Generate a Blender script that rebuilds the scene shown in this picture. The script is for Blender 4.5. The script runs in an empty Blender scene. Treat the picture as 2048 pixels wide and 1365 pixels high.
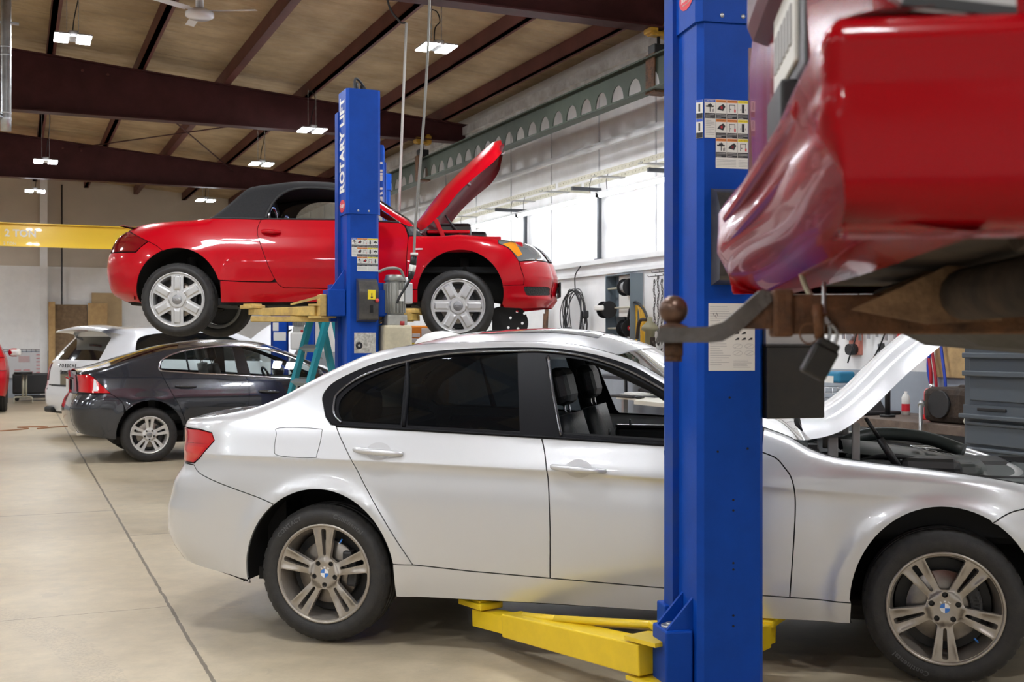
import bpy, bmesh, math, random
import numpy as np
from mathutils import Vector, Matrix
from mathutils.geometry import delaunay_2d_cdt
random.seed(7)
SC = bpy.context.scene
COL = SC.collection
PI = math.pi

# ------------------------------------------------------------------ camera, world, exposure
cam_d = bpy.data.cameras.new('camera')
cam_d.sensor_width = 36.0
cam_d.lens = 2300 / 2048 * 36.0
cam_d.clip_end = 200
cam_d.dof.use_dof = True
cam_d.dof.focus_distance = 6.5
cam_d.dof.aperture_fstop = 5.6
cam = bpy.data.objects.new('camera', cam_d)
COL.objects.link(cam)
cam.location = (0, 0, 1.455)
cam.rotation_euler = (PI/2, 0, 0)
SC.camera = cam

world = bpy.data.worlds.new('world')
SC.world = world
world.use_nodes = True
bg = world.node_tree.nodes['Background']
bg.inputs[0].default_value = (.75, .8, .9, 1)
bg.inputs[1].default_value = .05

SC.view_settings.view_transform = 'Standard'
SC.view_settings.look = 'None'
SC.view_settings.exposure = 0.64
SC.view_settings.gamma = 1.0
SC.view_settings.use_curve_mapping = False
LAMP = 160.0        # emission strength of the high bay lamps
TUBE = 17.0        # emission strength of the wall strip tubes

# the building's own axes: across (towards the tool wall) and along (away from the camera)
CA, SA = .918, .397
ROOM = math.atan2(SA, CA)
def room(across, along, z=0.0):
    return Vector((CA*across - SA*along, SA*across + CA*along, z))
class Crv:
    """monotone cubic (pchip) curve through points"""
    def __init__(self, *pts):
        p = sorted(pts); self.x = np.array([a for a, b in p], float); self.y = np.array([b for a, b in p], float)
        n = len(p); self.m = np.zeros(n)
        if n > 1:
            h = np.diff(self.x); d = np.diff(self.y) / h; m = np.zeros(n); m[0] = d[0]; m[-1] = d[-1]
            for i in range(1, n - 1):
                if d[i-1] * d[i] > 0:
                    w1 = 2*h[i] + h[i-1]; w2 = h[i] + 2*h[i-1]
                    m[i] = (w1 + w2) / (w1/d[i-1] + w2/d[i])
            self.m = m
    def __call__(self, q):
        q = np.asarray(q, float)
        if len(self.x) == 1: return np.zeros_like(q) + self.y[0]
        qc = np.clip(q, self.x[0], self.x[-1])
        i = np.clip(np.searchsorted(self.x, qc) - 1, 0, len(self.x) - 2)
        h = self.x[i+1] - self.x[i]; t = (qc - self.x[i]) / h
        return ((2*t**3 - 3*t**2 + 1)*self.y[i] + (t**3 - 2*t**2 + t)*h*self.m[i]
                + (-2*t**3 + 3*t**2)*self.y[i+1] + (t**3 - t**2)*h*self.m[i+1])
class Body:
    """half width of a car body as a function of (x along the car, z up)"""
    def __init__(s, **k):
        s.cr = None; s.flares = []; s.redge = .03; s.Rr = (.35, .3); s.Rf = (.45, .4); s.crA = 0; s.crT = .05; s.bulge = .03
        s.crown = Crv((0, .04)); s.endcrown = (.05, .06); s.wz = []
        s.__dict__.update(k)
    def hw(s, x, z, edge=True):
        x = np.asarray(x, float); z = np.asarray(z, float)
        zb = s.belt(x); w = s.w(x)
        zz = np.minimum(z, zb)
        low = w - s.prof(zz - s.zref(x) if hasattr(s, 'zref') else zz)
        if s.cr is not None:
            t = np.maximum(s.cr(x) - zz, 0) / s.crT
            low = low - s.crA(x) * t * np.exp(1 - t)
        for (hx, hz, R, amp, wd) in s.flares:
            rr = np.hypot(x - hx, zz - hz)
            low = low + amp * np.exp(-np.maximum(rr - R, 0)**2 / wd**2) * np.clip((zb - zz) / .15, 0, 1)
        tt = np.maximum(z - zb, 0)
        H = np.maximum(s.ze(x) - zb, .02)
        up = low - s.tum(x) * tt - s.bulge * (np.clip(tt / .45, 0, 2))**2
        y = up
        if edge:
            r = s.redge
            q = np.clip((z - (s.ze(x) - r)) / r, 0, .995)
            y = y - r * (1 - np.sqrt(1 - q*q))
        Rx, Ry = s.Rr
        q = np.clip((Rx - (x - s.xr(z))) / Rx, 0, .9995)
        y = y - Ry * (1 - np.sqrt(1 - q**2.2))
        Rx, Ry = s.Rf
        q = np.clip((Rx - (s.xf(z) - x)) / Rx, 0, .9995)
        y = y - Ry * (1 - np.sqrt(1 - q**2.2))
        return np.maximum(y, .02)
    def nrm(s, x, z):
        e = .004
        return -(s.hw(x+e, z) - s.hw(x-e, z)) / (2*e), -(s.hw(x, z+e) - s.hw(x, z-e)) / (2*e)
# ------------------------------------------------------------------ materials
MATS = {}
def mat(name, col, rough=.5, metal=0, coat=0, spec=None, emit=0, noise=0, nscale=8, bump=0, bscale=40, alpha=None, col2=None, coord='Object', trans=0):
    if name in MATS: return MATS[name]
    m = bpy.data.materials.new(name); m.use_nodes = True
    nt = m.node_tree; b = nt.nodes['Principled BSDF']
    b.inputs['Base Color'].default_value = (*col, 1)
    b.inputs['Roughness'].default_value = rough
    b.inputs['Metallic'].default_value = metal
    b.inputs['Coat Weight'].default_value = coat
    b.inputs['Coat Roughness'].default_value = .03
    if spec is not None: b.inputs['Specular IOR Level'].default_value = spec
    if emit:
        b.inputs['Emission Color'].default_value = (*col, 1); b.inputs['Emission Strength'].default_value = emit
    if alpha is not None: b.inputs['Alpha'].default_value = alpha
    if trans: b.inputs['Transmission Weight'].default_value = trans
    if noise or bump:
        tc = nt.nodes.new('ShaderNodeTexCoord')
    if noise:
        n = nt.nodes.new('ShaderNodeTexNoise'); n.inputs['Scale'].default_value = nscale; n.inputs['Detail'].default_value = 6; n.inputs['Roughness'].default_value = .65
        r = nt.nodes.new('ShaderNodeValToRGB'); r.color_ramp.elements[0].position = .36; r.color_ramp.elements[1].position = .66
        c2 = col2 or tuple(c*(1-noise) for c in col)
        r.color_ramp.elements[0].color = (*c2, 1); r.color_ramp.elements[1].color = (*col, 1)
        nt.links.new(tc.outputs[coord], n.inputs['Vector']); nt.links.new(n.outputs['Fac'], r.inputs['Fac']); nt.links.new(r.outputs['Color'], b.inputs['Base Color'])
    if bump:
        n2 = nt.nodes.new('ShaderNodeTexNoise'); n2.inputs['Scale'].default_value = bscale; n2.inputs['Detail'].default_value = 4
        bp = nt.nodes.new('ShaderNodeBump'); bp.inputs['Strength'].default_value = bump; bp.inputs['Distance'].default_value = .01
        nt.links.new(tc.outputs[coord], n2.inputs['Vector']); nt.links.new(n2.outputs['Fac'], bp.inputs['Height']); nt.links.new(bp.outputs['Normal'], b.inputs['Normal'])
    MATS[name] = m
    return m
def glass(name, tint=(.8, .85, .85), body=.1):
    """thin car glass: part see-through, part mirror, a share of tinted body"""
    m = bpy.data.materials.new(name); m.use_nodes = True; nt = m.node_tree; nt.nodes.clear()
    out = nt.nodes.new('ShaderNodeOutputMaterial'); tr = nt.nodes.new('ShaderNodeBsdfTransparent'); gl = nt.nodes.new('ShaderNodeBsdfGlossy')
    fr = nt.nodes.new('ShaderNodeFresnel'); fr.inputs[0].default_value = 1.5
    mx = nt.nodes.new('ShaderNodeMixShader'); df = nt.nodes.new('ShaderNodeBsdfDiffuse'); m2 = nt.nodes.new('ShaderNodeMixShader')
    tr.inputs[0].default_value = (*tint, 1); gl.inputs['Roughness'].default_value = .02; df.inputs[0].default_value = (.03, .035, .04, 1)
    m2.inputs[0].default_value = body
    nt.links.new(tr.outputs[0], m2.inputs[1]); nt.links.new(df.outputs[0], m2.inputs[2])
    nt.links.new(fr.outputs[0], mx.inputs[0]); nt.links.new(m2.outputs[0], mx.inputs[1]); nt.links.new(gl.outputs[0], mx.inputs[2])
    nt.links.new(mx.outputs[0], out.inputs[0])
    return m

# ------------------------------------------------------------------ mesh collector
class MB:
    def __init__(s): s.v = []; s.f = []; s.m = []; s.sm = []; s.mats = []
    def _mi(s, m):
        if m is None: return 0
        if m not in s.mats: s.mats.append(m)
        return s.mats.index(m)
    def add(s, vs, fs, m=None, smooth=False, M=None):
        o = len(s.v); mi = s._mi(m)
        for p in vs: s.v.append(tuple(M @ Vector(p)) if M is not None else tuple(p))
        for f in fs: s.f.append(tuple(i+o for i in f)); s.m.append(mi); s.sm.append(smooth)
        return s
    def box(s, c, d, m=None, M=None, bev=0, rz=0):
        x, y, z = d[0]/2, d[1]/2, d[2]/2
        T = Matrix.Translation(c) @ Matrix.Rotation(rz, 4, 'Z')
        if M is not None: T = M @ T
        if bev <= 0:
            vs = [(a*x, b*y, e*z) for a in (-1, 1) for b in (-1, 1) for e in (-1, 1)]
            s.add(vs, [(0,1,3,2),(4,6,7,5),(0,4,5,1),(2,3,7,6),(0,2,6,4),(1,5,7,3)], m, False, T)
        else:
            b = min(bev, x*.95, y*.95, z*.95)
            bm = bmesh.new(); bmesh.ops.create_cube(bm, size=1)
            bmesh.ops.scale(bm, vec=(2*x, 2*y, 2*z), verts=bm.verts)
            bmesh.ops.bevel(bm, geom=list(bm.edges), offset=b, segments=2, affect='EDGES', profile=.5)
            bm.verts.index_update()
            s.add([v.co[:] for v in bm.verts], [[v.index for v in f.verts] for f in bm.faces], m, False, T); bm.free()
        return s
    def tube(s, pts, r, m=None, n=10, M=None, cap=True, smooth=True):
        pts = [Vector(p) for p in pts]; k = len(pts); rs = r if hasattr(r, '__len__') else [r]*k
        vs = []; fs = []; up = None
        for i, p in enumerate(pts):
            t = (pts[min(i+1, k-1)] - pts[max(i-1, 0)]).normalized()
            if up is None:
                up = Vector((0, 0, 1)) if abs(t.z) < .9 else Vector((1, 0, 0))
            a = t.cross(up)
            if a.length < 1e-5: a = t.orthogonal()
            a.normalize(); up = a.cross(t).normalized()
            for j in range(n):
                q = 2*PI*j/n; vs.append(p + (a*math.cos(q) + up*math.sin(q))*rs[i])
        for i in range(k-1):
            for j in range(n): fs.append((i*n+j, (i+1)*n+j, (i+1)*n+(j+1) % n, i*n+(j+1) % n))
        s.add(vs, fs, m, smooth, M)
        if cap:
            o = len(vs)
            s.add(vs[:n], [tuple(range(n))], m, False, M); s.add(vs[-n:], [tuple(reversed(range(n)))], m, False, M)
        return s
    def cyl(s, c, r, h, m=None, axis='Z', n=20, M=None, r2=None):
        d = {'X': (h/2, 0, 0), 'Y': (0, h/2, 0), 'Z': (0, 0, h/2)}[axis]; c = Vector(c); d = Vector(d)
        return s.tube([c-d, c+d], [r, r if r2 is None else r2], m, n, M)
    def lathe(s, prof, m=None, n=32, M=None, axis='Z', smooth=True, closed=False, a0=0, a1=2*PI):
        vs = []; fs = []; full = abs(a1-a0-2*PI) < 1e-6; na = n if full else n+1
        for (r, h) in prof:
            for j in range(na):
                q = a0 + (a1-a0)*j/n
                if axis == 'Z': vs.append((r*math.cos(q), r*math.sin(q), h))
                elif axis == 'Y': vs.append((r*math.cos(q), h, r*math.sin(q)))
                else: vs.append((h, r*math.cos(q), r*math.sin(q)))
        k = len(prof)
        for i in range(k if closed else k-1):
            i2 = (i+1) % k
            for j in range(n):
                j2 = (j+1) % na
                fs.append((i*na+j, i*na+j2, i2*na+j2, i2*na+j))
        return s.add(vs, fs, m, smooth, M)
    def prism(s, poly, h0, h1, m=None, M=None, axis='Z', smooth=False):
        n = len(poly)
        if axis == 'Z': f = lambda p, h: (p[0], p[1], h)
        elif axis == 'Y': f = lambda p, h: (p[0], h, p[1])
        else: f = lambda p, h: (h, p[0], p[1])
        vs = [f(p, h0) for p in poly] + [f(p, h1) for p in poly]
        fs = [tuple(reversed(range(n))), tuple(range(n, 2*n))]
        s.add(vs, fs, m, False, M)
        s.add(vs, [(i, (i+1) % n, n+(i+1) % n, n+i) for i in range(n)], m, smooth, M)
        return s
    def grid(s, P, m=None, smooth=True, M=None, flip=False):
        nr = len(P); nc = len(P[0]); vs = [p for row in P for p in row]; fs = []
        for i in range(nr-1):
            for j in range(nc-1):
                f = (i*nc+j, i*nc+j+1, (i+1)*nc+j+1, (i+1)*nc+j)
                fs.append(tuple(reversed(f)) if flip else f)
        return s.add(vs, fs, m, smooth, M)
    def sphere(s, c, r, m=None, n=16, sq=(1, 1, 1), M=None):
        T = Matrix.Translation(c) @ Matrix.Diagonal((*sq, 1))
        if M is not None: T = M @ T
        k = n//2
        prof = [(max(r*math.sin(PI*i/k), 1e-4), -r*math.cos(PI*i/k)) for i in range(k+1)]
        return s.lathe(prof, m, n, T)
    def text(s, string, size, m=None, M=None, ext=0, shear=0, bold=0, align='CENTER', spacing=1.0):
        v, f = text_geo(string, size, ext, shear, bold, align, spacing)
        return s.add(v, f, m, False, M)
    def build(s, name, m=None, parent=None, fix=True):
        me = bpy.data.meshes.new(name)
        me.from_pydata(s.v, [], s.f)
        ms = s.mats if s.mats and m is None else ([m] if m is not None else [])
        for q in ms: me.materials.append(q)
        if len(ms) > 1: me.polygons.foreach_set('material_index', s.m)
        me.polygons.foreach_set('use_smooth', s.sm)
        if fix:
            bm = bmesh.new(); bm.from_mesh(me)
            if any(s.sm): bmesh.ops.remove_doubles(bm, verts=bm.verts, dist=1e-5)
            bmesh.ops.recalc_face_normals(bm, faces=bm.faces); bm.to_mesh(me); bm.free()
        me.update()
        o = bpy.data.objects.new(name, me); COL.objects.link(o)
        if parent is not None: o.parent = parent
        return o
_TG = {}
def text_geo(string, size, ext=0, shear=0, bold=0, align='CENTER', spacing=1.0):
    key = (string, size, ext, shear, bold, align, spacing)
    if key in _TG: return _TG[key]
    cu = bpy.data.curves.new('lettering', 'FONT'); cu.body = string; cu.size = size; cu.extrude = ext; cu.shear = shear; cu.offset = bold
    cu.align_x = align; cu.align_y = 'CENTER'; cu.space_character = spacing; cu.resolution_u = 3
    o = bpy.data.objects.new('lettering', cu); COL.objects.link(o)
    dg = bpy.context.evaluated_depsgraph_get()
    me = bpy.data.meshes.new_from_object(o.evaluated_get(dg))
    v = [tuple(q.co) for q in me.vertices]; f = [tuple(p.vertices) for p in me.polygons]
    bpy.data.objects.remove(o); bpy.data.curves.remove(cu); bpy.data.meshes.remove(me)
    _TG[key] = (v, f)
    return v, f
def thing(name, label, cat, loc=(0, 0, 0), rz=0, group=None):
    o = bpy.data.objects.new(name, None); o.empty_display_size = .1; COL.objects.link(o)
    o.location = loc; o.rotation_euler = (0, 0, rz)
    return tag(o, label, cat, group)
def tag(o, label, cat, group=None, kind=None):
    o['label'] = label; o['category'] = cat
    if group: o['group'] = group
    if kind: o['kind'] = kind
    return o
def at(o, loc, rz=0):
    o.location = loc; o.rotation_euler = (0, 0, rz); return o
def struct(o):
    o['kind'] = 'structure'; return o
def copy_tree(o, parent=None):
    c = o.copy(); COL.objects.link(c)
    if parent is not None: c.parent = parent
    for ch in list(o.children): copy_tree(ch, c)
    return c
def smooth_path(pts, n=6, closed=False):
    P = [Vector(p) for p in pts]; out = []; k = len(P)
    rng = range(k if closed else k-1)
    for i in rng:
        p1, p2 = P[i], P[(i+1) % k]
        p0 = P[(i-1) % k] if (closed or i > 0) else p1 + (p1-p2)
        p3 = P[(i+2) % k] if (closed or i+2 < k) else p2 + (p2-p1)
        for j in range(n):
            t = j/n
            out.append(.5*((2*p1) + (p2-p0)*t + (2*p0-5*p1+4*p2-p3)*t*t + (3*p1-p0-3*p2+p3)*t**3))
    if not closed: out.append(P[-1])
    return out
def sp2(pts, n=5, closed=False):
    return [(p.x, p.y) for p in smooth_path([(a, b, 0) for a, b in pts], n, closed)]
def ell(cx, cz, rx, rz, a0, a1, n=28):
    return [(cx + rx*math.cos(math.radians(a0+(a1-a0)*i/n)), cz + rz*math.sin(math.radians(a0+(a1-a0)*i/n))) for i in range(n+1)]

# ------------------------------------------------------------------ 2D outline -> curved panel
def densify(poly, seg):
    out = []
    n = len(poly)
    for i in range(n):
        a, b = poly[i], poly[(i+1) % n]; d = math.hypot(b[0]-a[0], b[1]-a[1]); k = max(1, int(math.ceil(d/seg)))
        for j in range(k): out.append((a[0]+(b[0]-a[0])*j/k, a[1]+(b[1]-a[1])*j/k))
    # drop near duplicates
    res = []
    for p in out:
        if not res or math.hypot(p[0]-res[-1][0], p[1]-res[-1][1]) > 2e-4: res.append(p)
    if math.hypot(res[0][0]-res[-1][0], res[0][1]-res[-1][1]) < 2e-4: res.pop()
    return res
def area2(p):
    return sum(p[i][0]*p[(i+1) % len(p)][1] - p[(i+1) % len(p)][0]*p[i][1] for i in range(len(p)))
def inset(poly, g):
    if g == 0: return poly
    s = 1 if area2(poly) > 0 else -1; n = len(poly); out = []
    for i in range(n):
        a, b, c = poly[i-1], poly[i], poly[(i+1) % n]
        d1 = np.array([b[0]-a[0], b[1]-a[1]]); d2 = np.array([c[0]-b[0], c[1]-b[1]])
        d1 = d1/(np.linalg.norm(d1)+1e-9); d2 = d2/(np.linalg.norm(d2)+1e-9)
        n1 = np.array([-d1[1], d1[0]])*s; n2 = np.array([-d2[1], d2[0]])*s
        m = n1+n2; l = np.linalg.norm(m)
        m = n1 if l < .3 else m/l*min(1/max(l/2, .5), 2)
        out.append((b[0]+m[0]*g, b[1]+m[1]*g))
    return out
def in_poly(px, pz, poly):
    r = np.zeros(len(px), bool); n = len(poly)
    x = [p[0] for p in poly]; z = [p[1] for p in poly]
    j = n-1
    for i in range(n):
        c = ((z[i] > pz) != (z[j] > pz))
        if c.any():
            r ^= c & (px < (x[j]-x[i])*(pz-z[i])/(z[j]-z[i]+1e-15) + x[i])
        j = i
    return r
def seg_dist(px, pz, poly):
    d = np.full(len(px), 1e9); n = len(poly)
    for i in range(n):
        a = poly[i]; b = poly[(i+1) % n]; vx, vz = b[0]-a[0], b[1]-a[1]; L = vx*vx+vz*vz+1e-12
        t = np.clip(((px-a[0])*vx+(pz-a[1])*vz)/L, 0, 1)
        d = np.minimum(d, np.hypot(px-a[0]-t*vx, pz-a[1]-t*vz))
    return d
def cdt_panel(poly, holes, cand, seg, mind=.006):
    """triangulate poly minus holes with interior candidate points; returns verts2d, tris, boundary loops"""
    loops = [densify(poly, seg)] + [densify(h, seg) for h in holes]
    vs = []; es = []; bl = []
    for lp in loops:
        o = len(vs); vs += lp; es += [(o+i, o+(i+1) % len(lp)) for i in range(len(lp))]; bl.append(list(range(o, o+len(lp))))
    cx = np.array([c[0] for c in cand]); cz = np.array([c[1] for c in cand])
    if len(cx):
        ok = in_poly(cx, cz, loops[0])
        for h in loops[1:]: ok &= ~in_poly(cx, cz, h)
        cx, cz = cx[ok], cz[ok]
        ok = np.ones(len(cx), bool)
        for lp in loops: ok &= seg_dist(cx, cz, lp) > mind
        cx, cz = cx[ok], cz[ok]
        vs = vs + list(zip(cx.tolist(), cz.tolist()))
    r = delaunay_2d_cdt([Vector(p) for p in vs], es, [], 0, 1e-6)
    V = [(p.x, p.y) for p in r[0]]; F = [tuple(f) for f in r[2]]
    mx = np.array([sum(V[i][0] for i in f)/len(f) for f in F]); mz = np.array([sum(V[i][1] for i in f)/len(f) for f in F])
    ok = in_poly(mx, mz, loops[0])
    for h in loops[1:]: ok &= ~in_poly(mx, mz, h)
    F = [f for f, k in zip(F, ok) if k]
    # boundary edges from topology
    cnt = {}
    for f in F:
        for i in range(len(f)):
            e = (f[i], f[(i+1) % len(f)]); cnt[e] = cnt.get(e, 0)+1
    bd = [e for e in cnt if (e[1], e[0]) not in cnt]
    return V, F, bd
def lift_panel(name, V, F, bd, fpos, fnrm, flange, m, parent):
    """map a flat triangulation to 3D with analytic normals, plus a turned-in edge"""
    P = [fpos(a, b) for a, b in V]; N = [fnrm(a, b) for a, b in V]
    faces = []; ln = []
    for f in F:
        a, b, c = (Vector(P[i]) for i in f[:3]); g = (b-a).cross(c-a)
        n = Vector(N[f[0]])
        if g.dot(n) < 0: f = tuple(reversed(f))
        faces.append(f); ln += [N[i] for i in f]
    if flange:
        im = {}; ex = {}
        for e in bd:
            for i in e:
                if i not in im:
                    ex[i] = len(P); P.append(tuple(P[i])); im[i] = len(P); P.append(tuple(Vector(P[i]) + Vector(flange(*V[i]))))
        for a, b in bd:
            f = (ex[a], ex[b], im[b], im[a])
            pa, pb, pc = Vector(P[a]), Vector(P[b]), Vector(P[im[b]])
            g = (pb-pa).cross(pc-pa)
            if g.length < 1e-12: continue
            g.normalize(); faces.append(f); ln += [tuple(g)]*4
    me = bpy.data.meshes.new(name); me.from_pydata(P, [], faces)
    if m is not None: me.materials.append(m)
    me.polygons.foreach_set('use_smooth', [True]*len(me.polygons))
    me.update()
    if len(ln) == len(me.loops): me.normals_split_custom_set(ln)
    o = bpy.data.objects.new(name, me); COL.objects.link(o)
    if parent is not None: o.parent = parent
    return o
def body_panel(B, poly, name, m, parent, side=-1, holes=(), gap=.0028, off=0, th=.014, sp=.035, seg=.02):
    poly = inset(densify(poly, seg), gap)
    holes = [inset(densify(h, seg), -gap if gap else 0) for h in holes]
    xs = [p[0] for p in poly]; zs = [p[1] for p in poly]
    x0, x1, z0, z1 = min(xs), max(xs), min(zs), max(zs)
    cand = []
    nz = max(2, int((z1-z0)/sp)+1)
    gx = list(np.arange(x0+sp*.37, x1, sp))
    for i in range(nz+1):
        z = z0 + (z1-z0)*(i+.5)/(nz+1); xr = float(B.xr(z)); xf = float(B.xf(z))
        for x in gx:
            if B.cr is not None and -.10 < z - float(B.cr(x)) < .02: continue
            cand.append((x + (.3*sp if i % 2 else 0), z))
        for th_ in (.08, .18, .3, .42, .55, .7, .85, 1.0):
            c = 1-math.cos(th_*PI/2)
            cand.append((xr + B.Rr[0]*c, z)); cand.append((xf - B.Rf[0]*c, z))
    for x in gx:
        ze = float(B.ze(x))
        for k in (1, .8, .6, .45, .3, .18, .08): cand.append((x, ze - B.redge*k))
        if B.cr is not None:
            c = float(B.cr(x))
            for k in (.014, .005, -.001, -.007, -.015, -.026, -.04, -.056, -.075, -.095): cand.append((x, c+k))
    # thin out candidates that crowd each other
    keep = []; seen = {}
    for c in cand:
        k = (round(c[0]/.012), round(c[1]/.0045))
        if k in seen: continue
        seen[k] = 1; keep.append(c)
    V, F, bd = cdt_panel(poly, holes, keep, seg)
    X = np.array([v[0] for v in V]); Z = np.array([v[1] for v in V])
    Y = B.hw(X, Z) + off; nx, nz_ = B.nrm(X, Z)
    L = np.sqrt(nx*nx + 1 + nz_*nz_)
    dic = {}
    for i, v in enumerate(V): dic[v] = i
    fp = lambda a, b: (a, side*Y[dic[(a, b)]], b)
    fn = lambda a, b: (nx[dic[(a, b)]]/L[dic[(a, b)]], side/L[dic[(a, b)]], nz_[dic[(a, b)]]/L[dic[(a, b)]])
    fl = (lambda a, b: (0, -side*th, 0)) if th else None
    return lift_panel(name, V, F, bd, fp, fn, fl, m, parent)
def top_panel(B, x0, x1, name, m, parent, f0=-1, f1=1, off=0, nx=24, ny=20, bow0=0, bow1=0, th=.012, p=2.2, redge=True):
    P = []; Q = []
    for i in range(nx+1):
        row = []
        for j in range(ny+1):
            f = f0+(f1-f0)*j/ny; u = i/nx
            a = x0 + bow0*(1-f*f); b = x1 + bow1*(1-f*f)
            x = a + (b-a)*u; ze = float(B.ze(x)); ye = float(B.hw(x, ze))
            z = ze + float(B.crown(x))*(1-abs(f)**p) - B.redge*.1
            row.append((x, f*ye, z+off))
        P.append(row)
    mb = MB().grid(P, None, True)
    if th:
        n = ny+1
        ring = [(0, j) for j in range(n)] + [(i, ny) for i in range(1, nx+1)] + [(nx, j) for j in range(ny-1, -1, -1)] + [(i, 0) for i in range(nx-1, 0, -1)]
        lo = [(P[i][j][0], P[i][j][1], P[i][j][2]-th) for i, j in ring]; hi = [P[i][j] for i, j in ring]; k = len(ring)
        mb.add(hi+lo, [(q, (q+1) % k, k+(q+1) % k, k+q) for q in range(k)], None, False)
    return mb.build(name, m, parent, fix=False)
def end_panel(B, zs, name, m, parent, rear=True, f0=-1, f1=1, off=0, ny=24, th=0):
    """rear or front face between the rounded corners"""
    P = []
    for z in zs:
        xe = float(B.xr(z) if rear else B.xf(z)); s = -1 if rear else 1
        y = float(B.hw(xe - s*.0002, z)); ec = B.endcrown[0 if rear else 1]
        row = []
        for j in range(ny+1):
            f = f0+(f1-f0)*j/ny
            row.append((xe + s*(ec*(1-f*f) + off), f*y, z))
        P.append(row)
    return MB().grid(P, None, True).build(name, m, parent, fix=False)
# ------------------------------------------------------------------ wheels (axle along y, outer face towards -y at y = 0)
M_TIRE = mat('tire_rubber', (.018, .018, .019), .62, noise=.3, nscale=25, col2=(.03, .028, .026), bump=.15, bscale=120)
M_TREAD = mat('tire_tread', (.045, .043, .041), .8, noise=.4, nscale=40)
M_LETTER = mat('tire_letters', (.085, .085, .087), .5)
M_DISC = mat('brake_disc', (.32, .29, .26), .35, 1, noise=.3, nscale=10)
M_CALI = mat('dark_metal', (.05, .05, .052), .5, .5)
M_BLACK = mat('black_plastic', (.012, .012, .013), .45)
M_GLOSSBLACK = mat('gloss_black', (.008, .008, .01), .12, coat=.6)
M_CHROME = mat('chrome', (.8, .8, .82), .12, 1)
M_WHITE = mat('white_paint', (.85, .85, .85), .4)
M_BLUE_EN = mat('blue_enamel', (.03, .18, .6), .25, coat=.5)
def polar(r, d): return (r*math.cos(math.radians(d)), r*math.sin(math.radians(d)))
def round_poly(pts, n=4):
    """softened closed polygon"""
    out = []; k = len(pts)
    for i in range(k):
        a, b, c = np.array(pts[i-1]), np.array(pts[i]), np.array(pts[(i+1) % k])
        r = .38
        p, q = b+(a-b)*min(r, .012/ (np.linalg.norm(a-b)+1e-9)*1.0 if np.linalg.norm(a-b) > .03 else r), b+(c-b)*min(r, .012/(np.linalg.norm(c-b)+1e-9) if np.linalg.norm(c-b) > .03 else r)
        for t in np.linspace(0, 1, n):
            out.append(tuple((1-t)**2*p + 2*t*(1-t)*b + t*t*q))
    return out
def double_spokes(Rr, a0, ai=.122, ao=.238, ri=.31, ro=.945, slit=.055, s0=.36, s1=.91, core=.325, tilt=0):
    """holes of a wheel with five split spokes; a0 = angle of one spoke"""
    H = []
    for k in range(5):
        A = a0+72*k
        def loc(r, lat, ang):
            c, s = math.cos(math.radians(ang)), math.sin(math.radians(ang))
            return (Rr*(r*c - lat*s), Rr*(r*s + lat*c))
        p1 = loc(ri, ai, A); p2 = loc(ro, ao, A)
        B_ = A+72
        q1 = loc(ri, -ai, B_); q2 = loc(ro, -ao, B_)
        aa = math.degrees(math.atan2(p2[1], p2[0])); bb = math.degrees(math.atan2(q2[1], q2[0]))
        if bb < aa: bb += 360
        arc = [polar(Rr*ro, aa+(bb-aa)*t/8) for t in range(9)]
        mid = polar(Rr*core, A+36)
        H.append(round_poly([p1] + [arc[0]] + arc[1:-1] + [arc[-1]] + [q1, mid]))
        w0, w1 = slit*.55, slit
        H.append(round_poly([loc(s0, -w0, A), loc(s1, -w1, A), loc(s1, w1, A), loc(s0, w0, A)]))
    return H
def six_spokes(Rr, a0, w=.215, ro=.90):
    H = []
    for k in range(6):
        A = a0+60*k
        def loc(r, lat, ang):
            c, s = math.cos(math.radians(ang)), math.sin(math.radians(ang))
            return (Rr*(r*c - lat*s), Rr*(r*s + lat*c))
        p1 = loc(.43, w, A); p2 = loc(ro-.02, w*1.02, A); q1 = loc(.43, -w, A+60); q2 = loc(ro-.02, -w*1.02, A+60)
        aa = math.degrees(math.atan2(p2[1], p2[0])); bb = math.degrees(math.atan2(q2[1], q2[0]))
        if bb < aa: bb += 360
        arc = [polar(Rr*ro, aa+(bb-aa)*t/6) for t in range(7)]
        H.append(round_poly([p1]+arc+[q1, polar(Rr*.455, A+30)]))
    return H
def tire_mesh(R, w, rr, sipes=True, n=180):
    prof = [(rr-.004, .022), (rr+.003, .010), (rr+.014, .004), (rr+(R-rr)*.35, -.001), (rr+(R-rr)*.6, .000), (R-.03, .006), (R-.018, .013), (R-.009, .022), (R-.004, .032)]
    tread = []
    bands = [.040, .060, .066, .098, .104]
    half = [(R, .040), (R+.001, .066), (R-.008, .0665), (R-.008, .073), (R+.002, .0735), (R+.002, w/2-.012), (R-.008, w/2-.0115), (R-.008, w/2-.004)]
    half = [q for q in half if q[1] < w/2]
    prof = prof + half + [(r, w-y) for r, y in reversed(half)] + [(r, w-y) for r, y in reversed(prof)]
    vs = []; fs = []; k = len(prof)
    for j in range(n):
        q = 2*PI*j/n; notch = sipes and j % 5 == 0
        for (r, y) in prof:
            if notch and (r > R-.012) and y < .066: r -= .006
            if notch and (r > R-.012) and y > w-.066: r -= .006
            vs.append((r*math.cos(q), y, r*math.sin(q)))
    ti = [0 if (prof[i][0] > R-.016 and prof[(i+1) % k][0] > R-.016) else 1 for i in range(k)]
    mi = []
    for j in range(n):
        j2 = (j+1) % n
        for i in range(k-1):
            fs.append((j*k+i, j2*k+i, j2*k+i+1, j*k+i+1)); mi.append(ti[i])
    mb = MB(); mb.add(vs, fs, None, True); mb.mats = [M_TREAD, M_TIRE]; mb.m = mi
    return mb
WP = {}
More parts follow.
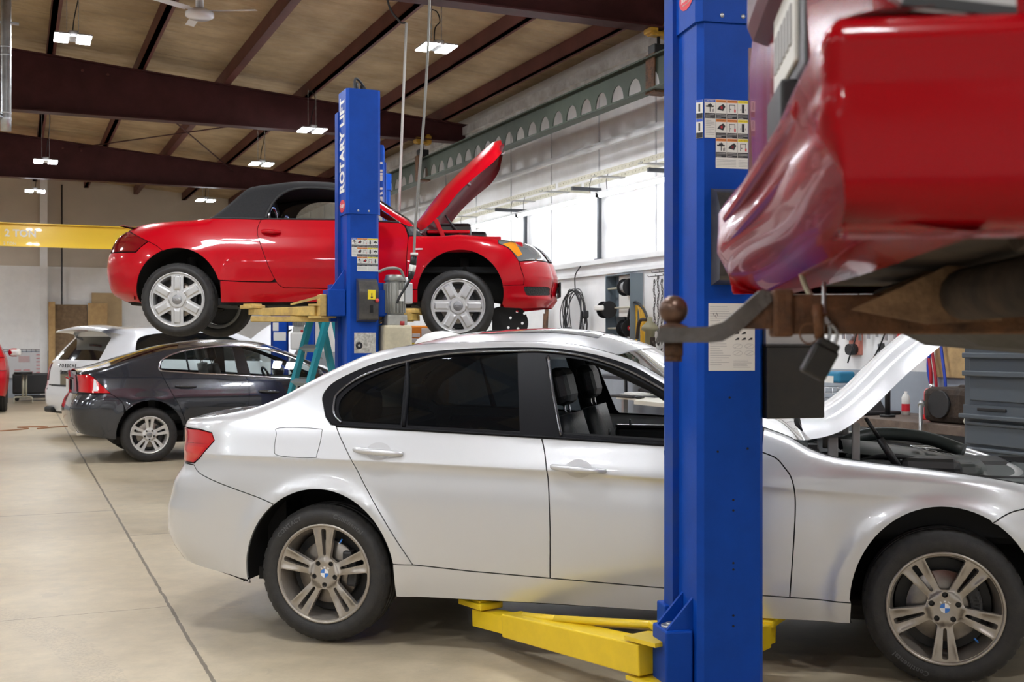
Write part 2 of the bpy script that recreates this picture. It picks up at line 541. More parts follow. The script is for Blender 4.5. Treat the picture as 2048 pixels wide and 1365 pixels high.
def wheel(parent, pos, R, w, rr, holes, paint, side=-1, cap=None, steer=0, letters=None, bolts=5, bolt_r=.056, depth=(.012, .034), capr=.034, extra=(), spin=0, ridges=None, valve=None, nut=None, camber=0, hero=True):
    """wheel part of a car: alloy rim mesh with tire, brake disc, cap ... as its sub-parts"""
    dp = lambda r: depth[0] + (depth[1]-depth[0])*max(0, min(1, 1-(r/rr)))**1.3 - (.004 if r < rr*.3 else 0)
    cand = [polar(rr*f, a) for f in (.2, .3, .4, .5, .6, .7, .8, .9) for a in range(0, 360, 6)]
    cand += list(extra)
    bh = []
    if bolts:
        for k in range(bolts):
            c = polar(bolt_r, nut+360/bolts*k if nut is not None else 90+360/bolts*k)
            bh.append([(c[0]+.0125*math.cos(t*PI/6), c[1]+.0125*math.sin(t*PI/6)) for t in range(12)])
    V, F, bd = cdt_panel([polar(rr*.985, a) for a in range(0, 360, 4)], list(holes)+bh, cand, .02, .004)
    wob = ridges or (lambda a, b: 0)
    fp = lambda a, b: (a, dp(math.hypot(a, b)) + wob(a, b), b)
    def fn(a, b):
        e = .002
        gx = (fp(a+e, b)[1]-fp(a-e, b)[1])/(2*e); gz = (fp(a, b+e)[1]-fp(a, b-e)[1])/(2*e)
        return tuple(Vector((gx, -1, gz)).normalized())
    o = lift_panel('wheel', V, F, bd, fp, fn, lambda a, b: (-a*.04, .030, -b*.04), paint, parent)
    # barrel and lip, joined into the rim mesh
    mb = MB()
    mb.lathe([(rr+.004, .010), (rr+.001, .004), (rr-.006, .004), (rr-.011, .012), (rr-.014, .035), (rr-.028, .06), (rr-.036, w-.04), (rr-.02, w-.02), (rr, w-.012)], paint, 72, axis='Y')
    t = mb.build('barrel', paint, None, fix=True)
    bm = bmesh.new(); bm.from_mesh(t.data)
    bl = bpy.data.meshes.new('x'); bm.to_mesh(bl); bm.free()
    # keep as its own sub-part so the face keeps its clean normals
    t.parent = o; t.name = 'rim_barrel'; bpy.data.meshes.remove(bl)
    tkey = (R, w, rr, hero)
    if tkey in WP:
        ti = WP[tkey].copy(); COL.objects.link(ti); ti.parent = o
    else:
        ti = tire_mesh(R, w, rr, n=180 if hero else 90).build('tire', None, o); WP[tkey] = ti
    if letters:
        for (txt, ang, size) in letters:
            lm = MB()
            v, f = text_geo(txt, size, 0, 0, .0008, 'CENTER', 1.15)
            rm = rr + (R-rr)*.52
            v2 = []
            for (x, y, z) in v:
                q = math.radians(ang) - x/rm; r = rm+y
                v2.append((r*math.cos(q), -.0018 + max(0, (r-rm))*.12, r*math.sin(q)))
            lm.add(v2, f); lm.build('tire_lettering', M_LETTER, ti)
    dm = MB(); dm.lathe([(.06, .075), (.15, .075), (.152, .078), (.152, .098), (.06, .098)], M_DISC, 48, axis='Y'); dm.build('brake_disc', M_DISC, o)
    cm = MB()
    for t in range(-4, 5):
        q = math.radians(10 + t*7); cm.box((.13*math.cos(q), .088, .13*math.sin(q)), (.05, .07, .05), None, None, .012, 0)
    cm.build('brake_caliper', M_CALI, o)
    bk = MB(); bk.lathe([(.02, .12), (rr-.04, .12)], M_BLACK, 40, axis='Y'); bk.build('dust_shield', M_BLACK, o)
    if bolts:
        for k in range(bolts):
            c = polar(bolt_r, nut+360/bolts*k if nut is not None else 90+360/bolts*k)
            b = MB().cyl((c[0], dp(bolt_r)+.024, c[1]), .010, .02, M_BLACK, 'Y', 6); b.build('lug_bolt', M_BLACK, o)
    if cap == 'roundel':
        c = MB(); c.lathe([(.0001, .026), (capr, .026), (capr+.002, .030)], M_GLOSSBLACK, 36, axis='Y')
        ring = MB()
        for q in range(4):
            arc = [(0, 0)]+[polar(capr*.6, q*90+k*9) for k in range(11)]
            c.prism(arc, .0245, .026, M_BLUE_EN if q % 2 else M_WHITE, None, 'Y')
        for ch, an in (('B', 125), ('M', 90), ('W', 55)):
            v, f = text_geo(ch, .013, 0, 0, .0004)
            R_ = Matrix.Rotation(math.radians(-an+90), 4, 'Y')
            c.add([tuple(R_ @ Vector((x, .0248, y+capr*.8))) for x, y, z in v], f, M_WHITE)
        c.build('wheel_cap', None, o)
    elif cap == 'disc':
        c = MB(); c.lathe([(.0001, .018), (capr*.6, .0185), (capr, .022), (capr+.003, .034)], None, 32, axis='Y'); c.build('wheel_cap', mat('cap_grey', (.3, .3, .31), .4, .7), o)
    elif cap == 'rings':
        c = MB(); c.lathe([(.0001, .004), (capr*.8, .005), (capr, .010), (capr+.004, .03)], mat('cap_grey', (.3, .3, .31), .4, .7), 32, axis='Y')
        for k in range(4):
            cx = (k-1.5)*.0115
            c.lathe([(.0075, -.0015), (.0092, 0), (.0075, .0015), (.006, 0)], M_CHROME, 16, Matrix.Translation((cx, .0035, 0)), axis='Y', closed=True)
        c.build('wheel_cap', None, o)
    if valve is not None:
        p = polar(rr*.80, valve); u = Vector((p[0], 0, p[1])).normalized()
        MB().tube([Vector((p[0], .03, p[1])), Vector((p[0], .022, p[1])) - u*.022], .0042, M_BLUE_EN, 8).build('valve_cap', M_BLUE_EN, o)
    o.location = pos
    o.rotation_euler = (0, 0, (0 if side < 0 else PI) + math.radians(steer))
    return o
# ------------------------------------------------------------------ the building
def floor_material():
    m = bpy.data.materials.new('polished_concrete'); m.use_nodes = True; nt = m.node_tree; b = nt.nodes['Principled BSDF']; L = nt.links
    tc = nt.nodes.new('ShaderNodeTexCoord')
    def noise(s, d=5, r=.6):
        n = nt.nodes.new('ShaderNodeTexNoise'); n.inputs['Scale'].default_value = s; n.inputs['Detail'].default_value = d; n.inputs['Roughness'].default_value = r
        L.new(tc.outputs['Object'], n.inputs['Vector']); return n
    def math_(op, a, v=None, c=None):
        n = nt.nodes.new('ShaderNodeMath'); n.operation = op
        for i, q in enumerate((a, v, c)):
            if q is None: continue
            if isinstance(q, (int, float)): n.inputs[i].default_value = q
            else: L.new(q, n.inputs[i])
        return n.outputs[0]
    def mix(f, a, c):
        n = nt.nodes.new('ShaderNodeMix'); n.data_type = 'RGBA'
        if isinstance(f, float): n.inputs[0].default_value = f
        else: L.new(f, n.inputs[0])
        for i, q in ((6, a), (7, c)):
            if isinstance(q, tuple): n.inputs[i].default_value = q
            else: L.new(q, n.inputs[i])
        return n.outputs[2]
    n1 = noise(.55, 6, .62); n2 = noise(6, 8, .7); n3 = noise(60, 3)
    r1 = nt.nodes.new('ShaderNodeValToRGB'); r1.color_ramp.elements[0].position = .33; r1.color_ramp.elements[1].position = .68
    r1.color_ramp.elements[0].color = (.42, .35, .245, 1); r1.color_ramp.elements[1].color = (.56, .48, .35, 1); L.new(n1.outputs['Fac'], r1.inputs['Fac'])
    r2 = nt.nodes.new('ShaderNodeValToRGB'); r2.color_ramp.elements[0].position = .3; r2.color_ramp.elements[1].position = .62
    r2.color_ramp.elements[0].color = (.78, .77, .74, 1); r2.color_ramp.elements[1].color = (1.03, 1.02, 1, 1); L.new(n2.outputs['Fac'], r2.inputs['Fac'])
    mu = nt.nodes.new('ShaderNodeMix'); mu.data_type = 'RGBA'; mu.blend_type = 'MULTIPLY'; mu.inputs[0].default_value = 1
    L.new(r1.outputs[0], mu.inputs[6]); L.new(r2.outputs[0], mu.inputs[7]); col = mu.outputs[2]
    se = nt.nodes.new('ShaderNodeSeparateXYZ'); L.new(tc.outputs['Object'], se.inputs[0])
    wob = math_('MULTIPLY', math_('SUBTRACT', n2.outputs['Fac'], .5), .035)
    X = math_('ADD', se.outputs['X'], wob); Y = math_('ADD', se.outputs['Y'], wob)
    lines = None
    def line(expr, wd):
        return math_('LESS_THAN', math_('ABSOLUTE', expr), wd)
    j1 = line(math_('SUBTRACT', X, .78), .009)
    left = math_('LESS_THAN', X, .78)
    j2 = math_('MULTIPLY', line(math_('SUBTRACT', Y, 10.42), .011), left)
    j3 = math_('MULTIPLY', line(math_('SUBTRACT', Y, 9.02), .007), math_('SUBTRACT', 1.0, left))
    j4 = math_('MULTIPLY', line(math_('SUBTRACT', Y, 6.53), .004), left)
    j5 = line(math_('SUBTRACT', Y, 22.0), .012); j6 = line(math_('ADD', X, 5.6), .01)
    tot = j1
    for j in (j2, j3, j4, j5, j6): tot = math_('MAXIMUM', tot, j)
    col = mix(math_('MULTIPLY', tot, .8), col, (.10, .08, .06, 1))
    # dark stains along the joint
    st = noise(2.2, 5, .7); stf = math_('MULTIPLY', math_('GREATER_THAN', st.outputs['Fac'], .63), .25)
    col = mix(stf, col, (.27, .235, .185, 1))
    # curved tire marks
    dx = math_('ADD', se.outputs['X'], 3.2); dy = math_('SUBTRACT', se.outputs['Y'], 5.0)
    rad = math_('SQRT', math_('ADD', math_('MULTIPLY', dx, dx), math_('MULTIPLY', dy, dy)))
    tm = math_('MULTIPLY', line(math_('SUBTRACT', rad, 3.55), .10), math_('GREATER_THAN', n3.outputs['Fac'], .52))
    col = mix(math_('MULTIPLY', tm, .22), col, (.2, .17, .14, 1))
    L.new(col, b.inputs['Base Color'])
    rr = math_('MULTIPLY_ADD', n2.outputs['Fac'], .30, .26); L.new(rr, b.inputs['Roughness'])
    b.inputs['Specular IOR Level'].default_value = .42
    bp = nt.nodes.new('ShaderNodeBump'); bp.inputs['Strength'].default_value = .08; bp.inputs['Distance'].default_value = .01; L.new(n3.outputs['Fac'], bp.inputs['Height']); L.new(bp.outputs[0], b.inputs['Normal'])
    return m
def rbox(mb, a0, a1, l0, l1, z0, z1, m=None, bev=0):
    return mb.box(((a0+a1)/2, (l0+l1)/2, (z0+z1)/2), (a1-a0, l1-l0, z1-z0), m, None, bev)
def rbuild(mb, name, m=None, parent=None):
    o = mb.build(name, m, parent)
    if parent is None: o.rotation_euler = (0, 0, ROOM)
    return o
A0, A1, L0, L1 = -13.0, 6.9, -7.0, 32.0
CE = lambda a: 5.22 + .083*(6.9-a)      # underside of the roof liner
fl = MB(); rbox(fl, A0-.3, A1+.3, L0-.3, L1+.3, -.2, 0)
struct(rbuild(fl, 'floor', floor_material()))
M_BLOCKW = mat('white_block_paint', (.88, .88, .87), .5, noise=.08, nscale=3, bump=.25, bscale=9)
M_BLOCKG = mat('grey_block_paint', (.36, .40, .45), .5, noise=.15, nscale=3)
M_PANEL = mat('white_metal_wall', (.88, .88, .87), .55, noise=.2, nscale=1.1, col2=(.72, .70, .68))
M_TANWALL = mat('tan_metal_wall', (.56, .49, .40), .6, noise=.1, nscale=.8)
M_STEEL = mat('oxide_red_steel', (.070, .020, .020), .55, spec=.2, noise=.35, nscale=3, bump=.1, bscale=20)
M_STEELD = mat('oxide_red_steel_purlin', (.15, .052, .042), .55, spec=.25, noise=.3, nscale=2)
def wall(name, parts):
    mb = MB()
    for p in parts: rbox(mb, *p)
    return struct(rbuild(mb, name))
wall('wall_right', [(A1, A1+.25, L0, L1, 0, 1.2, M_BLOCKG), (A1, A1+.25, L0, L1, 1.2, 2.46, M_BLOCKW), (A1+.10, A1+.3, L0, L1, 2.46, 5.5, M_PANEL)])
wall('wall_far', [(A0, A1+.3, L1, L1+.25, 0, 1.2, M_BLOCKG), (A0, A1+.3, L1, L1+.25, 1.2, 3.38, M_BLOCKW), (A0, A1+.3, L1+.04, L1+.3, 3.38, 7.2, M_TANWALL)])
wall('wall_left', [(A0-.25, A0, L0, L1, 0, 1.2, M_BLOCKG), (A0-.25, A0, L0, L1, 1.2, 7.2, M_BLOCKW)])
wall('wall_back', [(A0, A1+.3, L0-.25, L0, 0, 1.2, M_BLOCKG), (A0, A1+.3, L0-.25, L0, 1.2, 7.2, M_BLOCKW)])
# roof liner: sagging insulation between the purlins
def ceil_mat():
    m = mat('roof_liner', (.50, .37, .22), .8, noise=.35, nscale=1.2, col2=(.33, .235, .13))
    nt = m.node_tree; tc = nt.nodes.new('ShaderNodeTexCoord'); mp = nt.nodes.new('ShaderNodeMapping'); mp.inputs['Scale'].default_value = (.35, 2.6, 1)
    w = nt.nodes.new('ShaderNodeTexNoise'); w.inputs['Scale'].default_value = 1.6; w.inputs['Detail'].default_value = 3; w.inputs['Distortion'].default_value = .4
    bp = nt.nodes.new('ShaderNodeBump'); bp.inputs['Strength'].default_value = .9; bp.inputs['Distance'].default_value = .12
    nt.links.new(tc.outputs['Object'], mp.inputs[0]); nt.links.new(mp.outputs[0], w.inputs['Vector']); nt.links.new(w.outputs['Fac'], bp.inputs['Height']); nt.links.new(bp.outputs[0], nt.nodes['Principled BSDF'].inputs['Normal'])
    return m
cm_ = MB()
cm_.add([(A0-.3, L0-.3, CE(A0-.3)), (A1+.3, L0-.3, CE(A1+.3)), (A1+.3, L1+.3, CE(A1+.3)), (A0-.3, L1+.3, CE(A0-.3)),
         (A0-.3, L0-.3, CE(A0-.3)+.2), (A1+.3, L0-.3, CE(A1+.3)+.2), (A1+.3, L1+.3, CE(A1+.3)+.2), (A0-.3, L1+.3, CE(A0-.3)+.2)],
        [(0, 1, 2, 3), (7, 6, 5, 4), (0, 4, 5, 1), (1, 5, 6, 2), (2, 6, 7, 3), (3, 7, 4, 0)])
struct(rbuild(cm_, 'ceiling', ceil_mat()))
# tapered roof frames
FR = [3.2, 10.5, 17.8, 25.1]
fl_lab = ['dark red steel roof frame nearest the camera over the foreground bay', 'dark red roof frame at top centre with the yellow beam clamp beside the blue column',
          'long dark red tapered roof frame crossing above the red roadster', 'dark red tapered roof frame farthest back, in front of the tan wall']
for i, c in enumerate(FR):
    e = A1+.08
    lo = 4.73; T = lambda a: CE(a)-.20
    b = MB()
    def slab(a0, a1, zf0, zf1, w):
        vs = [(a, c+s*w/2, z(a)) for a in (a0, a1) for s in (-1, 1) for z in (zf0, zf1)]
        b.add(vs, [(0,1,3,2),(4,6,7,5),(0,4,5,1),(2,3,7,6),(0,2,6,4),(1,5,7,3)], None)
    slab(A0, e, lambda a: lo, lambda a: lo+.018, .22)
    slab(A0, e, lambda a: T(a)-.018, T, .22)
    slab(A0, e, lambda a: lo+.018, lambda a: T(a)-.018, .02)
    tg = thing('roof_frame', fl_lab[i], 'roof beam', (0, 0, 0), ROOM)
    b.build('tapered_beam', M_STEEL, tg)
    bt = MB()
    for a in (.9, 1.25):
        bt.cyl((a, c-.03, T(a)-.14), .022, .03, None, 'Y', 6); 
    bt.build('bolt_heads', M_STEELD, tg)
# purlins
PUR = [.46+1.235*k for k in range(-10, 5)] + [6.42]
ordn = ['first', 'second', 'third', 'fourth', 'fifth', 'sixth', 'seventh', 'eighth', 'ninth']
for i, a in enumerate(PUR):
    if a < -3.5: continue
    z1 = CE(a); z0 = z1-.20
    b = MB(); rbox(b, a-.035, a+.035, L0+.02, L1-.02, z0, z1-.004); rbox(b, a-.035, a+.075, L0+.02, L1-.02, z0, z0+.012)
    o = rbuild(b, 'purlin', M_STEELD)
    tag(o, 'reddish brown roof purlin, %s one out from the white tool wall' % ordn[min(len(PUR)-1-i, 8)], 'roof beam', 'roof purlins')
# wall trims of the right wall: block top ledge, girts, eave strut
M_TRIMW = mat('white_trim', (.78, .78, .77), .5, noise=.12, nscale=2)
t = MB(); rbox(t, A1-.06, A1+.12, L0, L1, 2.44, 2.50); rbox(t, A1-.045, A1-.005, L0, L1, 2.30, 2.34); struct(rbuild(t, 'trim_1', M_TRIMW))
t = MB(); rbox(t, A1-.08, A1+.12, L0, L1, 3.95, 3.985); rbox(t, A1-.08, A1-.06, L0, L1, 3.91, 3.985); struct(rbuild(t, 'trim_2', M_TRIMW))
t = MB(); rbox(t, A1-.05, A1+.12, L0, L1, 4.80, 4.86); rbox(t, A1-.10, A1+.10, L0, L1, 4.86, 4.99, mat('dirty_white_steel', (.78, .77, .75), .6, noise=.5, nscale=5, col2=(.5, .47, .45))); rbox(t, A1-.02, A1+.12, L0, L1, 4.99, 5.0); struct(rbuild(t, 'trim_3'))
t = MB()
for k in range(27): rbox(t, A1+.085, A1+.102, L0+1.45*k, L0+1.45*k+.025, 2.5, 4.8)
struct(rbuild(t, 'trim_4', mat('panel_seam', (.6, .6, .6), .6)))
# white column on the far wall and the thin pipe beside it
def far_a(u, l=31.6):  # across-coordinate seen at pixel column u on the far wall
    r = (u-1024)/2300; Y = l/(CA-SA*r); return Y*(CA*r+SA)
a = far_a(88); t = MB(); rbox(t, a-.09, a+.09, L1-.16, L1, 0, 5.6); struct(rbuild(t, 'trim_5', M_BLOCKW))
# ------------------------------------------------------------------ lamps
M_LED = mat('led_panel', (1, 1, 1), .5, emit=LAMP); M_LED.node_tree.nodes['Principled BSDF'].inputs['Emission Color'].default_value = (.93, .96, 1, 1)
M_TUBE = mat('led_tube', (1, 1, 1), .5, emit=TUBE); M_TUBE.node_tree.nodes['Principled BSDF'].inputs['Emission Color'].default_value = (.88, .93, 1, 1)
M_ALU = mat('grey_aluminium', (.55, .56, .58), .4, .8)
M_WIRE = mat('black_cable', (.02, .02, .02), .5)
M_GALV = mat('galvanised_steel', (.55, .57, .58), .38, .85, noise=.25, nscale=10)
def highbay(a, l, z, label):
    p = room(a, l, z); near = min(abs(a-.46-1.235*k_) for k_ in range(-9, 5)); top = CE(a)-(.215 if near < .21 else .02) - z
    t = thing('high_bay_lamp', label, 'lamp', p, ROOM, 'twin panel ceiling lamps')
    h = MB(); h.box((0, 0, .03), (.10, .26, .07), M_ALU, None, .01); h.box((0, 0, .02), (.36, .05, .03), M_ALU); h.build('housing', None, t)
    for s in (-1, 1):
        MB().box((s*.115, 0, .012), (.155, .38, .02), M_ALU, None, .004).build('panel_frame', M_ALU, t)
        MB().box((s*.115, 0, -.003), (.14, .36, .008), M_LED).build('diffuser', M_LED, t)
    for s in (-1, 1):
        n = max(6, int((top-.06)/.05)); c = MB()
        for k in range(n):
            z0 = .06+(top-.06)*k/n; z1 = .06+(top-.06)*(k+1)/n; w = .008 if k % 2 else .003
            c.tube([(s*.06, w, z0-.006), (s*.06, w, z1+.006)], .003, None, 4); c.tube([(s*.06, -w, z0-.006), (s*.06, -w, z1+.006)], .003, None, 4)
        c.build('chain', M_GALV, t)
    MB().tube(smooth_path([(0, .08, .06), (.02, .10, .25), (.07, .08, top*.7), (.05, .12, top*.95), (-.03, .12, top)], 6), .007, M_WIRE, 6).build('power_cable', M_WIRE, t)
    return t
LP = [(.58, 13.4, 4.75, 'twin panel ceiling lamp at upper left in front of the long roof frame'),
      (4.35, 12.2, 4.75, 'large twin panel ceiling lamp above the raised red hood'),
      (4.10, 17.05, 4.62, 'twin panel ceiling lamp just left of the blue lettered column top'),
      (.49, 21.4, 4.55, 'twin panel ceiling lamp at left below the long roof frame'),
      (3.96, 20.2, 4.55, 'twin panel ceiling lamp hung above the black soft top'),
      (.39, 25.7, 4.55, 'small far twin panel ceiling lamp at left, against the tan wall'),
      (3.87, 26.0, 4.56, 'small far twin panel ceiling lamp left of the black soft top')]
for q in LP: highbay(*q)
k = 0
for a in (-7.4, -3.2, .55, 4.25):
    for l in (-4.5, -.2, 4.2, 8.4, 13.4, 19.5, 24, 29.5):  # unseen lamps; the last row is added to brighten the far wall
        if a > 0 and l > 9: continue
        highbay(a, l, 4.8, 'twin panel ceiling lamp out of view in the shop, far row added for light')
# strip tubes on the tool wall
def strip_tube(l0, l1, z, label):
    t = thing('strip_light', label, 'lamp', room(A1-.38, (l0+l1)/2, z), ROOM, 'strip lights along the tool wall'); L = l1-l0
    MB().tube([(0, -L/2+.02, 0), (0, L/2-.02, 0)], .022, M_TUBE, 12).build('tube', M_TUBE, t)
    b = MB(); b.box((0, 0, .035), (.06, L, .03), M_WHITE)
    for s in (-1, 1): b.box((0, s*(L/2-.01), .01), (.05, .02, .06), M_BLACK)
    b.build('batten', None, t)
    w = MB()
    for s in (-1, 1): w.tube([(0, s*L*.42, .04), (.0, s*L*.42+.02, .16), (.015, s*L*.42-.02, .28)], .004, M_WIRE, 5)
    w.build('hanger_wire', M_WIRE, t)
    return t
pos_words = ['nearest the blue foreground column', 'second from the blue foreground column', 'third from the blue foreground column', 'fourth from the blue foreground column', 'fifth from the column, behind the raised hood', 'farthest back along the wall', 'at the far corner']
l0 = 10.0
strip_tube(7.55, 9.95, 3.22, 'white strip light tube on the tool wall hidden behind the blue foreground column')
for k in range(6):
    strip_tube(l0+2.45*k, l0+2.45*k+2.4, 3.22, 'white strip light on the tool wall, '+pos_words[k])
# silver sedan
SED = Body(
    w=Crv((-1.1,.86),(-.75,.885),(0,.905),(1.0,.905),(2.0,.905),(2.81,.905),(3.3,.88),(3.6,.85)),
    prof=Crv((.16,.075),(.24,.052),(.33,.030),(.45,.012),(.6,.002),(.72,0),(.85,.004),(.95,.030),(1.02,.052),(1.1,.085)),
    belt=Crv((-1.2,1.06),(-.2,1.05),(.1,1.03),(.9,1.0),(2.0,.955),(2.6,.94),(3.6,.80)),
    cr=Crv((-1.1,.90),(.2,.885),(1.2,.86),(2.1,.82),(2.7,.79),(3.6,.72)), crA=Crv((-1,.006),(0,.012),(1.5,.014),(2.2,.010),(2.8,0)), crT=.045,
    tum=Crv((-1.2,.4),(-.6,.45),(0,.50),(1.0,.46),(2.2,.50),(2.8,.3)), bulge=.035,
    ze=Crv((-1.1,1.03),(-.85,1.058),(-.6,1.088),(-.42,1.125),(-.3,1.172),(-.15,1.255),(0,1.335),(.15,1.398),(.3,1.430),(.6,1.452),(.95,1.456),(1.15,1.442),(1.3,1.412),(1.45,1.366),(1.57,1.304),(1.69,1.238),(1.85,1.158),(2.05,1.076),(2.17,1.035),(2.25,.99),(2.35,.956),(2.5,.937),(2.8,.907),(3.05,.870),(3.3,.81),(3.6,.7)),
    redge=.05,
    xr=Crv((.2,-.80),(.35,-.90),(.42,-.95),(.5,-.975),(.6,-.975),(.66,-.955),(.74,-.935),(.84,-.88),(.94,-.885),(1.03,-.90),(1.06,-.90),(1.1,-.87)),
    xf=Crv((.15,3.50),(.4,3.58),(.6,3.58),(.75,3.50),(.9,3.35)),
    Rr=(.42,.30), Rf=(.6,.45),
    flares=[(-.014,.33,.415,.018,.045),(2.80,.33,.425,.020,.045)],
    crown=Crv((-1.1,.03),(-.4,.02),(0,.015),(.3,.035),(.6,.062),(1.2,.072),(2.3,.06),(3.5,.03)))
# red roadster, z measured from its own ground line
ROAD = Body(
    w=Crv((-.9,.80),(-.5,.86),(0,.885),(.6,.86),(1.3,.86),(2.0,.875),(2.42,.885),(2.8,.86),(3.2,.80)),
    prof=Crv((.12,.10),(.2,.075),(.3,.05),(.42,.022),(.55,.006),(.66,0),(.75,.008),(.86,.045),(.95,.09),(1.05,.14)),
    belt=Crv((-1,.92),(0,.94),(1.0,.93),(1.8,.90),(2.4,.86),(3.3,.70)),
    tum=Crv((-1,.5),(0,.6),(.6,.5),(1.4,.5),(2.3,.5)), bulge=.04,
    ze=Crv((-.75,.90),(-.6,.975),(-.5,1.0),(-.3,1.025),(0,1.04),(.22,1.06),(.3,1.12),(.42,1.24),(.51,1.335),(.55,1.362),(.7,1.385),(.98,1.415),(1.2,1.408),(1.36,1.385),(1.52,1.335),(1.695,1.24),(1.85,1.135),(2.0,1.03),(2.05,.965),(2.12,.905),(2.25,.905),(2.42,.920),(2.6,.910),(2.77,.888),(2.95,.878),(3.07,.856),(3.16,.80),(3.25,.70)),
    redge=.07,
    xr=Crv((.30,-.50),(.35,-.60),(.4,-.685),(.5,-.72),(.6,-.735),(.7,-.725),(.8,-.70),(.9,-.655),(.97,-.58),(1.02,-.52)),
    xf=Crv((.26,3.20),(.33,3.26),(.36,3.275),(.4,3.262),(.47,3.275),(.53,3.285),(.6,3.27),(.7,3.235),(.8,3.17),(.86,3.09),(.9,3.0)),
    Rr=(.55,.45), Rf=(.6,.5),
    flares=[(0,.317,.40,.02,.10),(2.42,.317,.40,.02,.10)],
    crown=Crv((-.9,.05),(.6,.06),(1.4,.06),(3,.05)))
# charcoal sedan
VOL = Body(
    w=Crv((-1.1,.85),(-.7,.89),(0,.915),(1.0,.905),(2.0,.905),(2.78,.905),(3.3,.87)),
    prof=Crv((.16,.08),(.25,.05),(.35,.025),(.5,.008),(.65,0),(.75,.003),(.85,.025),(.95,.055),(1.05,.09)),
    belt=Crv((-1.1,1.0),(0,1.0),(.9,.975),(2.0,.94),(3.4,.78)),
    tum=Crv((-1,.4),(0,.5),(1.0,.48),(2.2,.5)), bulge=.03,
    ze=Crv((-1.1,1.02),(-.9,1.06),(-.55,1.13),(-.2,1.24),(.3,1.36),(.9,1.41),(1.4,1.39),(1.9,1.24),(2.4,1.02),(2.7,.96),(3.2,.88),(3.5,.76)),
    redge=.05,
    xr=Crv((.2,-.66),(.35,-.78),(.5,-.86),(.65,-.88),(.76,-.84),(.84,-.79),(.95,-.79),(1.05,-.80),(1.1,-.80)),
    xf=Crv((.15,3.5),(.4,3.58),(.6,3.57),(.75,3.48),(.9,3.3)),
    Rr=(.32,.28), Rf=(.6,.45),
    flares=[(0,.327,.40,.012,.08),(2.776,.327,.40,.012,.08)],
    crown=Crv((-1.1,.03),(.9,.07),(3.4,.04)))
# ------------------------------------------------------------------ shared car parts
M_SEAT = mat('black_leather', (.012, .013, .014), .45, bump=.2, bscale=60)
M_SEATL = mat('light_leather', (.45, .43, .40), .5, bump=.2, bscale=60)
M_DARKIN = mat('dark_interior', (.012, .012, .013), .7)
M_WELL = mat('wheel_well', (.010, .010, .010), .85)
M_GAP = mat('shut_line_dark', (.006, .006, .007), .8)
M_TRIMB = mat('satin_black_trim', (.008, .008, .010), .4, spec=.10)
M_RUBBER = mat('rubber_seal', (.02, .02, .021), .6)
M_GLASSD = glass('tinted_glass', (.13, .15, .16), .12)
M_GLASSC = glass('clear_glass', (.82, .88, .87), .03)
M_REDLENS = mat('red_lens', (.55, .006, .012), .12, coat=1, spec=.7)
M_REDDARK = mat('dark_red_lens', (.20, .004, .008), .1, coat=1)
M_CLEARLENS = mat('clear_lens', (.78, .78, .80), .12, coat=1)
M_AMBER = mat('amber_lens', (.85, .30, .02), .15, coat=1)
M_UNDER = mat('car_underside', (.02, .018, .016), .8, noise=.4, nscale=8)
def rear_run(B, z0, z1, n=14): return [(float(B.xr(z0+(z1-z0)*i/n))+.0006, z0+(z1-z0)*i/n) for i in range(n+1)]
def front_run(B, z0, z1, n=14): return [(float(B.xf(z0+(z1-z0)*i/n))-.0006, z0+(z1-z0)*i/n) for i in range(n+1)]
def edge_run(B, x0, x1, n=40, d=.001): return [(x0+(x1-x0)*i/n, float(B.ze(x0+(x1-x0)*i/n))-d) for i in range(n+1)]
def seat(parent, x, y, z, m, head=True, w=.50, back=.62, tilt=14):
    b = MB()
    b.box((0, 0, 0), (.50, w, .16), m, None, .06)
    T = Matrix.Translation((-.24, 0, .06)) @ Matrix.Rotation(math.radians(-tilt), 4, 'Y')
    P = []
    for i in range(9):
        h = back*i/8; ww = w*(1-.18*(i/8)**2); d = .075*(1-.35*(i/8))
        ring = []
        for k in range(16):
            q = 2*PI*k/16; c, s = math.cos(q), math.sin(q)
            ring.append((d*(abs(c)**.6)*np.sign(c), ww/2*(abs(s)**.45)*np.sign(s), h))
        ring.append(ring[0]); P.append(ring)
    b.grid(P, m, True, T)
    b.add(P[-1][:-1], [tuple(range(16))], m, False, T)
    o = b.build('seat', m, parent); o.location = (x, y, z)
    if head:
        h = MB(); T2 = T @ Matrix.Translation((.005, 0, back+.14))
        h.box((0, 0, 0), (.10, .27, .19), m, T2, .045)
        h.build('headrest', m, o)
        for s in (-1, 1): MB().tube([T @ Vector((0, s*.06, back-.03)), T @ Vector((0, s*.06, back+.08))], .006, M_CHROME, 8).build('headrest_post', M_CHROME, o)
    return o
def steering_wheel(parent, x, y, z, tilt=25):
    T = Matrix.Translation((0, 0, 0)) @ Matrix.Rotation(math.radians(90-tilt), 4, 'Y')
    b = MB(); n = 40
    b.tube([T @ Vector((.185*math.cos(2*PI*k/n), .185*math.sin(2*PI*k/n), 0)) for k in range(n+1)], .015, M_BLACK, 8)
    b.box((0, 0, 0), (.12, .14, .05), M_BLACK, T, .02)
    for a in (0, 130, 230): 
        c = Vector((.1*math.cos(math.radians(a)), .1*math.sin(math.radians(a)), 0)); b.box(c, (.14, .035, .02), M_BLACK, T, .006, math.radians(a))
    o = b.build('steering_wheel', M_BLACK, parent); o.location = (x, y, z); return o
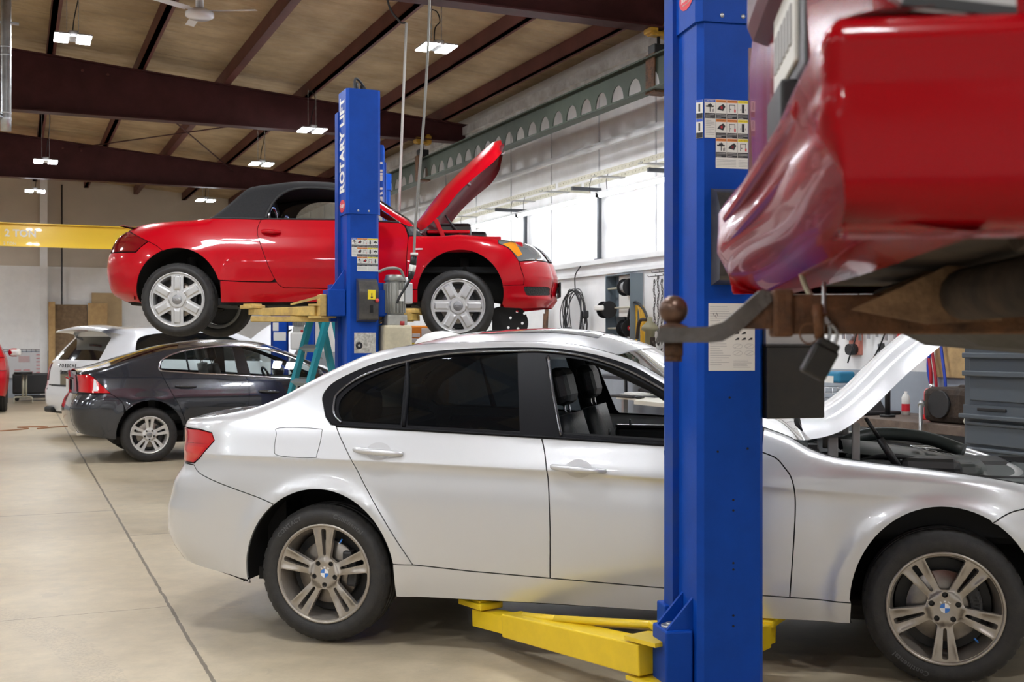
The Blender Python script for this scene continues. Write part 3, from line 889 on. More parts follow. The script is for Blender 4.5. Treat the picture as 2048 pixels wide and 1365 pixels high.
def well(parent, hx, hz, r, y0=-.80, y1=-.42, m=None):
    b = MB(); n = 30
    P = []
    for y in (y0, y1):
        P.append([(hx + r*math.cos(math.radians(-8+196*i/n)), y, hz + r*math.sin(math.radians(-8+196*i/n))) for i in range(n+1)])
    b.grid(P, None, True)
    b.add([(hx, y1, hz)] + [tuple(p) for p in P[1]], [(0, i+1, i+2) for i in range(n)], None, False)
    return b.build('wheel_well', m or M_WELL, parent)
def inner_shell(parent, B, poly, holes=(), side=-1, off=-.018, name='inner_body'):
    return body_panel(B, poly, name, M_GAP, parent, side, holes, gap=0, off=off, th=0, sp=.06, seg=.04)
def handle(parent, B, x0, z0, x1, z1, paint, r=.016, cup=True, name='door_handle', cupm=None):
    xm, zm = (x0+x1)/2, (z0+z1)/2
    pts = []
    for t in (0, .12, .3, .5, .7, .88, 1):
        x = x0+(x1-x0)*t; z = z0+(z1-z0)*t; o = .006 + .032*math.sin(PI*min(max(t, .0), 1))**.6
        pts.append((x, -(float(B.hw(x, z))+o), z))
    b = MB(); b.tube(smooth_path(pts, 5), [r*(.55+.45*math.sin(PI*i/30)**.5) for i in range(31)], paint, 12)
    o = b.build(name, paint, parent)
    if cup:
        c = MB(); P = []
        for i in range(7):
            row = []
            for k in range(25):
                q = 2*PI*k/24; f = i/6
                x = xm + .062*f*math.cos(q); z = zm + .042*f*math.sin(q)
                row.append((x, -(float(B.hw(x, z)) + .0018 - 0*f), z))
            P.append(row)
        c.grid(P, None, True); cu = c.build('handle_cup', cupm or mat('handle_recess', (.58, .58, .59), .45, .3), o, fix=False)
    return o
# ------------------------------------------------------------------ silver sedan in the foreground
M_SILVER = mat('silver_paint', (.70, .71, .73), .32, .5, coat=1.0)
M_ALLOY = mat('grey_alloy', (.44, .40, .35), .36, .65, noise=.18, nscale=14)
car = thing('silver_sedan', 'silver four door sedan with raised hood standing behind the blue foreground lift column', 'car', (-.691, 6.363, 0), math.radians(-14))
B = SED
AR = ell(-.014, .33, .382, .418, 188, -14, 40)          # rear arch, rear to front
AF = ell(2.80, .33, .378, .432, 192, -8, 40)            # front arch
belt_pts = [(.048, 1.048), (.437, 1.037), (1.064, 1.015), (1.168, 1.011), (1.7, .989), (2.051, .970)]
trim_top = [(.022, 1.051), (-.012, 1.085), (-.032, 1.13), (-.050, 1.185), (-.017, 1.243), (.07, 1.295), (.182, 1.343), (.298, 1.374), (.417, 1.396), (.657, 1.417), (.954, 1.423), (1.133, 1.412), (1.295, 1.385), (1.454, 1.337), (1.572, 1.277), (1.689, 1.208), (1.85, 1.105), (2.03, .985)]
trim_s = sp2(trim_top[1:], 5)
SEAM_R = sp2([(.048, 1.048), (.084, .986), (.144, .895), (.219, .770), (.33, .60), (.455, .405)], 4)
SEAM_B = sp2([(1.064, 1.015), (1.085, .943), (1.104, .817), (1.115, .6), (1.111, .374)], 4)
SEAM_F = sp2([(2.051, .970), (2.114, .945), (2.152, .904), (2.178, .865), (2.193, .8), (2.195, .71), (2.188, .576), (2.172, .342)], 4)
SILLT = [(.36, .407), (.455, .405), (.73, .388), (1.111, .374), (1.701, .352), (2.172, .342), (2.429, .336)]
LAMP = [(-.615, 1.000), (-.592, .962), (-.674, .876), (-.72, .846)]
bump_seam = sp2([(-.72, .836), (-.683, .806), (-.61, .780), (-.471, .737), (-.348, .702), (-.243, .672)], 3)
i0 = min(range(len(AR)), key=lambda i: abs(AR[i][0]+.243) + (0 if AR[i][1] > .4 else 1))
arc_b = AR[:i0+1]; arc_q = AR[i0:]
# rear bumper cover
poly = rear_run(B, .36, .836)[::1] + bump_seam + arc_b[::-1] + [(-.392, .288), (-.585, .318), (-.76, .340), (-.9, .352)]
body_panel(B, poly, 'rear_bumper', M_SILVER, car)
tlp = body_panel(B, rear_run(B, .845, 1.012) + [(-.70, 1.012)] + LAMP, 'tail_lamp', M_REDLENS, car, off=.004)
body_panel(B, [(-.80, .945), (-.62, .951), (-.62, .945), (-.80, .938)], 'lamp_divider', M_REDDARK, tlp, off=.006, th=0)
body_panel(B, rear_run(B, .85, .935) + [(-.64, .930), (-.678, .882), (-.72, .852)], 'lower_lens', mat('bright_red_lens', (.62, .02, .015), .15, coat=1), tlp, off=.0055, th=0)
# quarter panel with roof rail
QF = [(2.03, .985)]
poly = rear_run(B, 1.015, 1.045) + edge_run(B, -.86, 2.04, 90) + trim_s[::-1] + [(.022, 1.051)] + SEAM_R + [(.36, .407)] + [p for p in arc_q[::-1] if p[1] > .40] + bump_seam[::-1] + [(float(B.xr(.84))+.03, .842), (-.72, .844)] + LAMP[::-1][1:] + [(-.70, 1.014)]
poly = [q for i, q in enumerate(poly) if i == 0 or math.hypot(q[0]-poly[i-1][0], q[1]-poly[i-1][1]) > .002]
FUEL = sp2([(-.246, 1.03), (-.046, 1.031), (-.019, 1.012), (-.03, .917), (-.05, .896), (-.227, .901), (-.254, .934), (-.255, 1.001)], 5, True)
body_panel(B, poly, 'quarter_panel', M_SILVER, car, holes=[FUEL], gap=.002)
body_panel(B, FUEL, 'fuel_door', M_SILVER, car, gap=.001)
# sill
body_panel(B, SILLT + [(2.425, .242), (2.047, .238), (1.699, .244), (1.105, .250), (.366, .246), (.363, .3)], 'sill_panel', M_SILVER, car)
# doors
dr = body_panel(B, [(.048, 1.048), (.437, 1.037), (1.064, 1.015)] + SEAM_B[1:] + [(.73, .388)] + SEAM_R[::-1][:-1], 'rear_door', M_SILVER, car)
df = body_panel(B, [(1.064, 1.015), (1.168, 1.011), (1.7, .989), (2.051, .970)] + SEAM_F[1:] + [(1.701, .352)] + SEAM_B[::-1][:-1], 'front_door', M_SILVER, car)
handle(dr, B, .158, .940, .404, .925, M_SILVER)
handle(df, B, 1.120, .886, 1.371, .871, M_SILVER)
# fender and nose
fb = sp2([(2.985, .700), (3.044, .736), (3.116, .757), (3.3, .775)], 3)
arc_f = [p for p in AF if p[0] < 2.99]
poly = SEAM_F + [(2.429, .336)] + [p for p in arc_f if p[1] > .34] + fb + [(3.3, float(B.ze(3.3))-.004)] + edge_run(B, 3.28, 2.06, 50)
poly = [q for i, q in enumerate(poly) if i == 0 or math.hypot(q[0]-poly[i-1][0], q[1]-poly[i-1][1]) > .002]
body_panel(B, poly, 'front_fender', M_SILVER, car)
arc_n = [p for p in AF if p[0] >= 2.985]
body_panel(B, fb + [(3.3, .70)] + front_run(B, .62, .24) + [(3.2, .24)] + arc_n[::-1], 'front_bumper', M_SILVER, car)
body_panel(B, [(3.3, .70), (3.3, .80)] + [(3.42, .80)] + front_run(B, .80, .64), 'headlamp', M_CLEARLENS, car)
# glazing
QG = sp2([(.372, 1.057), (.10, 1.068), (.068, 1.08), (.045, 1.129), (.057, 1.186), (.151, 1.262), (.300, 1.325), (.345, 1.34)], 4)
RG = [(.352, 1.342)] + sp2([(.352, 1.344), (.565, 1.381), (.899, 1.400)], 4)[1:] + [(.958, 1.036), (.41, 1.056)]
FG = sp2([(1.042, 1.376), (1.153, 1.374), (1.282, 1.350), (1.417, 1.306), (1.536, 1.249), (1.614, 1.206), (1.70, 1.155), (1.82, 1.075), (1.86, 1.03)], 4) + [(1.85, .998), (1.7, 1.006), (1.167, 1.028), (1.148, 1.05)]
surround = trim_s + [(2.03, .975), (1.7, .993), (1.168, 1.015), (1.064, 1.019), (.437, 1.041), (.03, 1.052)]
for sd in (-1, 1):
    body_panel(B, surround, 'window_surround', M_TRIMB, car, sd, holes=[QG, RG, FG], gap=.0015, off=-.002, sp=.05)
    body_panel(B, inset(densify(QG, .03), -.012), 'quarter_glass', M_GLASSD, car, sd, gap=0, off=-.010, th=0)
    body_panel(B, inset(densify(RG, .03), -.012), 'rear_door_glass', M_GLASSD, car, sd, gap=0, off=-.010, th=0)
# raised mouldings around the glass
def moulding(name, pts, r, m, off=.002):
    MB().tube([(x, -(float(B.hw(x, z))+off), z) for x, z in densify(pts, .03)[:-1] if True], r, m, 8).build(name, m, car)
def open_path(pts, seg=.03):
    out = []
    for a, b in zip(pts[:-1], pts[1:]):
        k = max(1, int(math.hypot(b[0]-a[0], b[1]-a[1])/seg)); out += [(a[0]+(b[0]-a[0])*j/k, a[1]+(b[1]-a[1])*j/k) for j in range(k)]
    return out+[pts[-1]]
def strip(name, pts, r, m, off=.002, parent=None):
    return MB().tube([(x, -(float(B.hw(x, z))+off), z) for x, z in open_path(pts)], r, m, 8).build(name, m, parent or car)
M_DKCHROME = mat('dark_chrome', (.18, .18, .19), .2, .9)
strip('belt_moulding', [(.05, 1.047), (.437, 1.036), (1.064, 1.014), (1.168, 1.010), (1.7, .988), (2.02, .972)], .0075, M_TRIMB)
strip('window_moulding', sp2([(.075, 1.062), (.03, 1.10), (.018, 1.15), (.026, 1.20), (.12, 1.275), (.30, 1.342), (.565, 1.393), (.92, 1.408), (1.05, 1.406), (1.2, 1.388), (1.35, 1.35), (1.5, 1.29), (1.7, 1.178), (1.9, 1.045)], 6), .006, M_DKCHROME, .004)
strip('window_divider', [(.352, 1.350), (.382, 1.2), (.392, 1.05)], .010, M_TRIMB, .0)
strip('window_channel', [(1.052, 1.385), (1.095, 1.22), (1.155, 1.02)], .008, M_DKCHROME, -.002)
# far side of the body
LB = [(float(B.xr(.36))+.002, .36)] + rear_run(B, .36, 1.045) + edge_run(B, -.86, 3.28, 90) + front_run(B, .78, .24) + [p for p in AF[::-1]] + [(2.425, .242), (.366, .246)] + AR[::-1] + [(-.6, .318)]
LB = [q for i, q in enumerate(LB) if i == 0 or math.hypot(q[0]-LB[i-1][0], q[1]-LB[i-1][1]) > .003]
body_panel(B, LB, 'far_body_side', M_SILVER, car, 1, holes=[inset(densify(surround, .03), .01)], gap=0, sp=.06, seg=.03)
LBL = [p for p in LB]
inner_shell(car, B, LB, holes=[inset(densify(surround, .03), .02)])
for sd in (-1, 1):
    for hx in (-.014, 2.80):
        well(car, hx, .33, .43, sd*.84, sd*.45)
# top: boot lid, rear glass, roof, windscreen, cowl
top_panel(B, float(B.xr(1.05))+.01, -.36, 'boot_lid', M_SILVER, car, nx=20)
top_panel(B, -.355, .33, 'rear_window', M_GLASSD, car, off=-.004, bow1=.10, bow0=-.03)
top_panel(B, .335, 1.36, 'roof_panel', M_SILVER, car, bow0=.10, bow1=.12, nx=30)
ws = top_panel(B, 1.365, 2.18, 'windscreen', M_GLASSC, car, bow0=.12, bow1=.18, off=-.004, nx=26, f0=-.97, f1=.97)
top_panel(B, 1.2, 1.365, 'windscreen_header', M_TRIMB, car, bow0=.11, bow1=.12, off=-.012, nx=4)
end_panel(B, [.36, .42, .5, .58, .66, .74, .80, .836], 'rear_bumper_face', M_SILVER, car)
end_panel(B, [.845, .9, .96, 1.012], 'boot_face', M_SILVER, car, f0=-.75, f1=.75)
end_panel(B, [1.015, 1.03, 1.045, float(B.ze(-.93))-.003], 'boot_lip', M_SILVER, car)
for s in (-1, 1): end_panel(B, [.846, .9, .96, 1.010], 'inner_tail_lamp', M_REDLENS, car, f0=s*.75, f1=s*1, off=.003, ny=6)
end_panel(B, [.24, .34, .44, .54, .62], 'front_bumper_face', M_SILVER, car, rear=False)
# sunroof panel
t = MB(); P = []
for i in range(13):
    x = .62 + .62*i/12; row = []
    for j in range(13):
        f = -.62+1.24*j/12; ze = float(B.ze(x)); row.append((x, f*float(B.hw(x, ze)), ze+float(B.crown(x))*(1-abs(f)**2.2)-B.redge*.1+.0025))
    P.append(row)
t.grid(P, None, True); t.build('sunroof', mat('sunroof_glass', (.35, .37, .40), .08, coat=1), car, fix=False)
# cabin
cb = MB(); cb.box((.9, 0, .30), (2.6, 1.5, .06)); cb.box((-.35, 0, .72), (.1, 1.3, .62)); cb.box((-.2, 0, 1.04), (.5, 1.2, .03)); cb.build('cabin_floor', M_DARKIN, car)
dm = MB()
dm.tube([(2.02, y, .90) for y in (-.70, -.4, 0, .4, .70)], .15, None, 16); dm.box((2.10, 0, .84), (.3, 1.36, .2), None, None, .06); dm.box((2.05, 0, .62), (.3, 1.4, .45), None, None, .08)
dm.build('dashboard', mat('dashboard_plastic', (.035, .035, .038), .42), car)
for y in (-.37, .37): seat(car, 1.48, y, .45, M_SEAT, back=.60)
rb = MB(); rb.box((.30, 0, .52), (.5, 1.25, .2), None, None, .06); rb.box((.02, 0, .80), (.16, 1.25, .5), None, Matrix.Translation((0, 0, 0)), .06); rb.build('rear_bench', M_SEAT, car)
for y in (-.38, .38): MB().box((.03, y, 1.12), (.1, .26, .16), M_SEAT, None, .04).build('headrest', M_SEAT, car)
steering_wheel(car, 1.90, .37, .92)
for sd in (-1, 1):
    dc = MB(); dc.box((1.63, sd*.76, .80), (.95, .06, .30), None, None, .03); dc.box((.55, sd*.76, .82), (.85, .06, .36), None, None, .03); dc.build('door_card', M_DARKIN, car)
    MB().box((1.62, sd*.755, .955), (.92, .085, .022), None, None, .010).build('door_sill_trim', mat('soft_sheen_black', (.03, .03, .032), .22, spec=.6), car)
    for pp_, r_p in (([(1.02, sd*.71, 1.0), (.98, sd*.66, 1.2), (.93, sd*.575, 1.40)], .05), ([(1.85, sd*.74, 1.06), (1.55, sd*.63, 1.25), (1.25, sd*.56, 1.38)], .035), ([(-.05, sd*.7, 1.06), (.1, sd*.62, 1.25), (.35, sd*.55, 1.39)], .05)): MB().tube(pp_, r_p, None, 10).build('inner_pillar', M_DARKIN, car)
    MB().tube([(1.93, sd*.40, 1.03), (1.35, sd*.40, 1.0)] if False else [(1.30, sd*.36, .985), (1.30, sd*.36, 1.02)], .006, M_BLACK, 6).build('lock_pin', M_BLACK, car)
hl = top_panel(B, .30, 1.40, 'headliner', mat('headliner_grey', (.25, .25, .24), .9), car, off=-.03, nx=10, ny=10)
# door mirror
for sd in (-1, 1):
    mr = MB(); mr.box((0, 0, 0), (.15, .23, .15), M_SILVER, None, .055); mr.box((-.03, 0, -.062), (.10, .22, .05), M_GLOSSBLACK, None, .02); mr.box((.03, -sd*.13, -.06), (.08, .10, .035), M_GLOSSBLACK, None, .012)
    o = mr.build('door_mirror', None, car); o.location = (1.725, sd*.955, 1.035)
    g = MB().box((-.077, 0, .005), (.004, .18, .10), M_CHROME, None, .002); g.build('mirror_glass', M_CHROME, o)
# wheels
W = dict(R=.329, w=.225, rr=.236, holes=double_spokes(.236, 90), paint=M_ALLOY, cap='roundel')
def groove(a, b, a0=90, R=.232):
    """fine ridges along the split spokes"""
    r = math.hypot(a, b)
    if r < .075: return 0
    an = (math.degrees(math.atan2(b, a)) - a0) % 72
    an = min(an, 72-an); lat = r*math.sin(math.radians(an)); f = (r-.075)/.15
    return -.004*math.exp(-((lat-(.026+.020*f))/.008)**2) + .003*math.exp(-((lat-(.020+.022*f))/.003)**2)
wheel(car, (0, -.890, .339), ridges=groove, letters=[('Continental', 62, .030), ('CONTACT', 128, .028)], valve=62, nut=54, **W)
W2 = dict(W); W2['holes'] = double_spokes(.236, 270)
wheel(car, (2.807, -.890, .329), ridges=lambda a, b: groove(a, b, 270), valve=-46, nut=90, steer=-1, letters=[('Continental', 240, .030)], **W2)
wheel(car, (0, .890, .329), side=1, nut=54, **W); wheel(car, (2.807, .890, .329), side=1, nut=54, **W)
# underside
ub = MB(); ub.box((1.4, 0, .26), (3.2, 1.35, .10), None, None, .03); ub.box((0, 0, .33), (.12, 1.3, .12)); ub.box((2.8, 0, .33), (.12, 1.3, .12)); ub.build('underbody', M_UNDER, car)
# engine bay
bay = MB(); bay.box((2.85, 0, .60), (1.15, 1.30, .05)); bay.box((2.27, 0, .80), (.04, 1.36, .38)); bay.box((3.42, 0, .62), (.05, 1.3, .25))
for s in (-1, 1): bay.box((2.85, s*.70, .72), (1.1, .03, .22))
bay.build('engine_bay', M_DARKIN, car)
M_COVER = mat('engine_cover_plastic', (.050, .062, .058), .38, noise=.2, nscale=6)
ec = MB(); P = []
for i in range(15):
    x = 2.42 + .66*i/14; row = []
    for j in range(13):
        f = -1+2*j/12; row.append((x, .06+f*.30*(1-.25*(i/14)), .915 - .085*(i/14)**1.4 + .035*(1-abs(f)**3) ))
    P.append(row)
ec.grid(P, None, True); ec.box((2.75, .06, .80), (.62, .56, .14), None, None, .04)
e = ec.build('engine_cover', M_COVER, car)
tm = MB(); T = Matrix.Translation((2.86, -.04, .913)) @ Matrix.Rotation(math.radians(11), 4, 'Y') @ Matrix.Rotation(math.radians(0), 4, 'Z')
tm.text('BMW', .085, M_CHROME, T, .002, 0, .001, 'CENTER', 1.3); tm.build('cover_lettering', mat('grey_letters', (.35, .37, .37), .4, .6), e)
MB().box((2.80, -.30, .83), (.28, .22, .16), None, None, .04).build('airbox', M_BLACK, car)
ab = MB(); ab.box((3.12, .35, .78), (.3, .4, .14), None, None, .05)
MB().box((3.19, -.12, .765), (.36, .95, .14), None, None, .05).build('radiator_cover', M_COVER, car)
MB().tube(smooth_path([(2.35, .60, .955), (2.6, .68, .925), (2.81, .715, .90), (3.05, .69, .868), (3.2, .645, .825), (3.33, .54, .775), (3.42, .40, .735)], 5), .016, None, 8).build('far_fender_edge', M_SILVER, car)
ab.build('washer_tank', M_BLACK, car)
MB().tube(smooth_path([(2.42, .45, .90), (2.6, .52, .95), (2.85, .50, .94), (3.05, .42, .88)], 5), .035, M_COVER, 12).build('intake_duct', M_COVER, car)
MB().tube(smooth_path([(2.45, -.45, .86), (2.6, -.50, .88), (2.75, -.44, .84), (2.9, -.5, .82)], 5), .018, M_BLACK, 8).build('hose', M_BLACK, car)
MB().tube(smooth_path([(2.50, -.25, .88), (2.62, -.38, .92), (2.78, -.30, .89), (2.95, -.42, .84), (3.2, -.4, .83)], 5), .012, M_RUBBER, 8).build('hose', M_RUBBER, car)
bn = MB(); bn.tube(smooth_path([(3.0, -.55, .80), (3.2, -.25, .815), (3.22, .25, .815), (3.0, .6, .82)], 6), .028, None, 10); bn.tube(smooth_path([(2.8, .62, .87), (3.0, .64, .86), (3.25, .55, .80), (3.38, .3, .74)], 6), .016, None, 8)
bn.build('radiator_support', mat('dull_aluminium', (.45, .46, .45), .4, .8), car)
for s in (-1, 1): MB().cyl((2.55, s*.52, .86), .085, .09, M_BLACK, 'Z', 20).build('strut_top', M_DARKIN, car)
ck = MB(); ck.box((2.22, 0, .955), (.16, 1.30, .04), None, None, .015); ck.build('cowl', M_BLACK, car)
wp = MB(); wp.tube(smooth_path([(2.20, -.62, 1.0), (2.14, -.3, 1.045), (2.16, .05, 1.05)], 5), .010, None, 6); wp.build('wiper', M_BLACK, car)
# raised hood
hk = [(2.237, 1.000, .56), (2.316, 1.021, .64), (2.393, 1.055, .69), (2.471, 1.113, .72), (2.546, 1.185, .735), (2.623, 1.267, .74), (2.70, 1.343, .735), (2.782, 1.413, .725), (2.87, 1.483, .70), (2.97, 1.555, .64), (3.05, 1.605, .52), (3.10, 1.63, .34)]
hs = smooth_path(hk, 4); P = []; Q = []
for i, p in enumerate(hs):
    a = hs[max(i-1, 0)]; b = hs[min(i+1, len(hs)-1)]; t = Vector((b.x-a.x, 0, b.y-a.y)); t.normalize(); nx, nz = -t.z, t.x
    row = []; row2 = []
    for j in range(25):
        f = -1+2*j/24; c = .105*(1-abs(f)**2.6) - .012*math.exp(-((abs(f)-.62)/.07)**2)*min(1, i/8)
        row.append((p.x+nx*c, f*p.z, p.y+nz*c)); c -= .03*(1-abs(f)**8)
        row2.append((p.x+nx*c, f*p.z*.995, p.y+nz*c))
    P.append(row); Q.append(row2)
hd = MB(); hd.grid(P, None, True); hood = hd.build('hood', M_SILVER, car, fix=False)
hi = MB(); hi.grid(Q, None, True)
hi.build('hood_lining', mat('hood_inner', (.42, .42, .42), .5), hood, fix=False)
for s in (-1, 1):
    hg = MB(); hg.box((2.36, s*.60, .94), (.045, .025, .16), None, Matrix.Identity(4), .006); hg.box((2.46, s*.60, .965), (.035, .025, .24), None, Matrix.Translation((0, 0, 0)), .006)
    hg.build('hood_hinge', mat('hinge_grey', (.34, .33, .32), .5, .3), car)
st = MB(); st.tube([(2.66, -.60, .86), (2.56, -.62, 1.02)], .017, M_BLACK, 10); st.tube([(2.56, -.62, 1.02), (2.50, -.64, 1.11)], .009, M_CHROME, 8); st.build('gas_strut', M_BLACK, car)
# ------------------------------------------------------------------ red roadster up on the second lift
M_REDP = mat('red_paint', (.50, .0015, .010), .3, 0, coat=.55, spec=.12)
M_SOFT = mat('soft_top_cloth', (.020, .020, .022), .9, noise=.25, nscale=60, bump=.3, bscale=300)
M_ALLOYS = mat('silver_alloy', (.60, .60, .60), .32, .55)
tt = thing('red_roadster', 'red two seat roadster with black soft top and open hood, raised on the middle lift', 'car', (-2.907, 10.77, 1.47), math.radians(1.4))
B = ROAD
AR = ell(.010, .40, .362, .385, 193, -14, 40); AF = ell(2.44, .40, .372, .374, 194, -14, 40)
DSEAM = sp2([(.694, 1.048), (.677, 1.002), (.671, .957), (.676, .913), (.703, .84), (.737, .754), (.78, .643), (.836, .52), (.876, .466), (.916, .446)], 3)
FSEAM = sp2([(1.928, 1.011), (1.955, .979), (1.978, .914), (1.984, .87), (1.980, .80), (1.976, .70), (1.973, .601), (1.967, .433)], 3)
seam_l = [(-.358, .750), (-.319, .793), (-.255, .845)]
seam_q = [(-.255, .845), (-.177, .808), (-.118, .762)]
k = max(i for i in range(20) if AR[i][0] < -.118)
rb_poly = rear_run(B, .33, .760) + seam_l + seam_q[1:] + AR[:k+1][::-1] + [(-.34, .318), (-.42, .325)]
body_panel(B, rb_poly, 'rear_bumper', M_REDP, tt)
body_panel(B, rear_run(B, .768, .965) + [(-.471, .944), (-.258, .847), (-.322, .793), (-.362, .755)], 'tail_lamp', M_REDDARK, tt, off=.003)
QT = edge_run(B, -.57, .21, 30) + [(.24, 1.060), (.45, 1.056)] + DSEAM[:-6] + [(.80, .497), (.537, .502), (.372, .509)]
QT = QT + [p for p in AR[k+1:][::-1] if p[1] > .51 or p[0] < 0] + seam_q[::-1] + [(-.471, .948)]
body_panel(B, QT, 'quarter_panel', M_REDP, tt)
dsl = [p for p in DSEAM if p[1] < .50]
SL = [(.372, .505), (.537, .498), (.81, .493)] + dsl + [(1.391, .437), (1.967, .431), (2.07, .43), (2.068, .318), (1.2, .322), (.372, .317)]
body_panel(B, SL, 'sill_panel', M_REDP, tt)
td = body_panel(B, DSEAM + [(1.391, .441), (1.967, .437)] + FSEAM[::-1] + [(1.902, 1.022), (1.707, 1.031), (1.372, 1.046), (.738, 1.053)], 'door', M_REDP, tt)
handle(td, B, .712, .940, .872, .932, M_REDP, r=.020, cupm=M_REDP)
fbs = [(2.803, .469), (2.893, .472), (2.992, .478), (2.996, .538), (2.973, .603), (2.948, .683)]
hlb = sp2([(2.948, .683), (2.91, .738), (2.854, .800), (2.770, .836)], 3)
af_r = [p for p in AF if p[1] > .43 and p[0] < 2.6]; af = [p for p in AF if p[1] > .43]
FE = [(1.988, .895)] + [p for p in FSEAM if p[1] < .88] + [(2.07, .431)] + [p for p in AF if p[1] > .435 and not (p[0] > 2.7 and p[1] < .475)] + fbs + hlb[1:] + [(2.768, .884)] + edge_run(B, 2.76, 2.13, 30)
body_panel(B, FE, 'front_fender', M_REDP, tt)
GR = sp2([(3.0, .460), (3.10, .463), (3.225, .466), (3.232, .43), (3.230, .402), (3.12, .392), (3.03, .390), (3.010, .415)], 3, True)
af_l = [p for p in AF if p[0] > 2.7 and p[1] < .469]
body_panel(B, [(2.950, .681), (3.095, .698)] + front_run(B, .697, .29)[:] + [(3.15, .283), (2.99, .272), (2.82, .276)] + af_l[::-1] + fbs[:-1], 'front_bumper', M_REDP, tt, holes=[GR])
body_panel(B, GR, 'lower_grille', mat('mesh_grille', (.012, .012, .012), .5, bump=1.0, bscale=90), tt, off=-.012, th=0, gap=0)
hl = body_panel(B, hlb + [(2.770, .886)] + edge_run(B, 2.775, 3.15, 20) + front_run(B, .80, .703) + [(3.095, .703)], 'headlamp', mat('headlamp_glass', (.22, .23, .24), .08, .3, coat=1), tt, off=.003)
body_panel(B, [(2.80, .832), (2.87, .862), (2.92, .862), (2.985, .745), (2.94, .72), (2.905, .755), (2.86, .803)], 'turn_signal', M_AMBER, hl, off=.006, th=0)
body_panel(B, [(2.955, .692), (3.085, .718), (3.10, .706), (2.965, .686)], 'headlamp_strip', M_CHROME, hl, off=.006, th=0)
body_panel(B, [(3.10, .712), (3.17, .716), (3.175, .705), (3.11, .702)], 'side_marker', M_AMBER, hl, off=.006, th=0)
body_panel(B, [(2.035, .772), (2.115, .774), (2.115, .792), (2.035, .790)], 'side_repeater', M_CLEARLENS, tt, off=.006, th=.004)
# soft top, pillar, glass
OP = sp2([(.731, 1.060), (.74, 1.107), (.767, 1.183), (.809, 1.253), (.872, 1.305), (.946, 1.338), (1.053, 1.352), (1.197, 1.348), (1.343, 1.330), (1.50, 1.290)], 4)
ST = [(.245, 1.066)] + edge_run(B, .25, 1.50, 50) + OP[::-1] + [(.60, 1.060)]
body_panel(B, ST, 'soft_top', M_SOFT, tt, gap=0, th=.02)
sm = MB()
ss = [(x, -(float(B.hw(x, z))+.004), z) for x, z in OP]; sm.tube(ss, .012, M_RUBBER, 8); sm.build('weather_strip', M_RUBBER, tt)
AP = edge_run(B, 1.50, 2.03, 24) + [(1.99, .985), (1.925, 1.013), (1.703, 1.170), (1.60, 1.232), (1.50, 1.288)]
body_panel(B, AP, 'windscreen_pillar', M_REDP, tt)
body_panel(B, [(1.935, 1.006), (2.03, .985), (2.05, .955), (2.05, .90), (1.992, .903), (1.986, .925), (1.96, .985)], 'scuttle_trim', mat('scuttle_black', (.05, .05, .055), .4), tt, off=-.006)
GL = sp2([(.833, 1.055), (.873, 1.115), (.912, 1.153), (.98, 1.184), (1.077, 1.203), (1.219, 1.206), (1.362, 1.195), (1.55, 1.16), (1.70, 1.10), (1.86, 1.035)], 3) + [(1.86, 1.025), (1.37, 1.046)]
body_panel(B, GL, 'door_glass', M_GLASSC, tt, gap=0, off=-.012, th=0)
strip('belt_seal', [(.245, 1.062), (.70, 1.056), (1.37, 1.05), (1.71, 1.036), (1.90, 1.026)], .008, M_RUBBER, .0, tt)
top_panel(B, .26, 1.50, 'soft_top_roof', M_SOFT, tt, nx=40)
top_panel(B, -.56, .26, 'rear_deck', M_REDP, tt, nx=20)
top_panel(B, 1.505, 1.64, 'windscreen_frame', M_REDP, tt, nx=6, bow1=.02)
top_panel(B, 1.62, 2.02, 'windscreen', M_GLASSC, tt, nx=14, bow0=.04, bow1=.06, off=-.004)
end_panel(B, [.33, .4, .5, .6, .7, .76], 'rear_bumper_face', M_REDP, tt)
end_panel(B, [.77, .84, .9, .96], 'rear_face', M_REDP, tt)
end_panel(B, [.29, .36, .42, .5, .58, .64, .70], 'front_face', M_REDP, tt, rear=False)
end_panel(B, [.72, .78, .83, .87], 'grille_surround', M_BLACK, tt, rear=False, f0=-.8, f1=.8)
# spoiler
sp_ = MB(); P = []
for j in range(21):
    f = -1+2*j/20; y = .62*f; dx = .10*f*f
    P.append([(-.46+dx*.6, y, .985-.03*f*f), (-.56+dx, y, 1.005-.035*f*f), (-.665+dx, y, 1.045-.05*f*f), (-.655+dx, y, 1.05-.05*f*f), (-.54+dx, y, 1.022-.035*f*f), (-.44+dx*.6, y, 1.018-.03*f*f)])
sp_.grid(P, None, True); sp_.build('spoiler', M_REDP, tt, fix=False)
# far side
LB = rear_run(B, .33, .96) + edge_run(B, -.57, 3.15, 120) + front_run(B, .80, .29) + [(2.99, .274)] + [p for p in AF[::-1]] + [(1.2, .322)] + AR[::-1] + [(-.42, .325)]
LB = [q for i, q in enumerate(LB) if i == 0 or math.hypot(q[0]-LB[i-1][0], q[1]-LB[i-1][1]) > .003]
hol = OP + [(1.60, 1.232), (1.703, 1.170), (1.925, 1.013), (1.9, 1.02), (1.37, 1.048)]
LO = [p for p in LB]
low = rear_run(B, .33, .96) + edge_run(B, -.57, .21, 30) + [(.24, 1.06), (1.37, 1.05), (1.93, 1.02), (2.05, .955)] + edge_run(B, 2.06, 3.15, 60) + front_run(B, .80, .29) + [(2.99, .274)] + AF[::-1] + [(1.2, .322)] + AR[::-1] + [(-.42, .325)]
low = [q for i, q in enumerate(low) if i == 0 or math.hypot(q[0]-low[i-1][0], q[1]-low[i-1][1]) > .003]
body_panel(B, low, 'far_body_side', M_REDP, tt, 1, gap=0, sp=.06, seg=.03)
body_panel(B, ST, 'far_soft_top_side', M_SOFT, tt, 1, gap=0); body_panel(B, AP, 'far_windscreen_pillar', M_REDP, tt, 1)
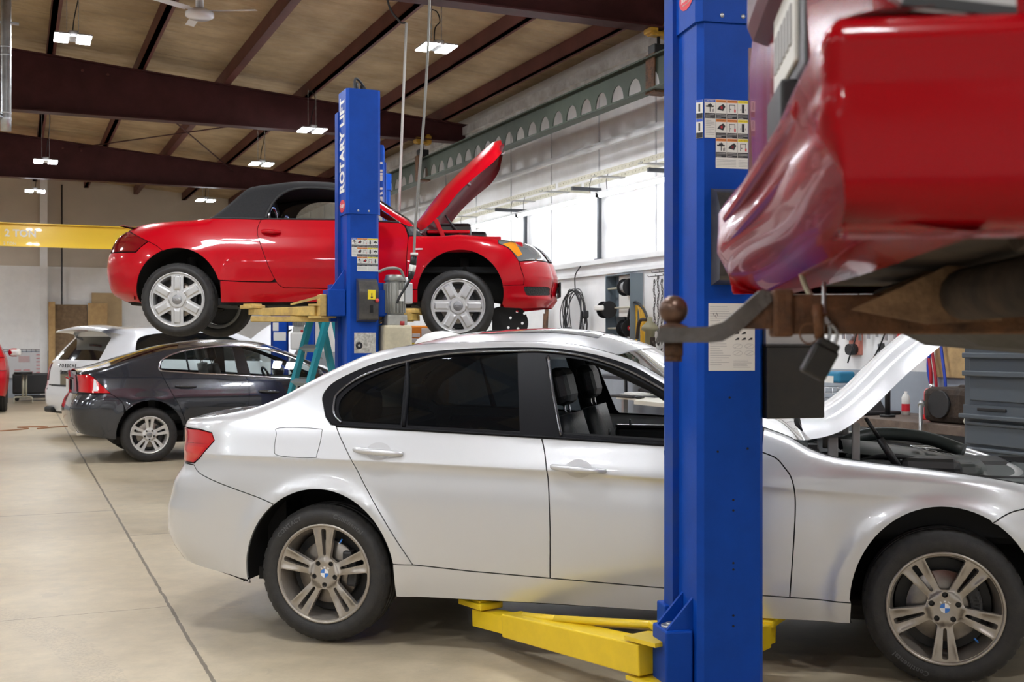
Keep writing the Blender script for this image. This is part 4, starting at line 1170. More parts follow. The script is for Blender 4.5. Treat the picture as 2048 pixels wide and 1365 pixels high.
inner_shell(tt, B, low)
for sd in (-1, 1):
    for hx, rx in ((.01, .40), (2.44, .40)): well(tt, hx, .40, rx, sd*.80, sd*.42)
cb = MB(); cb.box((1.0, 0, .33), (2.1, 1.45, .06)); cb.box((.55, 0, .75), (.1, 1.3, .7)); cb.build('cabin_floor', M_DARKIN, tt)
db = MB(); db.box((1.85, 0, .86), (.35, 1.35, .3), None, None, .08); db.build('dashboard', M_DARKIN, tt)
for y in (-.36, .36): seat(tt, 1.0, y, .50, M_SEAT, back=.60)
steering_wheel(tt, 1.52, .36, .92)
rh = MB()
for y in (-.36, .36): rh.tube(smooth_path([(.72, y-.2, .85), (.72, y-.18, 1.12), (.72, y, 1.2), (.72, y+.18, 1.12), (.72, y+.2, .85)], 6), .022, M_CHROME, 10)
rh.build('roll_hoops', M_CHROME, tt)
hl2 = top_panel(B, .45, 1.5, 'soft_top_lining', M_DARKIN, tt, off=-.04, nx=20)
ub = MB(); ub.box((1.22, 0, .325), (1.65, 1.3, .06), None, None, .02); ub.box((0, 0, .36), (.35, 1.0, .12), None, None, .03); ub.box((2.44, 0, .36), (.4, 1.0, .14), None, None, .03); ub.box((-.42, 0, .33), (.22, .9, .05), None, None, .02); ub.box((.6, -.62, .31), (.25, .06, .05)); ub.box((1.85, -.62, .31), (.3, .06, .05)); ub.build('underbody', M_UNDER, tt)
for sd in (-1, 1):
    sa = MB()
    for hx, hz in ((0, .343), (2.42, .289)): sa.tube([(hx, sd*.68, hz), (hx+.03, sd*.4, .36)], .03, None, 8); sa.tube([(hx+.06, sd*.62, hz+.02), (hx+.05, sd*.55, .72)], .04, None, 10); sa.cyl((hx, sd*.70, hz), .07, .08, None, 'Y', 16)
    sa.build('suspension', M_UNDER, tt)
# dropped plastic tray under the nose
ph = [[(2.93+dx+.013*math.cos(t*PI/4), dz+.013*math.sin(t*PI/4)) for t in range(8)] for dx, dz in ((-.04, .20), (.02, .26), (.07, .15), (.09, .24), (-.06, .11), (.03, .10))]
V, F, bd = cdt_panel(sp2([(2.74, .29), (2.72, .15), (2.74, .05), (2.90, .02), (3.02, .06), (3.055, .16), (3.01, .27), (2.93, .30)], 5, True), ph, [], .03)
lift_panel('undertray', V, F, bd, lambda a, b: (a, -.18+.3*(b-.3)**2, b), lambda a, b: (0, -1, 0), lambda a, b: (0, .012, 0), M_BLACK, tt)
mr = MB(); mr.box((0, 0, 0), (.16, .22, .14), M_REDP, None, .06); mr.box((.02, .10, -.05), (.07, .08, .06), M_REDP, None, .02)
o = mr.build('door_mirror', None, tt); o.location = (1.62, -.95, 1.06)
WT = dict(R=.317, w=.225, rr=.234, paint=M_ALLOYS, cap='rings', capr=.045, bolts=0, depth=(.016, .012))
def spoke_pts(a0): return [(r*math.cos(math.radians(a0+60*k))-l*math.sin(math.radians(a0+60*k)), r*math.sin(math.radians(a0+60*k))+l*math.cos(math.radians(a0+60*k))) for k in range(6) for r in np.arange(.06, .215, .012) for l in (-.036, -.030, -.024, -.019, 0, .019, .024, .030, .036)]
def ridge6(a0):
    def f(a, b):
        r = math.hypot(a, b)
        if r < .085 or r > .205: return 0
        an = (math.degrees(math.atan2(b, a)) - a0) % 60
        an = min(an, 60-an); lat = r*math.sin(math.radians(an))
        return -.007*max(0, min(1, (.030-lat)/.008)) * min(1, (r-.075)/.02)
    return f
wheel(tt, (0, -.87, .343), holes=six_spokes(.234, 90), ridges=ridge6(90), extra=spoke_pts(90), **WT); wheel(tt, (2.42, -.87, .289), holes=six_spokes(.234, 0), ridges=ridge6(0), extra=spoke_pts(0), steer=4, **WT)
wheel(tt, (0, .87, .343), side=1, holes=six_spokes(.234, 90), **WT); wheel(tt, (2.42, .87, .289), side=1, holes=six_spokes(.234, 90), **WT)
# engine bay
eb = MB(); eb.box((2.5, 0, .62), (.9, 1.2, .05)); eb.box((2.08, 0, .78), (.03, 1.25, .3)); eb.build('engine_bay', M_DARKIN, tt)
for s in (-1, 1):
    ap = MB(); ap.box((2.42, s*.655, .84), (.75, .03, .14), None, None, .008); ap.box((2.33, s*.62, .955), (.38, .04, .03), None, None, .01); ap.box((2.95, s*.45, .83), (.08, .4, .07), None, None, .02); ap.box((2.26, s*.66, .96), (.04, .03, .22), None, Matrix.Translation((2.26, 0, .96)) @ Matrix.Rotation(math.radians(-24), 4, 'Y') @ Matrix.Translation((-2.26, 0, -.96)), .008)
    ap.build('inner_apron', M_REDP, tt)
bx = MB(); bx.box((2.38, -.2, .98), (.30, .5, .14), None, None, .03); bx.box((2.52, .1, .95), (.3, .6, .1), None, None, .03); bx.box((2.2, 0, .95), (.14, 1.2, .06), None, None, .02); bx.build('airbox', M_GLOSSBLACK, tt)
# open hood
E = [(2.085, .968, .60), (2.144, .998, .66), (2.28, 1.127, .68), (2.42, 1.298, .69), (2.565, 1.434, .68), (2.71, 1.555, .65), (2.79, 1.66, .52), (2.815, 1.735, .25)]
Cc = [(1.99, 1.06), (2.05, 1.115), (2.135, 1.23), (2.256, 1.38), (2.408, 1.534), (2.56, 1.686), (2.712, 1.823), (2.80, 1.87)]
es = smooth_path(E, 6); cs = smooth_path([(a, 0, b) for a, b in Cc], 6); P = []; Q = []
for i in range(len(es)):
    row = []; r2 = []
    for j in range(29):
        f = -1+2*j/28; g = (1-abs(f)**2.8)**.62
        x = es[i].x + (cs[i].x-es[i].x)*g; z = es[i].y + (cs[i].z-es[i].y)*g
        row.append((x, f*es[i].z, z)); r2.append((x+.030*(1-abs(f)**8), f*es[i].z*.985, z-.030*(1-abs(f)**8)))
    P.append(row); Q.append(r2)
hd = MB(); hd.grid(P, None, True); hood = hd.build('hood', M_REDP, tt, fix=False)
hi = MB(); hi.grid(Q, None, True); hi.build('hood_lining', mat('dark_red_lining', (.16, .008, .02), .4, coat=.4), hood, fix=False)
hr = MB(); hr.tube(smooth_path([(2.30, -.50, 1.20), (2.45, -.2, 1.46), (2.5, .3, 1.5)], 4), .02, None, 8); hr.tube([(2.78, -.3, 1.71), (2.82, -.15, 1.74)], .02, None, 8); hr.build('hood_stiffener', mat('dark_red_lining', (.16, .008, .02), .4), hood)
MB().box((2.80, -.22, 1.74), (.05, .06, .05), M_BLACK, None, .01).build('hood_latch', M_BLACK, hood)
for s in (-1, 1): MB().tube([(2.30, s*.62, 1.10), (2.43, s*.63, .925)], .009, M_GLOSSBLACK, 8).build('gas_strut', M_BLACK, tt)
# plate at the nose
np_ = MB().box((3.35, .0, .46), (.015, .40, .14), M_BLACK, None, .003); np_.build('front_plate', M_BLACK, tt)
MB().box((3.31, 0, .46), (.08, .2, .05), M_BLACK).build('plate_bracket', M_BLACK, tt)
# ------------------------------------------------------------------ two post lifts
M_LBLUE = mat('lift_blue', (.003, .062, .40), .42, 0, spec=.18, noise=.18, nscale=5, bump=.06, bscale=180)
M_LBLUEW = mat('lift_blue_worn', (.004, .05, .34), .5, 0, spec=.15, noise=.55, nscale=9, col2=(.02, .06, .26))
M_YEL = mat('lift_yellow', (.86, .60, .012), .38, coat=.3, noise=.12, nscale=6)
M_YELW = mat('worn_yellow', (.72, .50, .14), .5, noise=.5, nscale=7, col2=(.42, .28, .10))
M_PAPER = mat('paper_white', (.74, .73, .69), .6)
M_INK = mat('print_black', (.02, .02, .025), .6)
M_INKG = mat('print_grey', (.42, .42, .42), .6)
M_ORANGE = mat('print_orange', (.80, .26, .05), .5)
M_PYEL = mat('print_yellow', (.90, .72, .02), .5)
M_PBLUE = mat('print_blue', (.05, .12, .55), .5)
M_LOGORED = mat('logo_red', (.62, .02, .035), .4)
FRONT = Matrix.Rotation(PI/2, 4, 'X')          # flat (x, y) artwork -> (x, z) facing -y
def rect(mb, x0, x1, z0, z1, y, m): mb.add([(x0, y, z0), (x1, y, z0), (x1, y, z1), (x0, y, z1)], [(0, 1, 2, 3)], m)
def picto(mb, x, z, w, h, k, y):
    """small black pictogram of a lift and a car"""
    r = random.Random(k*7+3); cx = x+w/2; cz = z+h/2
    def rc(a, b, c, d, m=M_INK): rect(mb, cx+a*w, cx+b*w, cz+c*h, cz+d*h, y, m)
    t = k % 6
    if t == 0: rc(-.36, -.30, -.4, .4); rc(.24, .30, -.4, .4); rc(-.3, .24, -.02, .02); rc(.33, .45, -.25, .0)
    elif t == 1: rc(-.42, .36, .05, .2); rc(-.22, .18, .2, .34); rc(-.04, .04, -.4, .42); rc(.2, .26, -.45, -.15); rc(.32, .38, -.4, -.1)
    elif t == 2: mb.add([(cx-.4*w, y, cz-.15*h), (cx+.2*w, y, cz-.3*h), (cx+.42*w, y, cz+.15*h), (cx+.2*w, y, cz+.4*h), (cx-.2*w, y, cz+.15*h)], [(0, 1, 2, 3, 4)], M_INK); rc(-.05, .15, -.1, .15, M_LOGORED)
    elif t == 3: rc(-.3, .3, .3, .36); rc(-.3, -.24, -.4, .36); rc(.24, .3, -.1, .36); rc(.2, .36, -.4, -.1, M_LOGORED); rc(-.2, -.1, -.15, -.05)
    elif t == 4: rc(-.14, .14, -.42, .42); rc(-.3, -.2, -.2, .0, M_INKG); rc(.2, .3, -.2, .0, M_INKG)
    else: rc(-.42, .4, -.02, .12); rc(-.25, .2, .12, .25); rc(-.3, -.18, -.18, .0); rc(.15, .27, -.18, .0); rc(-.05, .0, -.42, .4)
def warning_block(parent, x0, z0, cw, ch, y=-.0016, cut=None, side_col=True):
    """sheet of lift safety labels: three rows of picture cells"""
    mb = MB(); rows = [['N', 'W', 'W', 'C', 'C'], ['T', 'W', 'W', 'C', 'C'], ['', 'W', 'W', 'C', 'C']]
    rect(mb, x0, x0+cw*5, z0-ch*2, z0, y, M_PAPER); rect(mb, x0+cw, x0+cw*5, z0-ch*3.55, z0-ch*2, y, M_PAPER)
    k = 0
    for r, row in enumerate(rows):
        for c, t in enumerate(row):
            if not t: continue
            x = x0+c*cw; zt = z0-r*ch-.0015; k += 1
            if t == 'T':
                for q in range(9): rect(mb, x+cw*.1, x+cw*(.9 if q % 3 else .6), zt-ch*(.1+.09*q), zt-ch*(.07+.09*q), y-.0004, M_INKG)
                continue
            hm = {'N': M_PBLUE, 'W': M_ORANGE, 'C': M_PYEL}[t]
            rect(mb, x+cw*.03, x+cw*.97, zt-ch*.14, zt, y-.0004, hm)
            mb.text({'N': 'NOTICE', 'W': 'WARNING', 'C': 'CAUTION'}[t], cw*.17, M_PAPER if t == 'N' else M_INK, Matrix.Translation((x+cw/2, y-.0008, zt-ch*.07)) @ FRONT)
            rect(mb, x+cw*.03, x+cw*.97, zt-ch*.97, zt-ch*.70, y-.0004, M_INK)
            for q in range(3): rect(mb, x+cw*.08, x+cw*(.9 if q < 2 else .5), zt-ch*(.785+.07*q), zt-ch*(.76+.07*q), y-.0008, M_INKG)
            picto(mb, x+cw*.05, zt-ch*.68, cw*.9, ch*.52, k+r, y-.0004)
    for c in (1, 3):
        for q in range(5): rect(mb, x0+cw*(c+.08), x0+cw*(c+1.85), z0-ch*(3.1+.08*q)-.002, z0-ch*(3.08+.08*q)-.002, y-.0004, M_INKG)
    for c in range(1, 5): rect(mb, x0+cw*c-.0004, x0+cw*c+.0004, z0-ch*3, z0, y-.0006, M_INK)
    return mb.build('safety_labels', None, parent, fix=False)
def logo(parent, M, a=.062, b=.036):
    mb = MB()
    mb.add([(a*math.cos(t*PI/20), b*math.sin(t*PI/20), 0) for t in range(40)], [tuple(range(40))], M_LOGORED, False, M)
    mb.text('Rotary', .034*a/.062, M_PAPER, M @ Matrix.Translation((0, .004, .0006)), 0, .25, .001)
    mb.tube([(a*(-.5+.1*t), -b*.45-.004*math.sin(t*.31), .0006) for t in range(11)], .0016, M_PAPER, 4, M)
    return mb.build('oval_logo', None, parent, fix=False)
def column(name, label, loc, rz, top, sleeve, w=.225, d=.22, hide=False):
    """square lift column, face towards -y; sleeve = height where the wider top cover starts"""
    t = thing(name, label, 'car lift', loc, rz)
    h = w/2
    sec = [(-h, 0), (h, 0), (h+.022, .022), (h+.022, d), (-h-.022, d), (-h-.022, .022)]
    mb = MB(); mb.prism(sec, .012, top-.02)
    mb.build('column_body', M_LBLUE, t)
    fl = MB()
    for s in (-1, 1): fl.box((s*(h+.020), d+.045, top/2-.05), (.055, .10, top-.2), None)
    fl.build('rail_flange', M_LBLUEW, t)
    sl = MB(); e = .010
    sec2 = [(-h-e, -e), (h+e, -e), (h+.022+e, .022-e), (h+.022+e, d+.03), (-h-.022-e, d+.03), (-h-.022-e, .022-e)]
    sl.prism(sec2, sleeve, top); so = sl.build('top_cover', M_LBLUE, t)
    bt = MB()
    for x in (-.045, .04): bt.sphere((x, -e-.002, sleeve+.025), .009, None, 10, (1, .5, 1))
    bt.build('cover_bolts', M_GALV, so)
    bp = MB(); bp.box((0, .12, .006), (.46, .5, .012)); 
    for x in (-.19, .19):
        for y in (-.08, .32): bp.cyl((x, y, .025), .014, .03, None, 'Z', 6)
    bp.build('base_plate', M_LBLUEW, t)
    return t
def holes_on(parent, pts, r=.0045):
    mb = MB()
    for x, z in pts: mb.cyl((x, -.001, z), r, .002, None, 'Y', 10)
    mb.build('bolt_holes', M_GAP, parent)
def release_box(parent, x, z, w=.165, h=.36, yellow=True):
    mb = MB()
    pr = [(0, z-h/2), (-.085, z-h/2+.02), (-.10, z+h*.22), (-.055, z+h/2-.02), (0, z+h/2)]
    mb.prism(pr, x-w/2, x+w/2, None, None, 'X'); o = mb.build('release_cover', mat('black_cover', (.02, .02, .022), .35, coat=.2, noise=.5, nscale=8, col2=(.08, .072, .06)), parent)
    bv = o.modifiers.new('soft', 'BEVEL'); bv.width = .012; bv.segments = 2
    g = MB()
    for dx in (-1, 1):
        for dz in (-1, 1): g.sphere((x+dx*(w/2-.012), -.015 if dz > 0 else -.028, z+dz*(h/2-.03)), .007, None, 8)
    g.build('screws', M_GALV, o)
    if yellow:
        l = MB(); l.box((x+.02, -.098, z+h*.12), (.06, .004, .075), M_PYEL); l.box((x+.02, -.101, z+h*.11), (.006, .002, .03), M_INK); l.prism([(x+.008, z+h*.07), (x+.032, z+h*.07), (x+.02, z+h*.03)], -.102, -.100, M_INK, None, 'Y'); l.build('release_label', None, o)
        s = MB(); s.sphere((x+.062, -.108, z-.005), .017, mat('red_knob', (.6, .05, .05), .4), 12); s.build('release_knob', None, o)
        k = MB(); k.box((x+.02, -.097, z-.07), (.022, .012, .06), M_GAP); k.build('release_slot', M_GAP, o)
    return o
def arm(parent, p0, p1, w0, w1, h0, h1, m, pad=True, name='swing_arm', lighter=None):
    """telescopic swing arm from the pivot p0 to the pad at p1 (local coordinates)"""
    p0 = Vector(p0); p1 = Vector(p1); d = p1-p0; L = d.length; u = d.normalized(); yaw = math.atan2(u.y, u.x); pit = -math.asin(u.z)
    T = Matrix.Translation(p0) @ Matrix.Rotation(yaw, 4, 'Z') @ Matrix.Rotation(pit, 4, 'Y')
    mb = MB(); a = L*.80
    def taper(x0, x1, wa, wb, ha, hb, za=0, zb=0):
        vs = []
        for (x, w, h, zz) in ((x0, wa, ha, za), (x1, wb, hb, zb)):
            for s in (-1, 1):
                for q in (-1, 1): vs.append((x, s*w/2, zz+q*h/2))
        mb.add(vs, [(0,1,3,2),(4,6,7,5),(0,4,5,1),(2,3,7,6),(0,2,6,4),(1,5,7,3)], None, False, T)
    taper(.08, a, w0, w1, h0, h1)
    o = mb.build(name, m, parent)
    bv = o.modifiers.new('edge', 'BEVEL'); bv.width = .006; bv.segments = 2
    e = MB(); taper_T = T
    vs = []
    for x, w, h in ((a-.08, w1*.8, h1*.78), (L, w1*.8, h1*.74)):
        for s in (-1, 1):
            for q in (-1, 1): vs.append((x, s*w/2, q*h/2))
    e.add(vs, [(0,1,3,2),(4,6,7,5),(0,4,5,1),(2,3,7,6),(0,2,6,4),(1,5,7,3)], None, False, T); e.build('arm_extension', m, o)
    y = MB(); 
    for q in (-1, 1): y.prism([(-.03, -w0*.6), (.16, -w0*.5), (.16, w0*.5), (-.03, w0*.6)], q*h0*.62-.008, q*h0*.62+.008, None, T)
    y.prism([(.0, -h0*.62), (.14, -h0*.62), (.14, h0*.62), (.0, h0*.62)], -w0*.56, -w0*.52, None, T @ Matrix.Rotation(0, 4, 'X') @ Matrix(((1,0,0,0),(0,0,1,0),(0,1,0,0),(0,0,0,1)))) if False else None
    y.build('arm_yoke', m, o)
    if pad:
        pz = p1 + Vector((0, 0, h1*.5+.012))
        pd = MB(); pd.box(pz, (.19, .13, .03), None, Matrix.Identity(4), .006, yaw); pd.box(pz + Vector((0, 0, .020)), (.13, .10, .014), M_RUBBER, None, .003, yaw)
        pd.cyl(pz - Vector((0, 0, .03)), .03, .05, None, 'Z', 14); q = pd.build('lift_pad', m, o)
    return o
# --- column in the foreground
pc = column('lift_column', 'blue car lift column standing in the foreground before the silver sedan', (.837, 4.374, 0), math.radians(12), 3.55, 2.664)
warning_block(pc, -.1115, 2.372, .0445, .0735)
lp = MB(); rect(lp, -.150, -.125, 2.235, 2.372, .0, M_PAPER)
sd_ = MB()
for r in range(2):
    zt = 2.370-.0735*r
    rect(sd_, 0, .028, zt-.072, zt, 0, M_PAPER); rect(sd_, .001, .027, zt-.010, zt, -.0004, M_PBLUE); rect(sd_, .001, .027, zt-.071, zt-.051, -.0004, M_INK); rect(sd_, .010, .017, zt-.045, zt-.015, -.0004, M_INK)
T_ = Matrix.Translation((-.1367, .0227, 0)) @ Matrix.Rotation(-PI/4, 4, 'Z') @ Matrix.Translation((.001, -.0012, 0))
sd2 = MB(); sd2.v = [tuple(T_ @ Vector(p)) for p in sd_.v]; sd2.f = sd_.f; sd2.m = sd_.m; sd2.sm = sd_.sm; sd2.mats = sd_.mats
sd2.build('notice_labels', None, pc, fix=False)
LEFT = Matrix(((0, 0, -1, 0), (-1, 0, 0, 0), (0, 1, 0, 0), (0, 0, 0, 1)))      # artwork on the left face
logo(pc, Matrix.Translation((-.1465, .10, 2.78)) @ LEFT, .075, .045)
tx = MB(); tx.text('ROTARY LIFT', .12, M_PAPER, Matrix.Translation((-.1465, .10, 3.22)) @ LEFT @ Matrix.Rotation(PI/2, 4, 'Z'), 0, 0, .004); tx.build('vertical_lettering', M_PAPER, pc, fix=False)
release_box(pc, .0, 1.85, .17, .37, True)
# paper instruction sheet
sh = MB(); x0, x1, z0, z1 = -.096, .092, 1.342, 1.598
rect(sh, x0, x1, z0, z1, -.0015, M_PAPER); r_ = random.Random(5)
for q in range(26):
    z = z1-.012-.0088*q
    if 6 < q < 9: continue
    wd = .088*r_.uniform(.45, 1); rect(sh, x0+.006, x0+.006+wd, z-.0018, z, -.002, M_INKG)
for q in range(6): rect(sh, x0+.1, x0+.1+.08*r_.uniform(.7, 1), z0+.012+.0055*q, z0+.0135+.0055*q, -.002, M_INKG)
for r in range(2):
    for c in range(3 if r else 2):
        cx = x0+.115+.027*c; cz = 1.485-.022*r; sh.prism([(cx-.009, cz-.005), (cx+.009, cz-.003), (cx+.009, cz+.005), (cx+.001, cz+.004), (cx-.004, cz)], -.0022, -.0020, M_INK, None, 'Y')
for r in range(2):
    for c in range(2):
        cx = x0+.118+.048*c; cz = 1.435-.026*r
        sh.tube([(cx+.019*math.cos(t*PI/10), -.002, cz+.009*math.sin(t*PI/10)) for t in range(21)], .0005, M_INKG, 4); sh.tube([(cx-.012, -.002, cz-.006), (cx+.012, -.002, cz+.006)], .0005, M_INKG, 4)
for (a, b) in ((.020, 1.56), (.028, 1.553), (.033, 1.562)): sh.tube([(x0+a, -.002, b), (x0+a+.004, -.002, b-.012)], .0009, M_INK, 4)
sh.build('instruction_sheet', None, pc, fix=False)
yl = MB(); rect(yl, .077, .1, 1.597, 1.618, -.0015, M_PYEL); yl.build('yellow_label', M_PYEL, pc, fix=False)
holes_on(pc, [(-.01, 1.24), (-.058, 1.035), (.063, 1.045), (.005, .85), (.005, .81), (.005, .61), (.005, .585), (.005, .41), (.005, .37), (-.06, 2.0)])
# carriage bracket and arms
cg = MB(); cg.box((-.195, .12, .24), (.11, .16, .22), None, None, .008); cg.prism([(-.245, .345), (-.135, .345), (-.135, .47)], .06, .075, None, None, 'Y'); cg.prism([(-.245, .345), (-.135, .345), (-.135, .47)], .165, .18, None, None, 'Y')
cg.box((0, .30, .25), (.36, .10, .30), None, None, .006); cg.build('carriage', M_LBLUE, pc)
pn = MB(); pn.cyl((-.205, .12, .352), .035, .012, None, 'Z', 20); pn.cyl((-.205, .12, .36), .016, .012, None, 'Z', 12); pn.build('pivot_pin', M_GALV, pc)
def to_local(o, X, Y, Z):
    a = o.rotation_euler[2]; c, s = math.cos(a), math.sin(a); dx, dy = X-o.location[0], Y-o.location[1]
    return (c*dx+s*dy, -s*dx+c*dy, Z)
L_ = lambda X, Y, Z: to_local(pc, X, Y, Z)
arm(pc, (-.225, .12, .215), L_(-.15, 5.45, .150), .13, .115, .125, .105, M_YEL)
a2 = MB(); pa_, pb_, pc2 = Vector(L_(.60, 4.66, .30)), Vector(L_(.19, 5.02, .238)), Vector(L_(.05, 5.18, .212))
for u_, v_ in ((pa_, pb_), (pb_, pc2)): a2.tube([u_, v_], .020, None, 4)
a2.box(pa_, (.08, .08, .03), None, None, .006); a2.build('arm_restraint', M_YEL, pc)
arm(pc, (.13, .33, .215), L_(1.13, 5.12, .155), .13, .115, .12, .10, M_YEL)
tl = MB(); tl.box((-.30, -.03, .26), (.016, .004, .03)); 
# power unit on the right of the column
def power_unit(parent, x, y, z, tank_m, s=1.0, black=False):
    m = MB(); mm = mat('motor_grey', (.46, .46, .42), .45, .3, noise=.3, nscale=8)
    m.cyl((x, y, z+.20*s), .075*s, .30*s, None, 'Z', 28)
    for k in range(20):
        q = 2*PI*k/20; m.box((x+.082*s*math.cos(q), y+.082*s*math.sin(q), z+.20*s), (.02*s, .006*s, .24*s), None, None, 0, q)
    m.cyl((x, y, z+.365*s), .088*s, .05*s, None, 'Z', 28, None, .07*s); m.box((x, y, z+.02*s), (.17*s, .17*s, .09*s), None, None, .012)
    o = m.build('pump_motor', mm, parent)
    j = MB(); j.box((x+.10*s, y-.02, z+.24*s), (.07*s, .10*s, .17*s), None, None, .01); j.cyl((x+.09*s, y-.02, z+.345*s), .018*s, .05*s, None, 'Z', 12); j.build('junction_box', mat('cast_aluminium', (.55, .56, .56), .4, .6), o)
    lb = MB(); lb.box((x+.03*s, y-.094*s, z+.22*s), (.045*s, .004, .09*s)); lb.build('rating_plate', M_PAPER, o)
    tk = MB(); tk.box((x, y, z-.145*s), (.24*s, .22*s, .25*s), None, None, .02); tk.build('oil_tank', tank_m, parent)
    cp = MB(); cp.cyl((x+.04*s, y-.07*s, z-.005*s), .025*s, .035*s, None, 'Z', 16); cp.build('filler_cap', mat('red_cap', (.4, .03, .03), .5), parent)
    hz = MB(); hz.tube(smooth_path([(x-.1*s, y, z+.02), (x-.16*s, y, z-.02), (x-.18*s, y+.02, z-.15)], 5), .012, None, 8); hz.build('hydraulic_hose', M_RUBBER, parent)
    br = MB(); br.box((x-.115*s, y+.02, z+.2*s), (.09*s, .03, .25*s), None, None, .004); br.build('motor_bracket', M_LBLUE, parent)
    return o
pu = MB(); mm = mat('motor_grey', (.46, .46, .42), .45, .3, noise=.3, nscale=8)
pu.box((.255, .10, 1.475), (.235, .2, .075), None, None, .008); pu.build('pump_block', mat('brushed_grey', (.5, .5, .5), .35, .7), pc)
pm = MB(); pm.cyl((.255, .10, 1.68), .085, .34, None, 'Z', 28)
for k in range(20):
    q = 2*PI*k/20; pm.box((.255+.09*math.cos(q), .10+.09*math.sin(q), 1.68), (.02, .006, .28), None, None, 0, q)
pm.build('pump_motor', mm, pc)
tk = MB(); tk.box((.258, .10, 1.297), (.24, .22, .28), None, None, .006); tk.box((.258, .10, 1.438), (.255, .235, .008)); tk.build('oil_tank', mat('black_tank', (.010, .010, .010), .42, coat=.15, noise=.4, nscale=10, col2=(.02, .017, .013)), pc)
br = MB(); br.box((.145, .12, 1.5), (.05, .12, .3)); br.build('motor_bracket', M_LBLUE, pc)
# --- column before the red roadster
pt = column('lift_column', 'blue lettered lift column standing in front of the raised red roadster', (-1.165, 9.02, 0), math.radians(22), 3.43, 2.45, .212)
warning_block(pt, -.095, 2.262, .0425, .073)
tx = MB(); tx.text('ROTARY LIFT', .20, M_PAPER, Matrix.Translation((-.1395, .125, 3.0)) @ LEFT @ Matrix.Rotation(PI/2, 4, 'Z') @ Matrix.Diagonal((.60, 1, 1, 1)), 0, 0, .009, 'CENTER', 1.06); tx.build('vertical_lettering', M_PAPER, pt, fix=False)
logo(pt, Matrix.Translation((-.1395, .125, 2.52)) @ LEFT, .09, .05)
release_box(pt, .02, 1.775, .155, .345)
s2 = MB(); rect(s2, -.075, .10, 1.36, 1.52, -.0015, mat('greasy_paper', (.7, .69, .64), .6, noise=.5, nscale=30, col2=(.3, .29, .25))); s2.lathe([(.010, -.003), (.024, -.012), (.028, -.003)], M_INK, 18, Matrix.Translation((-.035, 0, 1.42)), axis='Y'); s2.build('greasy_sheet', None, pt, fix=False)
hs_ = MB(); hs_.tube(smooth_path([(-.06, .05, 3.42), (-.05, .06, 3.52), (.0, .08, 3.50), (.06, .10, 3.42)], 6), .010, None, 8); hs_.cyl((-.04, .08, 3.46), .02, .07, None, 'Z', 12); hs_.cyl((.02, .10, 3.45), .02, .06, None, 'Z', 12); hs_.build('top_hoses', M_RUBBER, pt)
holes_on(pt, [(-.06, 3.36), (-.05, 2.54), (.045, 2.53)], .008)
cg = MB(); cg.box((-.20, .14, 1.755), (.14, .20, .21), None, None, .008); cg.prism([(-.25, 1.86), (-.135, 1.86), (-.135, 2.02)], .06, .075, None, None, 'Y'); cg.box((.20, .14, 1.755), (.14, .2, .21), None, None, .008); cg.box((0, .32, 1.76), (.4, .12, .3), None, None, .006); cg.build('carriage', M_LBLUE, pt)
L_ = lambda X, Y, Z: to_local(pt, X, Y, Z)
arm(pt, (-.26, .14, 1.692), L_(-2.20, 9.75, 1.700), .12, .10, .078, .062, M_YELW)
ybx = MB(); ybx.box((-.30, .14, 1.735), (.05, .13, .17), None, None, .006); ybx.prism([(-.32, 1.79), (-.32, 1.815), (-.56, 1.745), (-.56, 1.73)], .05, .07, None, None, 'Y'); ybx.build('arm_restraint', M_YELW, pt)
arm(pt, (.20, .30, 1.665), L_(-.86, 10.0, 1.665), .12, .10, .08, .07, M_YELW)
lw = MB(); lw.box((-.42, .45, 1.632), (.75, .10, .045), None, None, .006, math.radians(-18)); lw.build('arm_lower_beam', M_YELW, pt)
power_unit(pt, .27, .06, 1.60, mat('cream_tank', (.66, .60, .43), .45, noise=.25, nscale=9), .98)
ct = MB(); ct.box((.26, .08, 1.20), (.22, .2, .24), None, None, .01); ct.build('lower_tank', M_BLACK, pt)
cw = MB(); cw.tube(smooth_path([(.12, .0, 2.0), (.2, -.02, 2.03), (.30, .0, 2.02), (.345, .03, 1.93)], 6), .011, None, 8); cw.build('power_lead', mat('grey_cable', (.25, .24, .22), .6), pt)
# far column of the same lift
pf = column('lift_column', 'blue lettered lift column behind the red roadster, partly hidden by the front column', (-1.535, 12.45, 0), math.radians(4), 3.58, 2.5)
tx = MB(); tx.text('ROTARY LIFT', .20, M_PAPER, Matrix.Translation((-.02, -.0125, 3.03)) @ FRONT @ Matrix.Rotation(PI/2, 4, 'Z') @ Matrix.Diagonal((.62, 1, 1, 1)), 0, 0, .009, 'CENTER', 1.06)
tx.v = [(x+.085, y, z) for x, y, z in tx.v]
tx.build('vertical_lettering', M_PAPER, pf, fix=False)
cg = MB(); cg.box((0, -.06, 1.76), (.4, .12, .3), None, None, .006); cg.box((0, -.20, 1.74), (.3, .18, .18), None, None, .006); cg.build('carriage', M_LBLUE, pf)
arm(pf, (-.16, -.26, 1.70), to_local(pf, -2.16, 11.35, 1.70), .12, .10, .085, .07, M_YELW); arm(pf, (.16, -.26, 1.70), to_local(pf, -.95, 11.4, 1.68), .12, .10, .08, .07, M_YELW)
